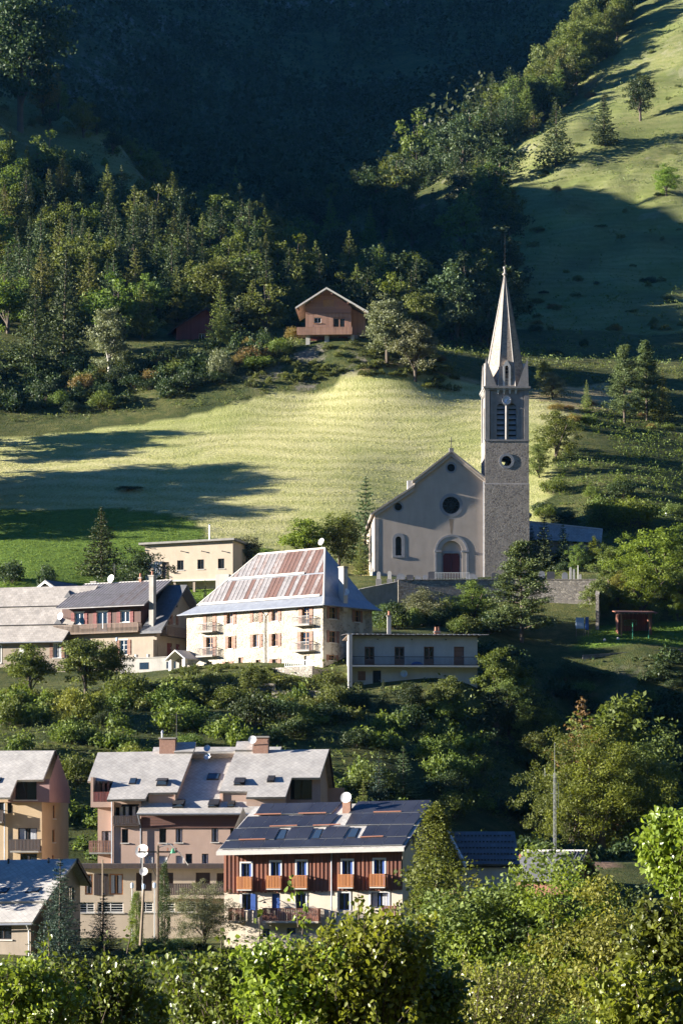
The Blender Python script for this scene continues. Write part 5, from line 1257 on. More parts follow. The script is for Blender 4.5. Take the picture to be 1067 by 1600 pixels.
# ================================================================== OCHRE APARTMENT BLOCK at the left edge, and the slate house below it
def build_left():
    f = Fr('ochre_block', 66, 1420, 236, -9, 'ochre apartment block with purple-brown loggia and slate roof beside the pink block', 'building')
    rt = f.root; Z = zoomer(4.708, 0, 1160); fn = front(0); base = -4; pit = math.tan(R(38)); n = Vector((0, -pit, 1)).normalized()
    p0 = f.F(*Z(200, 274), -.7); pts = [f.pl(*Z(*q), p0, n) for q in ((-330,62),(403,60),(320,273),(128,276),(76,404),(-330,408))]
    m = MB(); m.prism(pts, -n * .22); rf = m.build('roof', 'slate', rt)
    R1 = pts[1]; m = MB(); m.prism([pts[0], R1, R1 + Vector((.1, 4.6, -3.5)), pts[0] + Vector((0, 4.6, -3.5))], (0, 0, -.22)); m.build('back_roof', 'slate_dark', rt)
    zu = f.L(*Z(200, 440))[1]; xl = f.L(*Z(-300, 600))[0]; yb = R1.y + 4
    def rz(x0, y0, x1, y1, v=0):
        a, z1 = f.L(*Z(x0, y0), v); b, z0 = f.L(*Z(x1, y1), v); return a, b, z0, z1
    w1 = rz(136,630,276,795); w2 = rz(58,444,90,520); w3 = rz(152,818,275,900); w4 = rz(-50,440,36,590); xa = f.L(*Z(40, 600))[0]
    m = MB(); m.hole_wall([(xl, base), (0, base), (0, zu + .02), (xl, zu + .02)], [rect(*w) for w in (w1, w2, w3, w4)], fn, .25)
    fs = right(0)
    def sz(x0, y0, x1, y1):
        a, z1 = f.S(*Z(x0, y0), 0); b, z0 = f.S(*Z(x1, y1), 0); return a, b, z0, z1
    sw = [sz(392,460,410,560), sz(388,640,408,735), sz(386,828,402,870)]
    sw = [(a, b, c, d) for a, b, c, d in sw]
    dep = max(9, sw[0][1] + 2.0)
    m.hole_wall([(0, base), (dep, base), (dep, zu + 2.2), (0, zu + .02)], [rect(*w) for w in sw], fs, .2); m.face([(xl, dep, base), (0, dep, base), (0, dep, zu + 2), (xl, dep, zu + 2)])
    m.build('wall', 'yellow', rt)
    for w in sw: window(rt, fs, *w, depth=.12, frame='jamb', mull=0, sill='trim')
    window(rt, fn, *w1, depth=.16, frame='dark_wood', sill=None, name='french_window', curtain=True); window(rt, fn, *w2, depth=.12, frame='dark_wood', sill=None); window(rt, fn, *w3, depth=.16, frame='dark_wood', sill=None, name='french_window'); window(rt, fn, *w4, depth=.16, frame='dark_wood', sill=None, name='french_window')
    b = rz(100,720,308,798); balcony(rt, fn, b[0], min(b[1], .1), b[2], 1.0, 1.0, 'concrete', 'dark_wood', .3, .95)
    b = rz(-60,500,36,600); balcony(rt, fn, b[0], b[1], b[2] + .2, .8, 1.0, 'concrete', 'dark_wood', .3, .95)
    # upper purple-brown storey, overhanging a little
    pv = m_plain('mauve_render', (.30, .185, .17), (.25, .15, .14), .6, .9, .1, streak=.08)
    lg = rz(110,284,272,422,-.3); zt0 = pts[2].z - .25; a3 = pts[2].x - .25
    m = MB(); m.hole_wall([(f.L(*Z(62, 440), -.3)[0], zu), (a3 + .7, zu), (a3 + .7, zt0 + .3), (lg[0] - .3, zt0 + .1), (f.L(*Z(62, 440), -.3)[0], f.L(*Z(62, 400), -.3)[1])], [rect(*lg)], front(-.3), .5)
    m.face([(a3 + .7, -.3, zu), (a3 + .7, yb, zu), (a3 + .7, yb, zt0 - .5), (a3 + .7, R1.y, R1.z - .35), (a3 + .7, -.3, zt0 + .1)])
    m.face([(lg[0] - 1, -.3, zu), (a3 + .7, -.3, zu), (a3 + .7, 3, zu), (lg[0] - 1, 3, zu)]); m.build('upper_wall', pv, rt)
    window(rt, front(-.3), *lg, depth=.45, frame='dark_wood', mull=1, sill='trim', name='loggia_window')
    m = MB(); m.prism([R1 + Vector((.0, 0, .05)), R1 + Vector((.14, 0, .05)), R1 + Vector((.24, 4.6, -3.45)), R1 + Vector((.1, 4.6, -3.45))], (0, 0, -.32)); m.build('bargeboard', 'dark_wood', rt)
    m = MB(); m.tube((xa, -.12, zu - .1), (xa, -.12, base), .055); m.build('downpipe', 'zinc', rt)
    q = [f.pl(*Z(*c), p0, n) for c in ((-40,300),(0,300),(18,262),(-22,262))]; skylight(rt, q, n)
    # ---- slate house in front
    g = Fr('skylight_house', 51, 1500, 190, -16, 'low house with blue-grey slate roof and two skylights below the ochre block', 'house')
    rt = g.root; fn = front(0); pit = math.tan(R(36)); n = Vector((0, -pit, 1)).normalized(); base = -4
    p0 = g.F(*Z(240, 1322), -.6); L_ = [g.pl(*Z(*q), p0, n) for q in ((-200,1326),(240,1321),(338,1163),(-200,1170))]
    m = MB(); m.prism(L_, -n * .2); m.build('lower_roof', 'slate', rt)
    p1 = L_[2] + Vector((0, 0, .25)); U = [g.pl(*Z(*q), p1, n) for q in ((-200,1172),(342,1166),(566,856),(-200,868))]
    m = MB(); m.prism(U, -n * .2); m.prism([U[3], U[2], U[2] + Vector((.1, 2.4, -1.75)), U[3] + Vector((0, 2.4, -1.75))], (0, 0, -.2)); m.build('upper_roof', 'slate', rt)
    for q in (((-20,1110),(50,1108),(80,1072),(12,1074)), ((186,1108),(282,1104),(312,1068),(218,1072))): skylight(rt, [g.pl(*Z(*c), p1, n) for c in q], n, 'glass_blue', .07)
    for q in ((65,890),(360,885)): c = g.pl(*Z(*q), p1, n); m = MB(); m.lathe([(.07, -.2), (.07, .25), (.13, .26), (.03, .36)], c, 8); m.build('roof_vent', 'iron', rt)
    x0 = L_[1].x - .35; zl = L_[1].z - .2; xl = g.L(*Z(-190, 1400))[0]
    def rz(x0, y0, x1, y1, v=0):
        a, z1 = g.L(*Z(x0, y0), v); b, z0 = g.L(*Z(x1, y1), v); return a, b, z0, z1
    w = rz(-40,1345,88,1450); m = MB(); m.hole_wall([(xl, base), (x0, base), (x0, zl), (xl, zl)], [rect(*w)], fn, .3)
    yk = L_[2].y; xg = U[1].x - .3; yr = U[2].y; m.face([(x0, 0, base), (x0, yk, base), (x0, yk, L_[2].z - .3), (x0, 0, zl)])
    m.build('wall', 'tan_wall', rt); window(rt, fn, *w, depth=.2, frame='dark_wood', sill='trim')
    xg = U[2].x - .55; m = MB(); gw = right(xg); 
    wy, wz1 = g.S(*Z(513, 1066), xg); wy2, wz0 = g.S(*Z(547, 1160), xg)
    m.hole_wall([(yk - 1.2, base), (yr + 2.1, base), (yr + 2.1, U[2].z - 1.75), (yr, U[2].z - .3), (yk - 1.2, U[1].z - .9)], [rect(wy, wy2, wz0, wz1)], gw, .2); m.face([(x0, yk, base), (xg, yk, base), (xg, yk, U[1].z), (x0, yk, U[1].z)]); m.build('gable_wall', 'tan_wall', rt)
    window(rt, gw, wy, wy2, wz0, wz1, depth=.1, frame='dark_wood', sill='trim')
    m = MB(); m.prism([U[2] + Vector((.0, 0, .04)), U[2] + Vector((.14, 0, .04)), U[2] + Vector((.24, 2.4, -1.71)), U[2] + Vector((.1, 2.4, -1.71))], (0, 0, -.32)); m.build('bargeboard', 'dark_wood', rt)
    gutter(rt, L_[0] + Vector((0, -.08, -.15)), L_[1] + Vector((0, -.08, -.15))); m = MB(); m.path([L_[1] + Vector((-.4, -.08, -.2)), L_[1] + Vector((-.4, .35, -.6)), (L_[1].x - .4, -.12, base)], .05); m.build('downpipe', 'white_paint', rt)
build_left()

# ================================================================== ROOFS behind the right-hand trees
def build_right_roofs():
    f = Fr('dark_roof_house', 705, 1420, 203, -8, 'house with dark tiled roof and white verge half hidden by trees beside the solar house', 'house')
    rt = f.root; n = Vector((0, -math.tan(R(40)), 1)).normalized(); p0 = f.F(700, 1300, 4.5); base = -3
    U = [f.pl(*q, p0, n) for q in ((737,1365),(835,1368),(803,1304),(701,1299))]
    U = [f.pl(728,1350,p0,n), f.pl(812,1350,p0,n), f.pl(803,1304,p0,n), f.pl(701,1299,p0,n)]; U[2].z = U[3].z; U[2].y = U[3].y
    m = MB(); m.prism(U, -n * .2); m.prism([U[3], U[2], U[2] + Vector((0, 4, -3.2)), U[3] + Vector((0, 4, -3.2))], (0, 0, -.2)); rf = m.build('roof', 'slate_dark', rt)
    m = MB(); m.prism([U[3] + Vector((-.12, 0, .05)), U[3] + Vector((.02, 0, .05)), U[0] + Vector((.02, 0, .05)), U[0] + Vector((-.12, 0, .05))], (0, 0, -.3)); m.build('bargeboard', 'white_paint', rf)
    for j in range(5):
        for k in range(16):
            m = MB(); s = (k + .5 + .5 * (j % 2)) / 17; c = U[0].lerp(U[1], s).lerp(U[3].lerp(U[2], s), (j + .6) / 5.4) + n * .02; m.box(c.x - .07, c.x + .07, c.y - .05, c.y + .05, c.z - .03, c.z + .07); m.build('snow_hook', 'iron', rf)
    xl, xr = U[3].x + .8, U[2].x - .2; m = MB(); m.prism([(xl, U[0].y + .5, base), (xr, U[0].y + .5, base), (xr, U[3].y + 3.5, base), (xl, U[3].y + 3.5, base)], (0, 0, U[0].z - .3 - base)); m.build('wall', 'white_wall', rt)
    m = MB(); m.prism([(xl, U[0].y + .5, U[0].z - .3), (xl, U[3].y, U[3].z - .3), (xl, U[3].y + 3.5, U[0].z - .3)], (.1, 0, 0)); m.build('gable', 'grey_wood', rt)
    f = Fr('timber_gable_house', 880, 1420, 214, -25, 'small house with reddish timber gable and ribbed roof among the trees', 'house')
    rt = f.root; n = Vector((0, -math.tan(R(36)), 1)).normalized(); vr = 3.2; base = -3
    r1 = f.F(917, 1330, vr); r0 = f.F(818, 1331, vr); r0.z = r1.z; p0 = r1
    e1 = f.pl(888,1374,p0,n); dy, dz = e1.y - r1.y, e1.z - r1.z
    m = MB(); m.prism([r0 + Vector((0, dy, dz)), r1 + Vector((0, dy, dz)), r1, r0], (0, 0, -.16)); m.prism([r0, r1, r1 + Vector((0, -dy * 1.3, dz * 1.3)), r0 + Vector((0, -dy * 1.3, dz * 1.3))], (0, 0, -.16)); rf = m.build('roof', 'slate_dark', rt)
    k = 0
    while r1.x - .3 * k > r1.x - 2.4:
        x = r1.x - .25 * k; m = MB(); m.tube(Vector((x, r1.y + dy, r1.z + dz + .05)), Vector((x, r1.y, r1.z + .05)), .05, .05, 5); m.build('roof_rib', 'slate_dark', rf); k += 1
    m = MB(); m.tube(r0 + Vector((0, 0, .04)), r1 + Vector((0, 0, .04)), .08); m.build('ridge_cap', 'trim', rf)
    xg = r1.x - .7; m = MB(); m.prism([(xg, r1.y + dy + .5, base), (xg, r1.y - dy * 1.1, base), (xg, r1.y - dy * 1.1, r1.z + dz * 1.1 - .2), (xg, r1.y, r1.z - .2), (xg, r1.y + dy + .5, r1.z + dz)], (-5, 0, 0)); m.build('wall', 'red_wood', rt)
    m = MB()
    for s in (1, -1.3): m.prism([r1 + Vector((0, 0, .04)), r1 + Vector((0, dy * s, dz * abs(s) + .04)), r1 + Vector((0, dy * s, dz * abs(s) - .24)), r1 + Vector((0, 0, -.26))], (.06, 0, 0))
    m.build('bargeboard', 'jamb', rf)
    # lattice mast
    mast = empty('radio_mast', P(866, 1352, 226), 0, 'thin galvanised lattice radio mast rising behind the timber gable house', 'mast')
    m = MB(); s = .13; hh = (1352 - 1208) * 226 / FP; tri = [Vector((s * math.cos(t), s * math.sin(t), 0)) for t in (R(90), R(210), R(330))]
    for t in tri: m.tube(t - Vector((0, 0, 2)), t * .8 + Vector((0, 0, hh)), .022, .018, 6)
    k = 0; z = 0
    while z < hh - .5:
        for i in range(3): m.tube(tri[i] + Vector((0, 0, z)), tri[(i + 1) % 3] + Vector((0, 0, z + .45)), .009, .009, 4)
        z += .45
    m.build('lattice', 'steel', mast)
    m = MB(); m.tube((0, 0, hh - .4), (0, 0, (1352 - 1160) * 226 / FP), .02, .012, 6); m.build('whip_aerial', 'steel', mast)
    m = MB(); z = hh * .78; m.tube((-.35, 0, z), (.35, 0, z), .015); m.tube((.3, 0, z - 1.2), (.3, 0, z + .9), .02); m.tube((-.0, 0, hh - .2), (-.8, 0, hh - .1), .012); m.tube((-.8, 0, hh - .3), (-.8, 0, hh + .4), .016); m.build('side_aerial', 'steel', mast)
build_right_roofs()

# ================================================================== CHALETS on the crest
def build_chalets():
    f = Fr('chalet', 477, 541, 452, -3, 'timber chalet with wide gable roof and full-width balcony on the crest above the meadow', 'chalet')
    rt = f.root; Z = zoomer(7.113, 450, 440); fn = front(0); base = -2.5
    A = lambda X, Y, v=0: f.L(*Z(X, Y), v)
    x0, x1 = A(195, 500)[0], A(702, 500)[0]; ap = A(428, 92); zl = A(195, 262)[1]; zrr = A(702, 275)[1]; zm = A(400, 350)[1]; zb = A(400, 588)[1]; dep = 9
    xa = A(850, 500)[0]; zra = A(850, 352)[1]
    w = A(290, 400) + A(370, 462); wd = A(500, 398) + A(640, 545); uw = A(390, 200) + A(510, 278)
    m = MB(); m.hole_wall([(x0, zm), (x1, zm), (x1, zrr), ap, (x0, zl)], [rect(uw[0], uw[2], uw[3], uw[1])], fn, .2); m.build('log_wall', 'chalet_log', rt)
    m = MB(); m.hole_wall([(x0, zb), (x1, zb), (x1, zm), (x0, zm)], [rect(w[0], w[2], w[3], w[1]), rect(wd[0], wd[2], wd[3], wd[1])], fn, .2)
    m.face([(x0, 0, zb), (x0, dep, zb), (x0, dep, zl), (x0, 0, zl)])
    m.hole_wall([(x1, zb - .1), (xa, zb - .1), (xa, zra), (x1, zrr)], [], front(1.6), .1); m.face([(xa, 1.6, zb), (xa, dep, zb), (xa, dep, zra), (xa, 1.6, zra)]); m.face([(x1, 0, zb), (x1, 1.6, zb), (x1, 1.6, zrr), (x1, 0, zrr)]); m.face([(x0, dep, base), (xa, dep, base), (xa, dep, zra), (ap[0], dep, ap[1]), (x0, dep, zl)])
    m.build('plank_wall', 'chalet_wood', rt)
    window(rt, fn, w[0], w[2], w[3], w[1], frame='white_paint', mull=1, sill='jamb', fw=.09); window(rt, fn, wd[0], wd[2], wd[3], wd[1], frame='chalet_wood', mull=1, sill=None, name='french_window', fw=.2)
    m = MB(); fbox(m, fn, uw[0], uw[2], uw[3], uw[1], .15, .25); m.build('loft_shutter', 'jamb', rt)
    m = MB(); fbox(m, fn, x0, x1, zm - .08, zm + .1, -.08, .0); m.build('tie_beam', 'shutter', rt)
    le, re = A(82, 300, -1.2), A(900, 352, -1.2); ap2 = A(428, 78, -1.2)
    m = MB()
    for e in (le, re): m.prism([(e[0], -1.2, e[1]), (ap2[0], -1.2, ap2[1]), (ap2[0], dep + .8, ap2[1]), (e[0], dep + .8, e[1])], (0, 0, .22))
    rf = m.build('roof', 'slate_old', rt)
    m = MB()
    for e in (le, re): m.prism([(e[0], -1.27, e[1] + .24), (ap2[0], -1.27, ap2[1] + .24), (ap2[0], -1.27, ap2[1] - .06), (e[0], -1.27, e[1] - .06)], (0, .06, 0))
    m.build('bargeboard', 'trim', rf)
    for t in (.12, .5, .9):
        for e in (le, re):
            m = MB(); x = ap2[0] + (e[0] - ap2[0]) * t; z = ap2[1] + (e[1] - ap2[1]) * t - .18; m.box(x - .1, x + .1, -1.1, .1, z - .25, z); m.build('purlin', 'chalet_log', rf)
    b0, b1 = A(100, 560, -1.3)[0], A(710, 560, -1.3)[0]
    balcony(rt, fn, b0, b1, zb, 1.3, 1.0, 'chalet_wood', 'chalet_wood', .16, .85, .25)
    m = MB(); m.box(x0 - .9, x0, -.0, 6, zb - .15, zb); m.build('side_gallery', 'chalet_wood', rt)
    # basement: stone piers and doors
    for X in ((200,245),(408,456),(700,735)): m = MB(); a, b = A(X[0], 600)[0], A(X[1], 600)[0]; m.box(a, b, -.5, .1, base, zb - .2); m.build('stone_pier', 'white_wall', rt)
    m = MB(); m.box(x0 + .1, x1 + 1, .6, dep - .1, base, zb - .02); m.build('basement_wall', 'concrete', rt)
    for X0, X1, mt in ((246,406,'barn_red'),(458,550,'grey_wood'),(556,660,'barn_red')): a, b = A(X0, 600)[0], A(X1, 600)[0]; door(rt, front(.45), a, b, base + 1.0, zb - .25, mt, .1, 'basement_door')
    f = Fr('red_chalet', 290, 538, 480, 12, 'dark red timber chalet tucked among the spruces', 'chalet')
    rt = f.root; fn = front(0); ap = f.L(322, 484); l = f.L(276, 512); dep = 9; x2 = 2 * ap[0] - l[0]
    w = f.L(311, 521) + f.L(320, 534)
    m = MB(); m.hole_wall([(l[0], -3), (x2, -3), (x2, l[1]), ap, l], [rect(w[0], w[2], w[3], w[1])], fn, .2); m.face([(l[0], 0, -3), (l[0], dep, -3), (l[0], dep, l[1]), (l[0], 0, l[1])]); m.face([(x2, 0, -3), (x2, dep, -3), (x2, dep, l[1]), (x2, 0, l[1])]); m.build('wall', 'barn_red', rt)
    window(rt, fn, w[0], w[2], w[3], w[1], frame='white_paint')
    m = MB(); dl = Vector((ap[0] - l[0], 0, ap[1] - l[1])).normalized()
    for e in ((l[0] - dl.x * 1.2, l[1] - dl.z * 1.2), (x2 + dl.x * 1.2, l[1] - dl.z * 1.2)): m.prism([(e[0], -1, e[1]), (ap[0], -1, ap[1] + .1), (ap[0], dep, ap[1] + .1), (e[0], dep, e[1])], (0, 0, .22))
    m.build('roof', 'dark_wood', rt)
    a, z = f.L(303, 533); m = MB(); m.box(a - .6, a + .6, -.35, -.05, z - .2, z); b = m.build('flower_box', 'dark_wood', rt)
    m = MB(); rn = random.Random(2)
    for k in range(30): x, y, zz = a - .6 + 1.2 * rn.random(), -.35 + .3 * rn.random(), z + .25 * rn.random(); m.tube((x, y, zz), (x + .05, y, zz + .1), .06, .04, 5)
    m.build('geraniums', 'red_flower', b)
    # tiny far hut in the valley
    h = hit(737, 150, 700); f = Fr('valley_hut', 737, 152, h.y, 10, 'tiny pale hut far off in the shaded valley', 'hut')
    s = h.y / FP; m = MB(); m.box(-9 * s, 9 * s, 0, 5, -3, 8 * s); m.build('wall', 'white_wall', f.root)
    m = MB(); m.prism([(-11 * s, -.4, 7 * s), (11 * s, -.4, 7 * s), (11 * s, 2.6, 15 * s), (-11 * s, 2.6, 15 * s)], (0, 0, .2)); m.prism([(-11 * s, 5.4, 7 * s), (11 * s, 5.4, 7 * s), (11 * s, 2.6, 15 * s), (-11 * s, 2.6, 15 * s)], (0, 0, .2)); m.build('roof', 'zinc', f.root)
build_chalets()

# ================================================================== CHURCHYARD: retaining wall, graves, long roof
def seg_wall(name, p0, p1, h0, h1, t, label, mat='wall_stone', coping=True, low=3.0, cat='wall', group=None):
    """wall between two ground points with top heights h0, h1 (world z), coping as a part"""
    p0 = Vector(p0); p1 = Vector(p1); d = Vector((p1.x - p0.x, p1.y - p0.y, 0)); ln = d.length; th = math.atan2(d.y, d.x)
    r = empty(name, (p0.x, p0.y, h0), th, label, cat, group); dz = h1 - h0
    m = MB(); zb = min(p0.z, p1.z) - low - h0
    m.prism([(0, 0, zb), (ln, 0, zb), (ln, 0, dz), (0, 0, 0)], (0, t, 0)); m.build('wall', mat, r)
    if coping:
        n = max(2, int(ln / .9)); rn = random.Random(int(ln * 10))
        for k in range(n):
            a, b = ln * k / n + .01, ln * (k + 1) / n - .01; z = dz * k / n; z2 = dz * (k + 1) / n; q = .02 * rn.random()
            m = MB(); m.prism([(a, -.06 - q, z + .003), (b, -.06 - q, z2 + .003), (b, -.06 - q, z2 + .10 + q), (a, -.06 - q, z + .10 + q)], (0, t + .12, 0)); m.build('coping_stone', mat, r)
    return r
def G(px, D): x = (px - CX) * D / FP; return Vector((x, D, gz(x, D)))
def zpy(py, D): return (HY - py) * D / FP
seg_wall('churchyard_wall', G(560, 346), G(621, 350.5), zpy(922, 346), zpy(910, 350.5), .5, 'end of the churchyard wall left of the gap, coloured pale for sunlight', 'concrete')  # paler material than the rest: sunlight put into this end's colour
seg_wall('churchyard_wall', G(622, 351), G(800, 352), zpy(907, 351), zpy(906, 352), .5, 'dark rubble churchyard wall below the church door')
seg_wall('churchyard_wall', G(800, 352), G(934, 351), zpy(906, 352), zpy(906, 351), .5, 'rubble churchyard wall right of the tall pine')
seg_wall('churchyard_wall', G(934, 351), G(930, 343), zpy(906, 351), zpy(930, 343), .4, 'short stepped return at the right end of the churchyard wall', low=4)
seg_wall('garden_wall', G(910, 333), G(1080, 334), G(910, 333).z + .45, G(1080, 334).z + .5, .4, 'low stone wall edging the lawn in front of the wooden shelter', low=2)
seg_wall('terrace_wall', G(292, 300), G(428, 296), zpy(1066, 300), zpy(1070, 296), .4, 'rough garden wall below the stone house porch', low=2)
seg_wall('terrace_wall', G(425, 293), G(545, 291), zpy(1080, 293), zpy(1082, 291), .4, 'shaded garden wall under the stone terrace', low=3)
seg_wall('terrace_wall', G(205, 298), G(290, 300), G(205, 298).z + .6, G(290, 300).z + .6, .4, 'low garden wall in front of the farmhouse terrace', low=2)

def grave(px, D, w, h, kind, label, group=None):
    p = G(px, D); s = D / FP; W, H = w * s, h * s; p.z = max(p.z, zpy(908, D)); r = empty('gravestone', (p.x, p.y, p.z), 0, label, 'gravestone', group); mt = {'w': 'marble', 'g': 'ashlar_grey', 'd': 'granite'}[kind]
    m = MB(); n = 10; pts = [(-W / 2, 0, -.5), (W / 2, 0, -.5)]
    if kind == 'w' or kind == 'g': pts += [(W / 2 * math.cos(math.pi * i / n), 0, H - W / 2 + W / 2 * math.sin(math.pi * i / n)) for i in range(n + 1)]
    else: pts += [(W / 2, 0, H * .9), (W * .3, 0, H), (-W * .3, 0, H), (-W / 2, 0, H * .9)]
    m.prism(pts, (0, .16, 0)); m.build('headstone', mt, r)
    m = MB(); m.box(-W * .75, W * .75, -.25, .35, -1.6, .25); m.build('plinth', 'ashlar', r)
T_ = zpy
for px, D, w, h, k, lb, gr in ((591.5,353.5,6,15,'w','tall rounded white headstone at the sunlit wall end','white stelae at the wall end'),(608.5,353.5,6,16,'w','tall rounded white headstone at the sunlit wall end','white stelae at the wall end'),
        (626,355,14,12,'g','wide grey rounded headstone beneath the lancet window',None),(640,355,11,10,'d','dark granite headstone between the grey slab and the small stones',None),(675,354,13,15,'d','broad dark granite headstone left of the church door',None),
        (653,355,10,9,'g','low grey headstone between the two dark granite ones','low grey headstones by the door'),(664,356,8,10,'g','low grey headstone between the two dark granite ones','low grey headstones by the door'),
        (737,355,18,12,'g','wide low rounded headstone between church door and tower',None),(773,354,11,13,'d','dark headstone at the foot of the tower',None),
        (846,358,10,16,'g','grey headstone beside the dark slab right of the tower',None),(860,358,12,15,'d','dark slab headstone right of the tower near the spruces',None),
        (891,357,3.2,22,'w','slim white stele beneath the long metal roof','slim white stelae'),(896,357,3.2,19,'w','slim white stele beneath the long metal roof','slim white stelae'),(906,357,3.5,11,'w','short white stele near the corner of the churchyard',None),(882,358,9,14,'g','grey headstone with pink flowers near the slim stelae',None)):
    grave(px, D, w, h, k, lb, gr)
# railing in front of the door
m = MB(); p = G(706, 353); rail(m, lambda a, d, z: (a, d, z), -2.2, 2.2, 0, 1.15, 0, .2, .02); o = m.build('iron_railing', 'white_paint'); o.location = (p.x, p.y, max(p.z, zpy(908, 353)) - .05); tag(o, 'pale upright bar railing before the red church door', 'railing')
# white posts
for px, D, h, lb in ((902.5, 356, 3.0, 'thin pale flagpole standing in the churchyard'),):
    p = G(px, D); m = MB(); m.tube((0, 0, -.5), (0, 0, h), .05, .035); m.lathe([(.02, 0), (.07, .05), (.02, .12)], (0, 0, h), 8); o = m.build('flagpole', 'white_paint'); o.location = p; tag(o, lb, 'pole')
# long corrugated roof behind the churchyard
f = Fr('long_shed', 826, 872, 372, -6, 'long low shed with a bleached corrugated roof behind the tower', 'shed'); rt = f.root
e0 = f.F(820, 843, 0); e1 = f.F(939, 848, 0); r0 = f.F(820, 815, 4); r1 = f.F(941, 828, 4); mb = MB(); n = 90
for k in range(n):
    def q(a, b, t, j): v = a.lerp(b, t); return v + Vector((0, 0, .05 if j % 2 else 0))
    mb.face([q(e0, e1, k / n, k), q(e0, e1, (k + 1) / n, k + 1), q(r0, r1, (k + 1) / n, k + 1), q(r0, r1, k / n, k)])
mb.build('roof', 'slate_old', rt); m = MB(); m.prism([(e0.x + .2, .5, -3), (e1.x - .2, .5, -3), (e1.x - .2, .5, e1.z - .1), (e0.x + .2, .5, e0.z - .1)], (0, 4.5, 0)); m.build('wall', 'concrete', rt)
for k in range(6):
    a = e0.lerp(e1, (k + .3) / 6); m = MB(); fbox(m, front(.5), a.x, a.x + .9, -1.8, -.5 + .3, -.03, .05); m.build('niche', 'granite', rt)
m = MB(); m.tube(r0 + Vector((0, 0, .08)), r1 + Vector((0, 0, .08)), .1); m.build('ridge_cap', 'trim', rt)
# road edge barrier on the right
p0, p1 = P(1040, 806, 388), P(1100, 800, 392); r = empty('crash_barrier', p0, math.atan2(p1.y - p0.y, p1.x - p0.x), 'grey steel crash barrier along the road above the churchyard trees', 'barrier')
m = MB(); ln = (p1 - p0).length; m.prism([(0, 0, 0), (0, .05, .1), (0, 0, .2), (0, .05, .3), (0, .0, .4), (0, .06, .4), (0, .06, 0)], (ln, 0, 0)); m.build('rail', 'steel', r)
for k in range(4): m = MB(); m.box(ln * k / 3.2, ln * k / 3.2 + .12, .06, .18, -3, .42); m.build('post', 'steel', r)

# wooden shelter on the lawn
f = Fr('wooden_shelter', 969, 992, 339, 6, 'open-fronted wooden shelter with lean-to roof on the small lawn', 'shed'); rt = f.root; Z = zoomer(5.706, 880, 930)
x1 = f.L(*Z(790, 300))[0]; zt = f.L(*Z(600, 165))[1]; m = MB(); m.box(-.05, x1, 2.6, 2.72, -1, zt + .2); m.box(x1 - .1, x1, .3, 2.6, -1, zt + .1); m.box(-.05, .05, 1.2, 2.6, -1, zt + .1); m.build('wall', 'red_wood', rt)
m = MB(); m.box(.9, 2.6, 2.55, 2.6, zt - 1.3, zt - .5); m.build('rear_window', 'glass', rt)
m = MB(); a, b = f.L(*Z(478, 150))[0], f.L(*Z(832, 150))[0]; m.prism([(a, -.6, zt + .02), (b, -.6, zt + .02), (b, 3.0, zt + .5), (a, 3.0, zt + .5)], (0, 0, .12)); m.build('roof', 'red_wood', rt)
for k in range(9): m = MB(); x = a + (b - a) * (k + .3) / 9; m.box(x, x + .1, -.62, -.5, zt - .1, zt + .02); m.build('rafter_end', 'jamb', rt)
for X in (515, 760): m = MB(); x = f.L(*Z(X, 300))[0]; m.box(x - .07, x + .07, -.1, .04, -1, zt); m.build('post', 'jamb', rt)
for X, h in ((615, 1.9), (757, 1.0)): 
    p = P(880 + X / 5.706, 993, 337.5); m = MB(); m.tube((0, 0, -.6), (0, 0, h), .07, .06, 8); m.lathe([(.08, 0), (.05, .06)], (0, 0, h), 8); o = m.build('green_post', 'green_paint'); o.location = (p.x, p.y, gz(p.x, p.y)); tag(o, ('taller' if h > 1.5 else 'shorter') + ' green post standing before the wooden shelter', 'post')
# blue panels propped on stakes
for px0, px1, py0, py1, mt, lb in ((899, 912, 965, 982, 'pale_blue', 'pale blue ribbed sheet propped on stakes left of the shelter'), (914, 919, 964, 984, 'blue_tarp', 'narrow deep blue panel standing beside the pale blue sheet')):
    D = 340; p = P((px0 + px1) / 2, py1, D); r = empty('panel', p, .05, lb, 'panel'); w = (px1 - px0) * D / FP; h = (py1 - py0) * D / FP
    m = MB(); m.box(-w / 2, w / 2, 0, .04, 0, h)
    for k in range(int(w / .16)): m.box(-w / 2 + .04 + .16 * k, -w / 2 + .1 + .16 * k, -.025, 0, .02, h - .02)
    m.build('sheet', mt, r); 
    for sx in (-1, 1): m = MB(); m.tube((sx * w * .45, .06, gz(p.x, p.y) - p.z - .4), (sx * w * .45, .06, h + .1), .035); m.build('stake', 'pole_wood', r)
for px in (944, 965): 
    p = G(px, 337.5); m = MB(); m.lathe([(.02, 0), (.16, .02), (.2, .18), (.13, .32), (.02, .36)], (0, 0, -.03), 9); o = m.build('white_stone', 'marble'); o.location = p; tag(o, 'small whitewashed stone lying on the lawn', 'stone', 'white stones on the lawn')

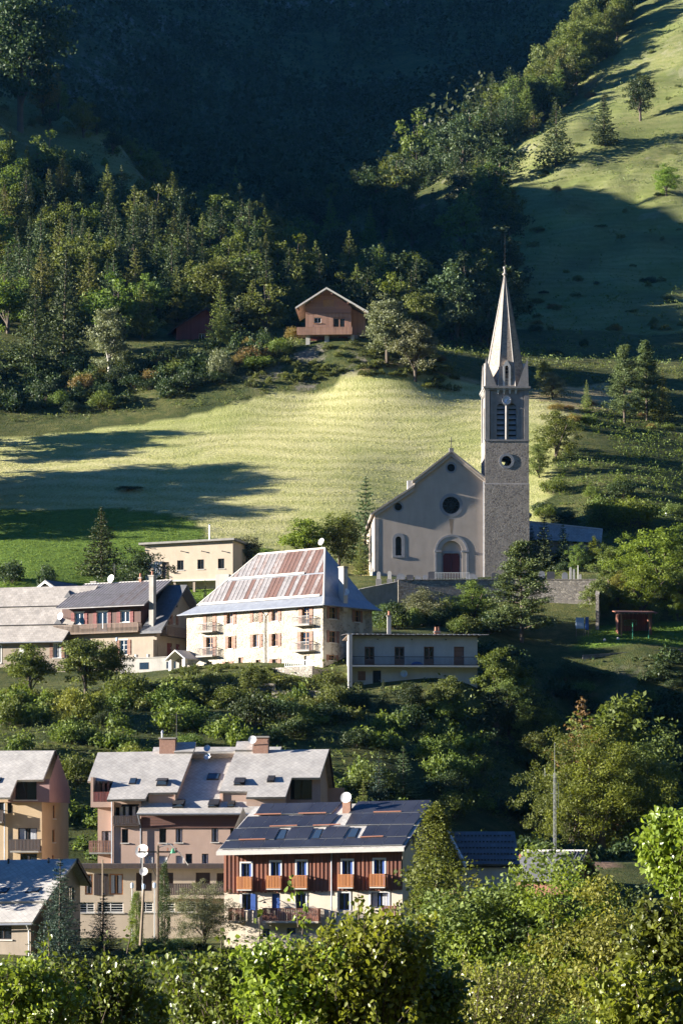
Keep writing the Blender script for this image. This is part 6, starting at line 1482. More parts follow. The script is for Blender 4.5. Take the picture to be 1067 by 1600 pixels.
# ================================================================== poles and lamps by the terrace wing
def pole(px, py_top, D, r, label, cat='pole', mat='pole_wood', extra=None, name='utility_pole', lean=0):
    p = G(px, D); h = zpy(py_top, D) - p.z; e = empty(name, p, 0, label, cat)
    m = MB(); m.tube((0, 0, -.6), (lean, 0, h), r * 1.15, r * .8, 8); m.build('post', mat, e)
    if extra: extra(e, h, lean)
    return e, h
def xarm(e, h, l):
    m = MB(); m.box(-1.5, 1.5, -.06, .06, h - .55, h - .43); m.tube((0, 0, h - 2.6), (-1.0, 0, h - .5), .03); m.tube((0, 0, h - 2.6), (1.0, 0, h - .5), .03); m.build('crossarm', 'iron', e)
    for x in (-1.4, -.75, .75, 1.4): m = MB(); m.lathe([(.03, -.02), (.07, .03), (.05, .1), (.07, .16), (.03, .26)], (x, 0, h - .43), 8); m.build('insulator', 'terracotta', e)
    m = MB(); m.path([(.0, 0, h - .2), (.9, 0, h + .15), (1.7, -.1, h - .6), (2.3, -.1, h - 1.5)], .035); m.build('stay_bracket', 'steel', e)
    m = MB(); m.lathe([(.05, .35), (.2, .0), (.22, -.05)], (1.15, -.1, h - .55), 10); m.build('lamp_head', 'green_paint', e)
POLE1, PH1 = pole(247, 1321, 209, .13, 'dark timber power pole with crossarm and insulators before the terrace wing', 'power pole', 'bark', xarm)
def lamp(e, h, l): m = MB(); m.lathe([(.05, 0), (.12, .05), (.14, .3), (.07, .42)], (l, 0, h), 8); m.build('lamp_head', 'pale_blue', e)
POLE2, PH2 = pole(219, 1390, 200, .11, 'slightly leaning bare timber pole left of the power pole', 'pole', 'pole_wood', lamp, lean=.28)
pole(161, 1343, 207, .07, 'slim dark timber pole rising from the spruces', 'pole', 'pole_wood')
pole(207, 1388, 207, .05, 'short grey post with pale cap beside the terrace wing', 'post', 'steel', lamp, 'lamp_post')
pole(242, 1388, 203, .05, 'slim steel lamp post with pale blue head in front of the power pole', 'lamp post', 'steel', lamp, 'lamp_post')
def dishes(e, h, l): dish(e, (0, -.2, h), .55, (-.25, -1, .3), stem=(0, 0, h - .3)); dish(e, (.1, -.2, h - 1.6), .34, (-.1, -1, .3), stem=(0, 0, h - 1.7))
pole(223, 1330, 216, .04, 'thin mast carrying a large and a small white satellite dish', 'mast', 'steel', dishes, 'dish_mast')
pole(183, 1002, 303, .05, 'black street lamp among shrubs before the farmhouse', 'street lamp', 'iron', lamp, 'street_lamp')
def wire(a, b, sag, label):
    a = Vector(a); b = Vector(b); m = MB(); n = 14; pts = [a.lerp(b, k / n) - Vector((0, 0, sag * math.sin(math.pi * k / n))) for k in range(n + 1)]; m.path(pts, .016, 4); tag(m.build('cable', 'iron'), label, 'cable')
l1 = POLE1.location; l2 = POLE2.location
wire(l1 + Vector((-1.4, 0, PH1 - .2)), l2 + Vector((.28, 0, PH2 + .2)), .5, 'black cable sagging from the crossarm to the leaning pole')
wire(l1 + Vector((0, 0, PH1 - 1.5)), P(262, 1385, 219) + Vector((0, 0, 0)), .6, 'black cable from the power pole to the terrace wing')
# ================================================================== VEGETATION
def leaf_quads(C, size, rng, nbias=None, asp=.62, shade=None, droop=0.0):
    """one pointed, folded leaf-quad per centre; nbias pushes leaf normals"""
    n = len(C); size = np.broadcast_to(np.asarray(size, float), (n,))
    nr = rng.normal(size=(n, 3)); nr /= np.linalg.norm(nr, axis=1, keepdims=True)
    if nbias is not None: nr = nr + nbias; nr /= np.linalg.norm(nr, axis=1, keepdims=True) + 1e-9
    t = rng.normal(size=(n, 3)); t[:, 2] -= droop; t -= nr * (t * nr).sum(1, keepdims=True); t /= np.linalg.norm(t, axis=1, keepdims=True) + 1e-9
    b = np.cross(nr, t); s = size[:, None]
    V = np.stack([C - t * s * .5, C + b * s * asp * .5 + nr * s * .12, C + t * s * .5, C - b * s * asp * .5 + nr * s * .12], 1).reshape(-1, 3)
    Q = np.arange(n * 4).reshape(-1, 4)
    return V, Q, (shade if shade is not None else rng.random(n))

def crown_mesh(name, V, Q, sh, mat):
    return np_mesh(name, V, Q, [mat], attrs={'shade': ('FACE', 'FLOAT', np.clip(sh, 0, 1))})

def tubes(segs, nside=6):
    m = MB()
    for p, q, r0, r1 in segs: m.tube(p, q, r0, r1, nside, 0, False)
    me = bpy.data.meshes.new('trunk'); me.from_pydata(m.v, [], m.f); me.materials.append(MT['bark']); me.polygons.foreach_set('use_smooth', [True] * len(m.f)); me.update()
    return me

def proto_broad(seed, ncl=110, per=85, leaf=.030, rx=.36, z0=.20, z1=1.0, lobes=.5, clump=.085, top=.62):
    """unit-height broadleaf: limbs, then clumps of leaves on an uneven, gappy shell"""
    rng = np.random.default_rng(seed); zc = z0 + (z1 - z0) * .5; rz = (z1 - z0) * .5
    segs = [(Vector((0, 0, -.06)), Vector((.01, 0, z0 + .1)), .026, .02)]; cen = []
    ph = rng.random(6) * 6.28
    for i in range(ncl):
        u = rng.normal(size=3); u /= np.linalg.norm(u)
        az = math.atan2(u[1], u[0]); lob = 1 + lobes * .5 * (math.sin(2 * az + ph[0] + 2 * u[2]) * .6 + math.sin(3 * az + ph[1]) * .35 + math.sin(5 * u[2] + ph[2] + az) * .45)
        r = (rng.random() ** .45) * lob * (.82 + .3 * rng.random())
        prof = (1 - .25 * max(0, u[2])) if top < 1 else 1
        cen.append((u[0] * rx * r * prof, u[1] * rx * r * prof, max(z0 * .8, zc + u[2] * rz * min(r, 1.05))))
    cen = np.array(cen)
    for k in range(9):
        c = cen[rng.integers(len(cen))] * np.array([.8, .8, .92]); a = Vector((0, 0, z0 * .7 + .25 * rng.random())); b = Vector(c); mid = a.lerp(b, .5) + Vector((0, 0, .05))
        segs += [(a, mid, .013, .009), (mid, b, .009, .003)]
    segs.append((Vector((.01, 0, z0 + .1)), Vector((.02, .01, .8)), .02, .005))
    cs = clump * (.6 + .8 * rng.random(ncl)); cnt = np.maximum(12, (per * (cs / clump) ** 1.6)).astype(int); idx = np.repeat(np.arange(ncl), cnt)
    off = rng.normal(size=(len(idx), 3)); off /= np.linalg.norm(off, axis=1, keepdims=True); off *= (rng.random(len(idx)) ** .5)[:, None]
    C = cen[idx] + off * cs[idx][:, None] * np.array([1.15, 1.15, .72])
    out = C - np.array([0, 0, zc]); out /= np.linalg.norm(out, axis=1, keepdims=True) + 1e-9
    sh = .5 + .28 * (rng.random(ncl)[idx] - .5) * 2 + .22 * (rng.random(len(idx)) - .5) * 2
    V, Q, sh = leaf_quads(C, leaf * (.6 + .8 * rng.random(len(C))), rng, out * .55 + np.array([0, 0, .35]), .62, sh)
    return tubes(segs), crown_mesh('crown', V, Q, sh, LEAF['green'])

def proto_spruce(seed, levels=26, rx=.21, leaf=.034, dens=1.0, droop=.35, start=.06, ragged=.25):
    """unit-height conifer: whorls of sagging boughs fringed with needle sprays"""
    rng = np.random.default_rng(seed); C = []; S = []; B = []; SZ = []
    segs = [(Vector((0, 0, -.05)), Vector((0, 0, .5)), .017, .010), (Vector((0, 0, .5)), Vector((0, 0, .99)), .010, .002)]
    for l in range(levels):
        t = start + (1 - start) * (l + .5 * rng.random()) / levels; rr = rx * (1 - t) ** .85 * (1 - ragged * .5 + ragged * rng.random()) + .008
        nb = int(5 + 5 * (1 - t) + rng.integers(3))
        for k in range(nb):
            az = 6.283 * (k + rng.random() * .8) / nb; ln = rr * (.7 + .5 * rng.random()); up = .10 - droop * (1 - t)
            n = max(4, int(dens * (5 + 46 * ln))); s = rng.random(n) ** .6
            px = np.cos(az) * ln * s; py = np.sin(az) * ln * s; pz = t + up * ln * s + .25 * ln * s * s
            wd = (.30 * ln * (1 - s * .7))[:, None]
            c = np.stack([px, py, pz], 1) + rng.normal(size=(n, 3)) * wd * np.array([.55, .55, .22])
            C.append(c); shd = .35 + .35 * rng.random(); S.append(shd + .25 * rng.random(n) + .18 * s - .1)
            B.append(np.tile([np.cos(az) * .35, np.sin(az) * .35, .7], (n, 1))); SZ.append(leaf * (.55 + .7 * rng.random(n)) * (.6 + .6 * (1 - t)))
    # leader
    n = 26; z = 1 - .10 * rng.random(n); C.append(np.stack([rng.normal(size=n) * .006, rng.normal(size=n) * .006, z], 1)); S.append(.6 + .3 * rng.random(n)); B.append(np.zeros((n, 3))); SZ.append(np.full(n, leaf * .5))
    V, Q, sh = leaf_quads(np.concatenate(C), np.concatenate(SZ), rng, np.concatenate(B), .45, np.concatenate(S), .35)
    return tubes(segs), crown_mesh('crown', V, Q, sh, LEAF['spruce'])

def proto_pine(seed):
    """open conifer with tufted boughs turned up at the tips"""
    rng = np.random.default_rng(seed); C = []; S = []; segs = [(Vector((0, 0, -.05)), Vector((0, 0, .97)), .018, .003)]
    for l in range(17):
        t = .14 + .83 * l / 16; rr = .25 * (1 - t) ** .7 + .02
        for k in range(6):
            az = rng.random() * 6.283; ln = rr * (.6 + .6 * rng.random()); e = Vector((math.cos(az) * ln, math.sin(az) * ln, t + .25 * ln)); segs.append((Vector((0, 0, t)), e, .005, .002))
            for q in (.45, .7, .9, 1.05):
                n = 44; c = np.array([e.x * q, e.y * q, t + .25 * ln * q]) + rng.normal(size=(n, 3)) * np.array([.022, .022, .013]); C.append(c); S.append(np.full(n, .3 + .5 * rng.random()) + .25 * rng.random(n) - .1)
    V, Q, sh = leaf_quads(np.concatenate(C), .023, rng, np.array([0, 0, .6]), .35, np.concatenate(S))
    return tubes(segs), crown_mesh('crown', V, Q, sh, LEAF['pine'])

def proto_column(seed, rx=.085):
    rng = np.random.default_rng(seed); C = []; S = []; segs = [(Vector((0, 0, -.05)), Vector((0, 0, .95)), .012, .003)]
    for i in range(210):
        t = .06 + .93 * rng.random(); rr = rx * math.sin(math.pi * min(1, .12 + .86 * t)) ** .6 * (.5 + .6 * rng.random()); az = rng.random() * 6.283; n = 46
        c = np.array([math.cos(az) * rr, math.sin(az) * rr, t]) + rng.normal(size=(n, 3)) * np.array([.012, .012, .028]); C.append(c); S.append(np.full(n, .3 + .5 * rng.random()) + .2 * rng.random(n))
    V, Q, sh = leaf_quads(np.concatenate(C), .014, rng, np.array([0, 0, .2]), .6, np.concatenate(S), .5)
    return tubes(segs), crown_mesh('crown', V, Q, sh, LEAF['green'])

def proto_bush(seed, ncl=42, per=75, leaf=.085):
    """unit-radius bush, height about 1"""
    rng = np.random.default_rng(seed); cen = []
    for i in range(ncl):
        az = rng.random() * 6.283; r = rng.random() ** .5 * .85; h = (1 - r * r * .75) * (.35 + .65 * rng.random()); cen.append((math.cos(az) * r, math.sin(az) * r, .08 + h * .85))
    cen = np.array(cen); idx = np.repeat(np.arange(ncl), per)
    off = rng.normal(size=(len(idx), 3)) * .135; C = cen[idx] + off * np.array([1, 1, .8]); C[:, 2] = np.maximum(C[:, 2], -.05)
    segs = [(Vector((0, 0, -.2)), Vector(c) * .9, .02, .006) for c in cen[:10]]
    sh = .5 + .3 * (rng.random(ncl)[idx] - .5) * 2 + .2 * (rng.random(len(idx)) - .5) * 2
    V, Q, sh = leaf_quads(C, leaf * (.6 + .8 * rng.random(len(C))), rng, np.array([0, 0, .6]) + C * .35, .6, sh)
    tb = tubes(segs, 4); tv = np.empty(len(tb.vertices) * 3); tb.vertices.foreach_get('co', tv); tv = tv.reshape(-1, 3); tq = np.array([list(p.vertices) for p in tb.polygons])
    me = np_mesh('bush', np.concatenate([V, tv]), np.concatenate([Q, tq + len(V)]), [LEAF['green'], MT['bark']], np.concatenate([np.zeros(len(Q)), np.ones(len(tq))]), {'shade': ('FACE', 'FLOAT', np.concatenate([np.clip(sh, 0, 1), np.zeros(len(tq))]))})
    return me

PR = {
    'broad': [proto_broad(s) for s in (11, 12, 13)] + [proto_broad(14, 150, 70, .026, .42, .08, 1, .6, .075), proto_broad(15, 90, 80, .030, .30, .16, 1, .5, .08)],
    'far': [proto_broad(s, 60, 60, .045, .38, .10, 1, .6, .10) for s in (21, 22)],
    'spruce': [proto_spruce(31, 26, .23, .034, 1.8), proto_spruce(32, 24, .25, .034, 1.8), proto_spruce(33, 30, .20, .034, 1.8, ragged=.4), proto_spruce(34, 22, .26, .036, 1.9)],
    'larch': [proto_spruce(41, 24, .25, .038, 2.0, .15, .06, .5), proto_spruce(42, 22, .28, .038, 2.0, .1, .08, .6)],
    'pine': [proto_pine(51), proto_pine(52)],
    'mid': [proto_broad(16, 240, 120, .0135, .40, .10, 1, .75, .062), proto_broad(17, 210, 130, .0135, .36, .14, 1, .8, .062)],
    'spruce_near': [proto_spruce(35, 34, .24, .020, 3.2, .35, .03, .3)],
    'column': [proto_column(61)],
    'birch': [proto_broad(71, 120, 70, .024, .22, .16, 1, .4, .07)],
    'cone': [proto_spruce(81, 34, .24, .03, 2.0, .1, .0, .02)],
}
BUSH = [proto_bush(s) for s in (91, 92, 93, 94)]
_cnt = [0]
NAMES = {'broad': 'broadleaf_tree', 'far': 'broadleaf_tree', 'mid': 'broadleaf_tree', 'spruce_near': 'spruce_tree', 'spruce': 'spruce_tree', 'larch': 'larch_tree', 'pine': 'pine_tree', 'column': 'poplar_tree', 'birch': 'birch_tree', 'cone': 'clipped_conifer'}
def set_mat(o, slot, mat):
    o.material_slots[slot].link = 'OBJECT'; o.material_slots[slot].material = mat
def plant(kind, x, y, h, w, leaf, label, group=None, var=None, bark=None, z=None):
    """copy of a tree kind, height h, width factor w"""
    _cnt[0] += 1; k = _cnt[0]; rn = random.Random(k * 7919); pr = PR[kind]; tm, cm = pr[(var if var is not None else k) % len(pr)]
    z = gz(x, y) if z is None else z
    e = empty(NAMES[kind], (x, y, z - .12), rn.random() * 6.28, label, 'tree', group); e.scale = (h * w, h * w, h); e.rotation_euler = (rn.uniform(-.025, .025), rn.uniform(-.025, .025), rn.random() * 6.28)
    t = bpy.data.objects.new('trunk', tm); c = bpy.data.objects.new('crown', cm)
    for o in (t, c): col.objects.link(o); o.parent = e
    set_mat(c, 0, LEAF[leaf])
    if bark: set_mat(t, 0, MT[bark])
    return e
def tree(kind, px, py_top, D, w, leaf, label, group=None, var=None, bark=None):
    w *= {'spruce': 1.3, 'spruce_near': 1.2, 'broad': 1.15, 'mid': 1.1}.get(kind, 1.0)
    x = (px - CX) * D / FP; z = gz(x, D); h = max(1.2, zpy(py_top, D) - z); return plant(kind, x, D, h, w, leaf, label, group, var, bark, z)
def treeb(kind, px, py_top, py_base, w, leaf, label, **k):
    p = hit(px, py_base, 560)
    if p.y > 860: x = (px - CX) * 745 / FP; p = Vector((x, 745, gz(x, 745)))
    return plant(kind, p.x, p.y, max(2, (py_base - py_top) * p.y / FP), w, leaf, label, **k)
def bush(x, y, r, h, leaf, label, group=None, var=None):
    _cnt[0] += 1; k = _cnt[0]; o = bpy.data.objects.new('bush', BUSH[(var if var is not None else k) % 4]); col.objects.link(o)
    o.location = (x, y, gz(x, y) - .1); o.scale = (r, r, h); o.rotation_euler = (0, 0, random.Random(k).random() * 6.28); set_mat(o, 0, LEAF[leaf]); return tag(o, label, 'bush', group)
LIGHT = [proto_bush(s, 22, 21, .19) for s in (95, 96, 97)]
_LV = []
for _m in LIGHT:
    v = np.empty(len(_m.vertices) * 3, np.float32); _m.vertices.foreach_get('co', v); q = np.empty(len(_m.loops), np.int32); _m.loops.foreach_get('vertex_index', q)
    a = np.empty(len(_m.polygons), np.float32); _m.attributes['shade'].data.foreach_get('value', a); _LV.append((v.reshape(-1, 3), q.reshape(-1, 4), a))
def bush_mass(name, pts, leaf, label):
    '''bushes nobody could pick apart, joined into one mass'''
    V = []; Q = []; A = []; o_ = 0; rr = random.Random(len(pts))
    for (x, y, r, h) in pts:
        v, q, a = _LV[rr.randrange(3)]; t = rr.random() * 6.28; c, s_ = math.cos(t), math.sin(t)
        w = np.stack([(v[:, 0] * c - v[:, 1] * s_) * r + x, (v[:, 0] * s_ + v[:, 1] * c) * r + y, v[:, 2] * h + gz(x, y) - .1], 1); V.append(w); Q.append(q + o_); A.append(np.clip(a + rr.uniform(-.25, .25), 0, 1)); o_ += len(v)
    o = bpy.data.objects.new(name, np_mesh(name, np.concatenate(V), np.concatenate(Q), [LEAF[leaf]], attrs={'shade': ('FACE', 'FLOAT', np.concatenate(A))})); col.objects.link(o); tag(o, label, 'scrub', kind='stuff')
def bpx(px, py_top, D, rpx, leaf, label, group=None):
    x = (px - CX) * D / FP; return bush(x, D, rpx * D / FP, max(.6, zpy(py_top, D) - gz(x, D)), leaf, label, group)

# ---- trees that can be told apart
for a in (
    ('pine', 815, 845, 337, 1.35, 'pine', 'tall dark pine in front of the church tower'),
    ('spruce', 160, 790, 366, 1.15, 'spruce', 'lone ragged spruce at the foot of the green meadow'),
    ('broad', 216, 857, 353, 1.0, 'dark', 'dark broadleaf tree left of the cream modern house'),
    ('broad', 385, 832, 368, 1.0, 'grey', 'grey-green tree right of the cream modern house'),
    ('broad', 478, 806, 374, 1.1, 'bright', 'round bright green tree behind the rusty roof'),
    ('broad', 530, 798, 376, .9, 'green', 'green tree between the rusty roof and the church'),
    ('spruce', 570, 742, 382, .8, 'spruce', 'slender dark spruce beside the left aisle of the church'),
    ('spruce', 564, 838, 362, .8, 'larch', 'small yellow-green conifer at the corner of the church'),
    ('cone', 262, 878, 358, .42, 'spruce', 'taller clipped dark conifer by the door of the modern house'),
    ('cone', 321, 903, 357, .42, 'spruce', 'shorter clipped dark conifer below the modern house'),
    ('broad', 868, 640, 415, 1.0, 'green', 'large sunlit tree just right of the tower', None, 3),
    ('broad', 842, 690, 409, .9, 'olive', 'lower sunlit tree tucked against the tower edge', None, 3),
    ('pine', 975, 538, 437, .95, 'pine', 'tall pine on the spur, left of the pair'),
    ('pine', 1010, 532, 440, .8, 'pine', 'tall pine on the spur, taller of the pair'),
    ('spruce', 1034, 575, 441, .8, 'larch', 'pale young conifer beside the two pines on the spur'),
    ('spruce', 916, 592, 440, .7, 'larch', 'thin young conifer on the dry grass near the pines'),
    ('broad', 850, 565, 452, 1.0, 'olive', 'small olive tree on the shaded bank behind the tower'),
    ('broad', 862, 580, 446, 1.2, 'grey', 'silvery shrub-like tree on the dry grass by the tower'),
    ('spruce', 848, 806, 366, .85, 'spruce', 'thin dark spruce in the churchyard beside the tower'),
    ('spruce', 880, 812, 366, .75, 'spruce', 'bare-topped spruce in the churchyard near the slim stelae'),
    ('spruce', 830, 820, 369, .7, 'blue_spruce', 'narrow bluish conifer against the tower foot'),
    ('birch', 172, 470, 456, 1.1, 'grey', 'pale white-trunked birch at the wood edge', None, None, 'bark_pale'),
    ('spruce', 55, 448, 462, 1.15, 'spruce', 'broad dark spruce at the wood edge near the birch'),
    ('spruce', 100, 388, 470, .8, 'spruce', 'tall twin-topped dark spruce near the birch'),
    ('larch', 66, 380, 486, .8, 'larch', 'pale larch behind the broad spruce'),
    ('broad', 328, 402, 492, 1.1, 'olive', 'round olive tree above the red chalet'),
    ('spruce', 345, 440, 474, .8, 'larch', 'yellow-green spruce standing beside the red chalet'),
    ('birch', 605, 455, 446, 1.35, 'grey', 'pyramidal pale tree right of the timber chalet'),
    ('broad', 660, 450, 456, .9, 'olive', 'olive tree behind the pale trees of the crest'),
    ('broad', 649, 498, 444, 1.0, 'grey', 'small pale tree with visible trunk on the crest'),
    ('broad', 32, -20, 640, .9, 'dark', 'very large dark tree on the hillside above the wood'),
    ('broad', 68, 105, 655, .8, 'rust', 'small russet tree beside the very large dark tree'),
    ('column', 684, 1258, 184, 1.7, 'green', 'slender poplar at the right end of the solar house'),
    ('spruce_near', 94, 1338, 187, 1.0, 'blue_spruce', 'bluish spruce beside the skylight house'),
    ('spruce_near', 160, 1392, 196, 1.1, 'blue_spruce', 'smaller dark spruce before the terrace wing'),
    ('mid', 320, 1375, 200, 1.1, 'grey', 'pale loose tree between the power pole and the solar house'),
    ('column', 258, 1346, 206, .85, 'dark', 'narrow ivy-green column beside the power pole'),
    ('column', 213, 1392, 205, 1.5, 'green', 'narrow green sapling left of the leaning pole'),
    ('mid', 940, 1130, 258, 1.0, 'bright', 'large yellow-green willow on the shaded slope below the lawn'),
    ('mid', 893, 1135, 260, .8, 'green', 'green tree leaning against the large willow'),
    ('larch', 908, 1086, 268, 1.1, 'rust', 'tawny ragged larch above the willow'),
    ('broad', 975, 1092, 272, .9, 'green', 'small round tree behind the willow'),
    ('broad', 1012, 1150, 262, .8, 'olive', 'olive tree right of the willow'),
    ('spruce', 592, 1172, 262, .8, 'blue_spruce', 'slim blue spruce behind the pink block'),
    ('spruce', 631, 1163, 264, 1.0, 'spruce', 'green spruce beside the slim blue spruce'),
    ('spruce', 566, 1216, 256, .9, 'larch', 'low young conifer near the blue spruce'),
    ('mid', 798, 1316, 118, .95, 'olive', 'broad olive tree in front of the dark tiled roof'),
    ('mid', 735, 1385, 124, 1.0, 'yellow', 'yellowish tree beside the slender poplar'),
    ('mid', 958, 1368, 112, .85, 'yellow', 'yellowing tree right of the timber gable house'),
    ('mid', 880, 1395, 120, 1.1, 'dark', 'dark green tree below the timber gable house'),
    ('mid', 866, 1366, 150, .8, 'bright', 'bright green tree before the timber gable'),
    ('mid', 1005, 1395, 125, 1.0, 'dark', 'dark tree behind the glossy-leaved trees'),
    ('mid', 758, 1338, 121, .9, 'green', 'green tree before the dark tiled roof, left of the broad olive one'),
    ('mid', 836, 1340, 116, .8, 'bright', 'bright tree right of the broad olive one'),
    ('mid', 905, 1372, 119, .9, 'green', 'green tree below the reddish gable'),
    ('mid', 670, 1450, 118, 1.1, 'olive', 'olive tree at the foot of the poplar'),
    ('broad', 1040, 820, 352, 1.05, 'bright', 'tall sunlit tree right of the churchyard', None, 3),
    ('broad', 990, 835, 354, .95, 'bright', 'sunlit tree with pale stems behind the shelter', None, 3),
    ('broad', 950, 850, 356, .8, 'green', 'rounded tree at the corner of the churchyard', None, 3),
    ('broad', 1066, 855, 350, 1.0, 'green', 'leafy tree above and right of the shelter', None, 3),
    ('broad', 1000, 878, 347, 1.0, 'bright', 'low bright tree behind the wooden shelter', None, 3),
    ('broad', 1058, 925, 346, .9, 'bright', 'low leafy tree right of the wooden shelter', None, 3),
    ('broad', 965, 893, 350, .9, 'yellow', 'yellow-green tree left of the wooden shelter', None, 3),
    ('broad', 903, 848, 363, .8, 'green', 'green tree before the right half of the long shed', None, 3),
    ('broad', 928, 838, 366, .7, 'bright', 'bright tree at the end of the long shed', None, 3),
    ('broad', 934, 900, 346, .8, 'olive', 'small tree under the churchyard return wall'),
    ('broad', 660, 918, 342, 1.5, 'grey', 'silver-green shrubby tree under the churchyard wall', None, 3),
    ('broad', 738, 905, 343, 1.1, 'green', 'green tree between the silver shrub and the pine', None, 3),
    ('broad', 135, 990, 296, 1.2, 'olive', 'olive tree in front of the farmhouse balcony'),
    ('broad', 48, 1003, 298, 1.1, 'green', 'green tree before the long slate house'),
    ('broad', 175, 1000, 299, .8, 'green', 'dark green tree beside the olive one at the farmhouse'),
    ('broad', 396, 1040, 294, 1.3, 'olive', 'loose shrubby tree on the terrace edge of the stone house'),
    ('broad', 440, 1088, 288, .8, 'green', 'upright green tree below the stone terrace'),
    ('spruce', 598, 1060, 289, .9, 'spruce', 'dark spruce below the long balcony house'),
    ('broad', 640, 1062, 288, 1.0, 'dark', 'dark tree hiding the foot of the long balcony house'),
    ('broad', 700, 1052, 289, .9, 'olive', 'olive tree at the right foot of the long balcony house'),
): tree(*a[:6], a[6], *(a[7:] if len(a) > 7 else ()))

treeb('spruce', 868, 163, 268, 1.4, 'spruce', 'broad dark spruce on the sunlit slope behind the tower')
treeb('spruce', 944, 148, 232, 1.4, 'spruce', 'second dark spruce higher on the sunlit slope')
treeb('broad', 1000, 118, 192, 1.1, 'dark', 'dark bushy tree high on the sunlit slope')
treeb('far', 650, 175, 285, .9, 'green', 'lone tree with sunlit top in the shaded valley')
treeb('far', 762, 165, 226, .8, 'green', 'small tree at the shadow edge of the slope')
treeb('far', 834, 172, 214, 1.0, 'olive', 'small round tree left of the broad spruce on the slope')
treeb('broad', 1040, 258, 306, 1.2, 'bright', 'sunlit tree at the shadow line of the slope behind the tower')
# ---- shrubs
GB = 'bushes on the slope between the houses'
rn = random.Random(21)
for i in range(50):                      # slope above the lower houses
    px = rn.uniform(-10, 770); D = rn.uniform(258, 291)
    if rn.random() < .15 and 220 < px < 420: continue
    lf = rn.choice(['olive', 'bright', 'green', 'yellow', 'dark', 'green'] if px < 330 else ['dark', 'green', 'olive', 'dark'])
    r = rn.uniform(1.3, 2.6)
    bush((px - CX) * D / FP, D, r, r * rn.uniform(.9, 1.5), lf, 'leafy bush in the thicket on the slope behind the lower houses', GB)
bush_mass('scrub', [((rn.uniform(760, 1090) - CX) * D / FP, D, rn.uniform(1.2, 2.4), rn.uniform(1.2, 2.8)) for D in [rn.uniform(240, 331) for _ in range(110)]], 'dark', 'scrub massed on the bank below the lawn, coloured dark for shade')  # dark leaf colour stands in for the shade on this bank
bush_mass('scrub', [((rn.uniform(850, 1090) - CX) * D / FP, D, rn.uniform(1.0, 1.9), rn.uniform(.9, 1.8)) for D in [rn.uniform(308, 330.5) for _ in range(75)]], 'dark', 'scrub added just under the lawn wall, coloured dark for shade')  # added growth; its dark leaf colour stands in for shade
bush_mass('scrub', [((rn.uniform(-40, 420) - CX) * D / FP, D, rn.uniform(1.3, 2.6), rn.uniform(1.4, 3.2)) for D in [rn.uniform(444, 466) for _ in range(90)]], 'dark', 'dark scrub massed along the hedge bank')
bush_mass('scrub', [((rn.uniform(-20, 560) - CX) * D / FP, D, rn.uniform(.8, 1.5), rn.uniform(.7, 1.6)) for D in [rn.uniform(284, 301) for _ in range(70)]], 'olive', 'low scrub massed below the garden walls')
bush_mass('scrub', [((rn.uniform(-20, 760) - CX) * D / FP, D, rn.uniform(1.2, 2.2), rn.uniform(1.2, 2.6)) for D in [rn.uniform(250, 292) for _ in range(80)]], 'green', 'green scrub massed on the slope behind the lower houses')
for i in range(26):                      # shaded right slope
    px = rn.uniform(760, 1080); D = rn.uniform(245, 331); r = rn.uniform(1.2, 2.4)
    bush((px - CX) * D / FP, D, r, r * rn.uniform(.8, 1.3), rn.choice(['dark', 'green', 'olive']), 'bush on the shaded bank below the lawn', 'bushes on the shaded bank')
for i in range(48):                      # hedge bank under the wood
    px = rn.uniform(-30, 290) if i < 38 else rn.uniform(290, 470); D = rn.uniform(443, 462); r = rn.uniform(1.6, 3.0)
    bush((px - CX) * D / FP, D, r, r * rn.uniform(.8, 1.4), rn.choice(['olive', 'dark', 'green', 'rust', 'dark', 'dark', 'green']), 'bush in the dark hedge bank at the upper edge of the meadow', 'hedge bank bushes')
for i in range(22):                      # crest by the chalet and by the pines
    px = rn.uniform(560, 760) if i < 8 else rn.uniform(840, 1070); D = rn.uniform(448, 456) if i < 8 else rn.uniform(425, 446); r = rn.uniform(.7, 1.6)
    bush((px - CX) * D / FP, D, r, r * rn.uniform(.8, 1.2), rn.choice(['olive', 'grey', 'green', 'rust']), 'low bush on the dry crest above the meadow', 'crest bushes')
for i in range(16):                      # bank right of the tower
    px = rn.uniform(835, 1060); D = rn.uniform(378, 405); r = rn.uniform(1.2, 2.4)
    bush((px - CX) * D / FP, D, r, r * rn.uniform(.9, 1.3), rn.choice(['green', 'bright', 'dark', 'olive']), 'bush on the bank between the tower and the road', 'bushes by the road bank')
for px, pt, D, rp, lf, lb in ((15,872,360,28,'dark','dark round bush on the green meadow behind the long slate house'),(75,880,358,17,'dark','small round dark bush at the foot of the green meadow'),(205,760,405,26,'dark','lone dark bush in the shaded part of the meadow'),(985,775,383,48,'bright','wide bright bush above the churchyard trees'),(940,772,385,32,'green','green bush beside the wide bright one'),(345,545,448,22,'grey','grey-green bush on the meadow edge below the red chalet'),(1020,940,345,14,'olive','olive bush right of the wooden shelter'),(360,1060,296,24,'dark','dark bush at the stone house terrace'),(330,1055,298,20,'olive','olive bush by the stone house porch'),(520,1085,289,22,'dark','dark bush under the shaded terrace wall')): bpx(px, pt, D, rp, lf, lb)
for i in range(34):                      # garden growth in front of the upper houses
    px = rn.uniform(-10, 560); D = rn.uniform(286, 303 if px < 420 else 294); r = rn.uniform(.7, 1.5)
    bush((px - CX) * D / FP, D, r, r * rn.uniform(.7, 1.2), rn.choice(['olive', 'bright', 'green', 'yellow']), 'garden shrub below the upper row of houses', 'garden shrubs below the upper houses')
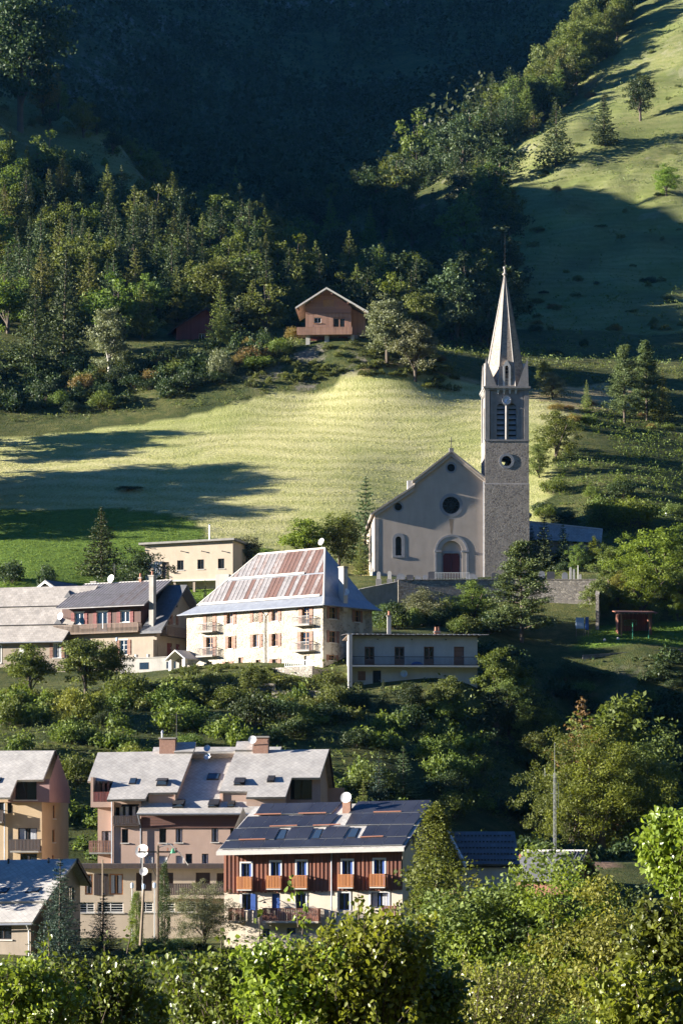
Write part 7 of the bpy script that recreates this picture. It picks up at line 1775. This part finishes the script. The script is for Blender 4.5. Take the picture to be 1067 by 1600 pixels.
for i in range(14):                      # by the lower houses
    px = rn.choice([rn.uniform(60, 340), rn.uniform(640, 760)]); D = rn.uniform(186, 204); r = rn.uniform(.8, 1.5)
    bush((px - CX) * D / FP, D, r, r * rn.uniform(.7, 1.2), rn.choice(['dark', 'green', 'olive']), 'shrub by the yard of the lower houses', 'shrubs by the lower yard')

for i in range(26):                      # thicket under the churchyard wall
    px = rn.uniform(585, 790); D = rn.uniform(333, 347); r = rn.uniform(1.4, 2.4)
    bush((px - CX) * D / FP, D, r, r * rn.uniform(1.0, 1.6), rn.choice(['dark', 'green', 'dark', 'olive']), 'bush in the dark thicket under the churchyard wall', 'thicket under the churchyard wall')
for i in range(10):                      # churchyard back
    px = rn.uniform(835, 930); D = rn.uniform(362, 369); r = rn.uniform(.8, 1.5)
    bush((px - CX) * D / FP, D, r, r * rn.uniform(1.0, 1.6), rn.choice(['dark', 'green']), 'bush before the long corrugated shed', 'bushes at the back of the churchyard')
plant('broad', -31, 194, 12, .75, 'green', 'unseen tall tree added to shade the skylight house roof')  # out of view, added only to shade the upper slate roof
bush_mass('scrub', [((rn.uniform(200, 430) - CX) * D / FP, D, rn.uniform(.5, 1.1), rn.uniform(.4, 1.1)) for D in [rn.uniform(296, 303) for _ in range(30)]] + [((px - CX) * D / FP, D, rn.uniform(.4, .9), rn.uniform(.3, .9)) for px, D in [(q, rn.uniform(300, 315.5 - (q - 292) * .066)) for q in [rn.uniform(262, 425) for _ in range(60)]]], 'olive', 'low garden growth before the stone house porch')
bush_mass('scrub', [((rn.uniform(380, 720) - CX) * D / FP, D, rn.uniform(.5, 1.4), rn.uniform(.4, 1.3)) for D in [rn.uniform(443.5, 450) for _ in range(110)]], 'olive', 'low scrub massed on the bank between meadow and chalet')
bush_mass('scrub', [((rn.uniform(690, 1090) - CX) * D / FP, D, rn.uniform(.6, 1.7), rn.uniform(.5, 1.4)) for D in [rn.uniform(560, 820) for _ in range(70)]], 'olive', 'sparse scrub dotted over the slope behind the tower')
# ---- the wood on the left-hand spur
def scatter(n, region, fn, mind, seed):
    r = random.Random(seed); pts = []; tries = 0
    while len(pts) < n and tries < n * 60:
        tries += 1; px, D = region(r)
        x = (px - CX) * D / FP
        if any((x - a) ** 2 + (D - b) ** 2 < mind ** 2 for a, b in pts): continue
        pts.append((x, D)); fn(r, x, D, px)
def wood(r, x, y, px):
    if 265 < px < 350 and y < 495: return
    t = r.random(); hh = r.uniform(9, 15)
    if t < .38: plant('spruce', x, y, hh, r.uniform(.85, 1.15), 'spruce', 'spruce in the dense wood around the red chalet', 'spruces of the wood')
    elif t < .68: plant('larch', x, y, hh, r.uniform(.9, 1.3), 'larch', 'yellow-green larch in the dense wood around the red chalet', 'larches of the wood')
    else: plant('far', x, y, hh * .85, r.uniform(.9, 1.2), r.choice(['green', 'dark', 'olive']), 'broadleaf tree in the dense wood around the red chalet', 'broadleaf trees of the wood')
scatter(170, lambda r: (r.uniform(-50, 420), r.uniform(478, 590)), wood, 3.6, 5)
scatter(75, lambda r: (r.uniform(330, 600), r.uniform(505, 640)), wood, 3.6, 6)
def ridge(r, x, y, px): plant('far', x, y, r.uniform(6, 10), r.uniform(.9, 1.2), r.choice(['olive', 'yellow', 'green', 'dark']), 'tree along the ridge above the wood', 'trees on the ridge above the wood')
scatter(16, lambda r: (r.uniform(60, 260), r.uniform(640, 690)), ridge, 6, 8)
def lowb(r, x, y, px): bush(x, y, r.uniform(1, 2.2), r.uniform(1, 2.2), r.choice(['rust', 'olive', 'olive', 'green']), 'low bush on the pasture above the wood', 'bushes on the pasture above the wood')
scatter(18, lambda r: (r.uniform(-20, 230), r.uniform(595, 660)), lowb, 4, 9)
def cl(r, x, y, px): plant('broad' if r.random() < .6 else 'larch', x, y, r.uniform(12, 19), r.uniform(.75, 1.0), r.choice(['green', 'olive', 'larch', 'dark']), 'tall tree in the copse at the top of the slope behind the tower', 'copse on the slope behind the tower')
scatter(52, lambda r: (lambda t: (790 + 190 * t + r.uniform(-25, 15), 765 + 85 * t + r.uniform(-10, 25)))(r.random()), cl, 3.5, 10)
def rb(r, x, y, px): bush(x, y, r.uniform(.8, 2.2), r.uniform(.8, 2.0), r.choice(['dark', 'olive', 'green', 'rust']), 'scrubby bush on the slope behind the tower', 'scrub on the slope behind the tower')
scatter(34, lambda r: (r.uniform(640, 1080), r.uniform(520, 790)), rb, 5, 11)
def vt(r, x, y, px): plant('far' if r.random() < .6 else 'spruce', x, y, r.uniform(9, 15), r.uniform(.9, 1.2), r.choice(['dark', 'spruce', 'green']), 'dark tree in the shaded valley behind the chalet', 'trees of the shaded valley')
scatter(60, lambda r: (r.uniform(560, 800), r.uniform(500, 700)), vt, 5, 12)
scatter(95, lambda r: (r.uniform(330, 790), r.uniform(690, 850)), vt, 4.5, 15)
# trees left of the view that throw the long shadows across the meadow
for x, y, h in ((-60, 424, 10), (-63, 428, 12), (-58, 421, 8), (-60, 409, 14), (-64, 405, 16), (-58, 401, 14.5), (-66, 397, 15), (-60, 393, 14), (-70, 401, 17), (-74, 408, 17), (-57, 388, 10), (-64, 390, 12), (-59, 384, 8)): plant('broad', x, y, h, 1.0, 'green', 'broadleaf tree at the far end of the meadow', 'trees at the meadow end')

def crest(r, x, y, px): plant('far', x, y, r.uniform(3, 5), 1.0, 'dark', 'unseen tree added on the hillcrest to break up its shadow', 'added shadow trees on the western hillcrest')
scatter(10, lambda r: (lambda y: (CX + r.uniform(-124, -100) * FP / y, y))(r.uniform(560, 685)), crest, 3, 13)  # unseen trees, added so the ridge shadow falls in streaks
def nose(r, x, y, px): plant('broad', x, y, r.uniform(4, 7), 1.1, r.choice(['dark', 'green', 'olive']), 'tree in the dark thicket right of the long balcony house', 'thicket trees by the balcony house')
scatter(18, lambda r: (r.uniform(775, 850), r.uniform(288, 310)), nose, 2.2, 14)
# ---- far wood: reads as one mass on the shaded mountainside
def far_wood():
    rng = np.random.default_rng(77); n = 4300; y = 825 + 800 * rng.random(n) ** 1.2; x = (rng.random(n) * 2 - 1) * (.16 * y)
    keep = (fbm(x / 60, y / 60, 3) > -.3) & ~((x > .055 * y) & (y < 940)) & ~((x < -.02 * y) & (y < 720)); x, y = x[keep], y[keep]; z = gzs(x, y); n = len(x)
    h = 7 + 9 * rng.random(n); k = 44; idx = np.repeat(np.arange(n), k)
    t = rng.random(n * k); con = (rng.random(n) < .5)[idx]
    rad = np.where(con, .22 * (1 - t) + .02, .30 * np.sqrt(np.maximum(0, 1 - (t * 2 - 1.05) ** 2)) + .02) * h[idx]; az = rng.random(n * k) * 6.283
    C = np.stack([x[idx] + np.cos(az) * rad, y[idx] + np.sin(az) * rad, z[idx] - .3 + (.12 + .88 * t) * h[idx]], 1)
    V, Q, sh = leaf_quads(C, .115 * h[idx] * (.6 + .7 * rng.random(n * k)), rng, np.array([0, 0, .6]), .7, .45 * rng.random(n)[idx] + .5 * rng.random(n * k))
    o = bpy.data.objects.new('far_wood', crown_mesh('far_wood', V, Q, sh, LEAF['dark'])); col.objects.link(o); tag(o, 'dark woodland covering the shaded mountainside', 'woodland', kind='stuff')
far_wood()

# ---- rough grass, weeds and low scrub over banks and slopes
def undergrowth(name, n, xr, yr, size, mat, label, seed, avoid=()):
    rng = np.random.default_rng(seed); y = yr[0] + (yr[1] - yr[0]) * rng.random(n); px = xr[0] + (xr[1] - xr[0]) * rng.random(n); x = (px - CX) * y / FP
    keep = ~(inside(HAY, x, y) | inside(GREEN, x, y) | inside(LAWN, x, y)) & (fbm(x / 5 + 40, y / 5, 3) > -.25)
    for a in avoid: keep &= ~((x > a[0]) & (x < a[1]) & (y > a[2]) & (y < a[3]))
    x, y = x[keep], y[keep]; z = gzs(x, y); k = 7; n = len(x); idx = np.repeat(np.arange(n), k); s = size * (.4 + rng.random(n) ** 2 * 1.4)
    C = np.stack([x[idx], y[idx], z[idx]], 1) + rng.normal(size=(n * k, 3)) * (s[idx] * .55)[:, None] * np.array([1, 1, .5]); C[:, 2] += s[idx] * .4
    V, Q, sh = leaf_quads(C, s[idx] * .5, rng, np.array([0, 0, .5]), .5, .5 * rng.random(n)[idx] + .5 * rng.random(n * k))
    o = bpy.data.objects.new(name, crown_mesh(name, V, Q, sh, LEAF[mat])); col.objects.link(o); tag(o, label, 'undergrowth', kind='stuff')
undergrowth('undergrowth', 7000, (-40, 1110), (240, 306), .55, 'olive', 'weeds and brambles covering the slope behind the lower houses', 1, ((-40, 2, 225, 248),))
undergrowth('undergrowth', 3500, (745, 1110), (235, 332), .5, 'dark', 'rough growth on the shaded bank below the lawn', 2)
undergrowth('undergrowth', 5500, (-40, 1110), (440, 475), .5, 'olive', 'rough grass tufts along the crest and hedge bank', 3)
undergrowth('undergrowth', 6000, (640, 1110), (480, 840), .7, 'olive', 'tussocks on the slope behind the tower', 4)
undergrowth('undergrowth', 3500, (-60, 300), (560, 700), .7, 'olive', 'tussocks on the pasture above the wood', 5)
undergrowth('undergrowth', 5000, (830, 1110), (362, 440), .5, 'green', 'rough growth on the bank right of the tower', 6)
undergrowth('undergrowth', 2500, (-40, 760), (100, 205), .4, 'green', 'weeds on the ground below the lower houses', 7)

def tufts(name, poly, n, size, mat, label, seed):
    rng = np.random.default_rng(seed); P_ = np.array(poly); lo, hi = P_.min(0), P_.max(0); q = lo + (hi - lo) * rng.random((n * 3, 2)); q = q[inside(poly, q[:, 0], q[:, 1])][:n]
    q = q[np.abs(q[:, 0] / q[:, 1]) < .14]; z = gzs(q[:, 0], q[:, 1]); k = 4; idx = np.repeat(np.arange(len(q)), k); s = size * (.4 + rng.random(len(q)) ** 3 * 1.6)
    C = np.stack([q[idx, 0], q[idx, 1], z[idx]], 1) + rng.normal(size=(len(idx), 3)) * (s[idx] * .4)[:, None] * np.array([1, 1, .3]); C[:, 2] += s[idx] * .25
    V, Q, sh = leaf_quads(C, s[idx] * .8, rng, np.array([-.5, -.3, .2]), .35, .5 * rng.random(len(q))[idx] + .5 * rng.random(len(idx)), 2.0)
    o = bpy.data.objects.new(name, crown_mesh(name, V, Q, sh, LEAF[mat])); col.objects.link(o); tag(o, label, 'grass', kind='stuff')
LEAF['hay'] = m_leaf('hay_stalks', (.48, .45, .22), (.36, .35, .15), .35, .8, .1)
LEAF['lush'] = m_leaf('meadow_blades', (.17, .25, .04), (.07, .13, .02), .35, .6, .2)
LEAF['near_d'] = m_leaf('deep_glossy_leaves', (.15, .20, .035), (.035, .06, .014), .4, .35, .5)
tufts('hay_stubble', HAY, 26000, .13, 'hay', 'pale mown stubble standing over the hay meadow', 61)
tufts('meadow_grass', GREEN, 18000, .17, 'lush', 'tufts of lush grass in the green meadow', 62)
tufts('lawn_grass', LAWN, 3000, .2, 'lush', 'short grass of the small lawn', 63)
# ---- foreground trees with leaves large enough to see singly
def near_tree(px, py_top, D, rpx, leafm, label, seed, ntw=330, lsize=.088, spread=1.0, up=.75, tips=()):
    rng = np.random.default_rng(seed); x = (px - CX) * D / FP; zg = gz(x, D); top = zpy(py_top, D); h = top - zg; rad = rpx * D / FP
    e = empty('foreground_tree', (x, D, zg - .1), 0, label, 'tree'); segs = [(Vector((0, 0, -.3)), Vector((.05, 0, h * .55)), .10, .07)]
    C = []; S = []; T = []
    zc = h - rad * 1.15; ph = rng.random(3) * 6.28
    tips = list(tips) + [(px + rpx * rng.uniform(-.8, .8), py_top + rpx * rng.uniform(-.02, .55), .012 * rpx * rng.uniform(.4, 1.0)) for _ in range(18)]
    for i in range(ntw):
        u = rng.normal(size=3); u /= np.linalg.norm(u); az = math.atan2(u[0], u[2]); r = rng.random() ** .4 * (1 + .22 * math.sin(3 * az + ph[0]) + .16 * math.sin(5 * az + ph[1]) + .12 * math.sin(8 * az + ph[2]))
        b = np.array([u[0] * rad * r, u[1] * rad * r * .9, zc + u[2] * rad * (1.0 if u[2] > 0 else 1.7) * r])
        d = np.array([u[0] * .6, u[1] * .6, up + .3 * rng.random()]) + rng.normal(size=3) * .22; d /= np.linalg.norm(d)
        ln = rad * (.28 + .35 * rng.random()); 
        if b[2] + d[2] * ln > h + .04 * rad: b[2] -= b[2] + d[2] * ln - h
        n = int(20 + 16 * rng.random()); t = np.linspace(.05, 1, n); c = b + np.outer(t * ln, d) + np.outer(np.sin(t * 2) * ln * .08, rng.normal(size=3))
        segs.append((Vector(b - d * ln * .3), Vector(b + d * ln), .010, .003))
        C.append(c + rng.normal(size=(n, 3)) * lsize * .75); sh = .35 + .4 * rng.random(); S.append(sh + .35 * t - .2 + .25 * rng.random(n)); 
    for tx, ty, ln in tips:                                     # single shoots that stand above the crown
        b = np.array([(tx - px) * D / FP, rng.normal() * .15, zpy(ty, D) - zg - ln]); d = np.array([rng.normal() * .12, 0, 1.0]); n = int(34 * ln / .8); t = np.linspace(0, 1, n)
        c = b + np.outer(t * ln, d); segs.append((Vector(b), Vector(b + d * ln), .012, .003)); C.append(c + rng.normal(size=(n, 3)) * lsize * (1.15 - .75 * t)[:, None]); S.append(.45 + .4 * rng.random(n))
    for k in range(7):
        a = rng.random() * 6.28; q = Vector((math.cos(a) * rad * .7, math.sin(a) * rad * .6, zc + rad * .3 * rng.random())); p = Vector((.04, 0, h * (.3 + .22 * rng.random()))); segs.append((p, q, .045, .012))
    C = np.concatenate(C); S = np.concatenate(S)
    # hexagonal, slightly folded leaves
    n = len(C); sz = lsize * (.55 + .75 * rng.random(n)); nr = rng.normal(size=(n, 3)) + np.array([0, -.25, .45]); nr /= np.linalg.norm(nr, axis=1, keepdims=True)
    t = rng.normal(size=(n, 3)); t[:, 2] -= .8; t -= nr * (t * nr).sum(1, keepdims=True); t /= np.linalg.norm(t, axis=1, keepdims=True); b = np.cross(nr, t); s = sz[:, None]
    V = np.stack([C - t * s * .5, C - t * s * .2 + b * s * .36 + nr * s * .10, C + t * s * .22 + b * s * .26 + nr * s * .07, C + t * s * .58, C + t * s * .22 - b * s * .26 + nr * s * .07, C - t * s * .2 - b * s * .36 + nr * s * .10], 1).reshape(-1, 3)
    i = np.arange(n) * 6; Q = np.concatenate([np.stack([i, i + 1, i + 2, i + 3], 1), np.stack([i, i + 3, i + 4, i + 5], 1)])
    cr = bpy.data.objects.new('crown', crown_mesh('crown', V, Q, np.concatenate([S, S]), LEAF[leafm])); col.objects.link(cr); cr.parent = e
    tr = bpy.data.objects.new('trunk', tubes(segs, 5)); col.objects.link(tr); tr.parent = e
near_tree(35, 1497, 46, 75, 'near', 'leafy foreground tree left of the tall-shooted one', 301, 300, tips=((70,1462,.5),(10,1485,.4)))
near_tree(150, 1492, 48, 85, 'near_d', 'foreground tree with tall shoots rising before the spruce', 302, 320, tips=((78,1440,.5),(200,1432,.55),(165,1450,.5),(225,1470,.4)))
near_tree(215, 1540, 50, 48, 'near', 'low foreground tree under the leaning pole', 303, 240)
near_tree(360, 1482, 44, 95, 'near_d', 'foreground tree before the left half of the solar house', 304, 380, tips=((345,1440,.4),(405,1415,.5)))
near_tree(470, 1462, 42, 85, 'near', 'foreground tree with one tall bare shoot before the solar house', 305, 400, tips=((466,1362,.75),(472,1400,.5)))
near_tree(572, 1420, 42, 100, 'near', 'round-leaved foreground tree crowning before the solar house', 306, 480, tips=((560,1385,.4),(590,1410,.4)))
near_tree(640, 1485, 43, 70, 'near_d', 'lower foreground tree in front of the notice board', 307, 280)
near_tree(1082, 1262, 40, 66, 'near', 'tall glossy-leaved tree right of the timber gable house', 308, 420, up=.5)
near_tree(1058, 1400, 38, 75, 'near_d', 'dense glossy-leaved tree below the tall glossy-leaved one', 309, 420, up=.4)
near_tree(1005, 1500, 37, 70, 'near', 'low glossy-leaved tree beneath the dense glossy-leaved one', 310, 300, up=.4)
near_tree(760, 1500, 58, 110, 'near_y', 'pale-leaved foreground tree right of the round-leaved one', 311, 460, .075, tips=((800,1490,.6),(720,1480,.5)))
near_tree(850, 1560, 60, 75, 'near_y', 'low pale-leaved foreground tree beside the larger one', 312, 260, .075)

# ---- the evening air: even, thin, bluish
def haze():
    m = bpy.data.materials.new('thin_air'); m.use_nodes = True; N = m.node_tree.nodes; L = m.node_tree.links; N.remove(N['Principled BSDF'])
    v = N.new('ShaderNodeVolumePrincipled'); v.inputs['Color'].default_value = (.12, .45, 1.0, 1); v.inputs['Density'].default_value = HAZE; v.inputs['Anisotropy'].default_value = .2
    L.new(v.outputs[0], N['Material Output'].inputs['Volume'])
    lo = float(ZZ.min()) - 3; hi = float(ZZ.max()) + 40
    bm = bmesh.new(); bmesh.ops.create_cube(bm, size=1); bmesh.ops.recalc_face_normals(bm, faces=bm.faces); me = bpy.data.meshes.new('haze'); bm.to_mesh(me); bm.free(); me.materials.append(m)
    o = bpy.data.objects.new('haze', me); col.objects.link(o); o.location = (0, 600, (lo + hi) / 2); o.scale = (1920, 4320, hi - lo); tag(o, 'thin blue evening haze in the valley air', 'haze', kind='stuff')
HAZE = .000016
haze()
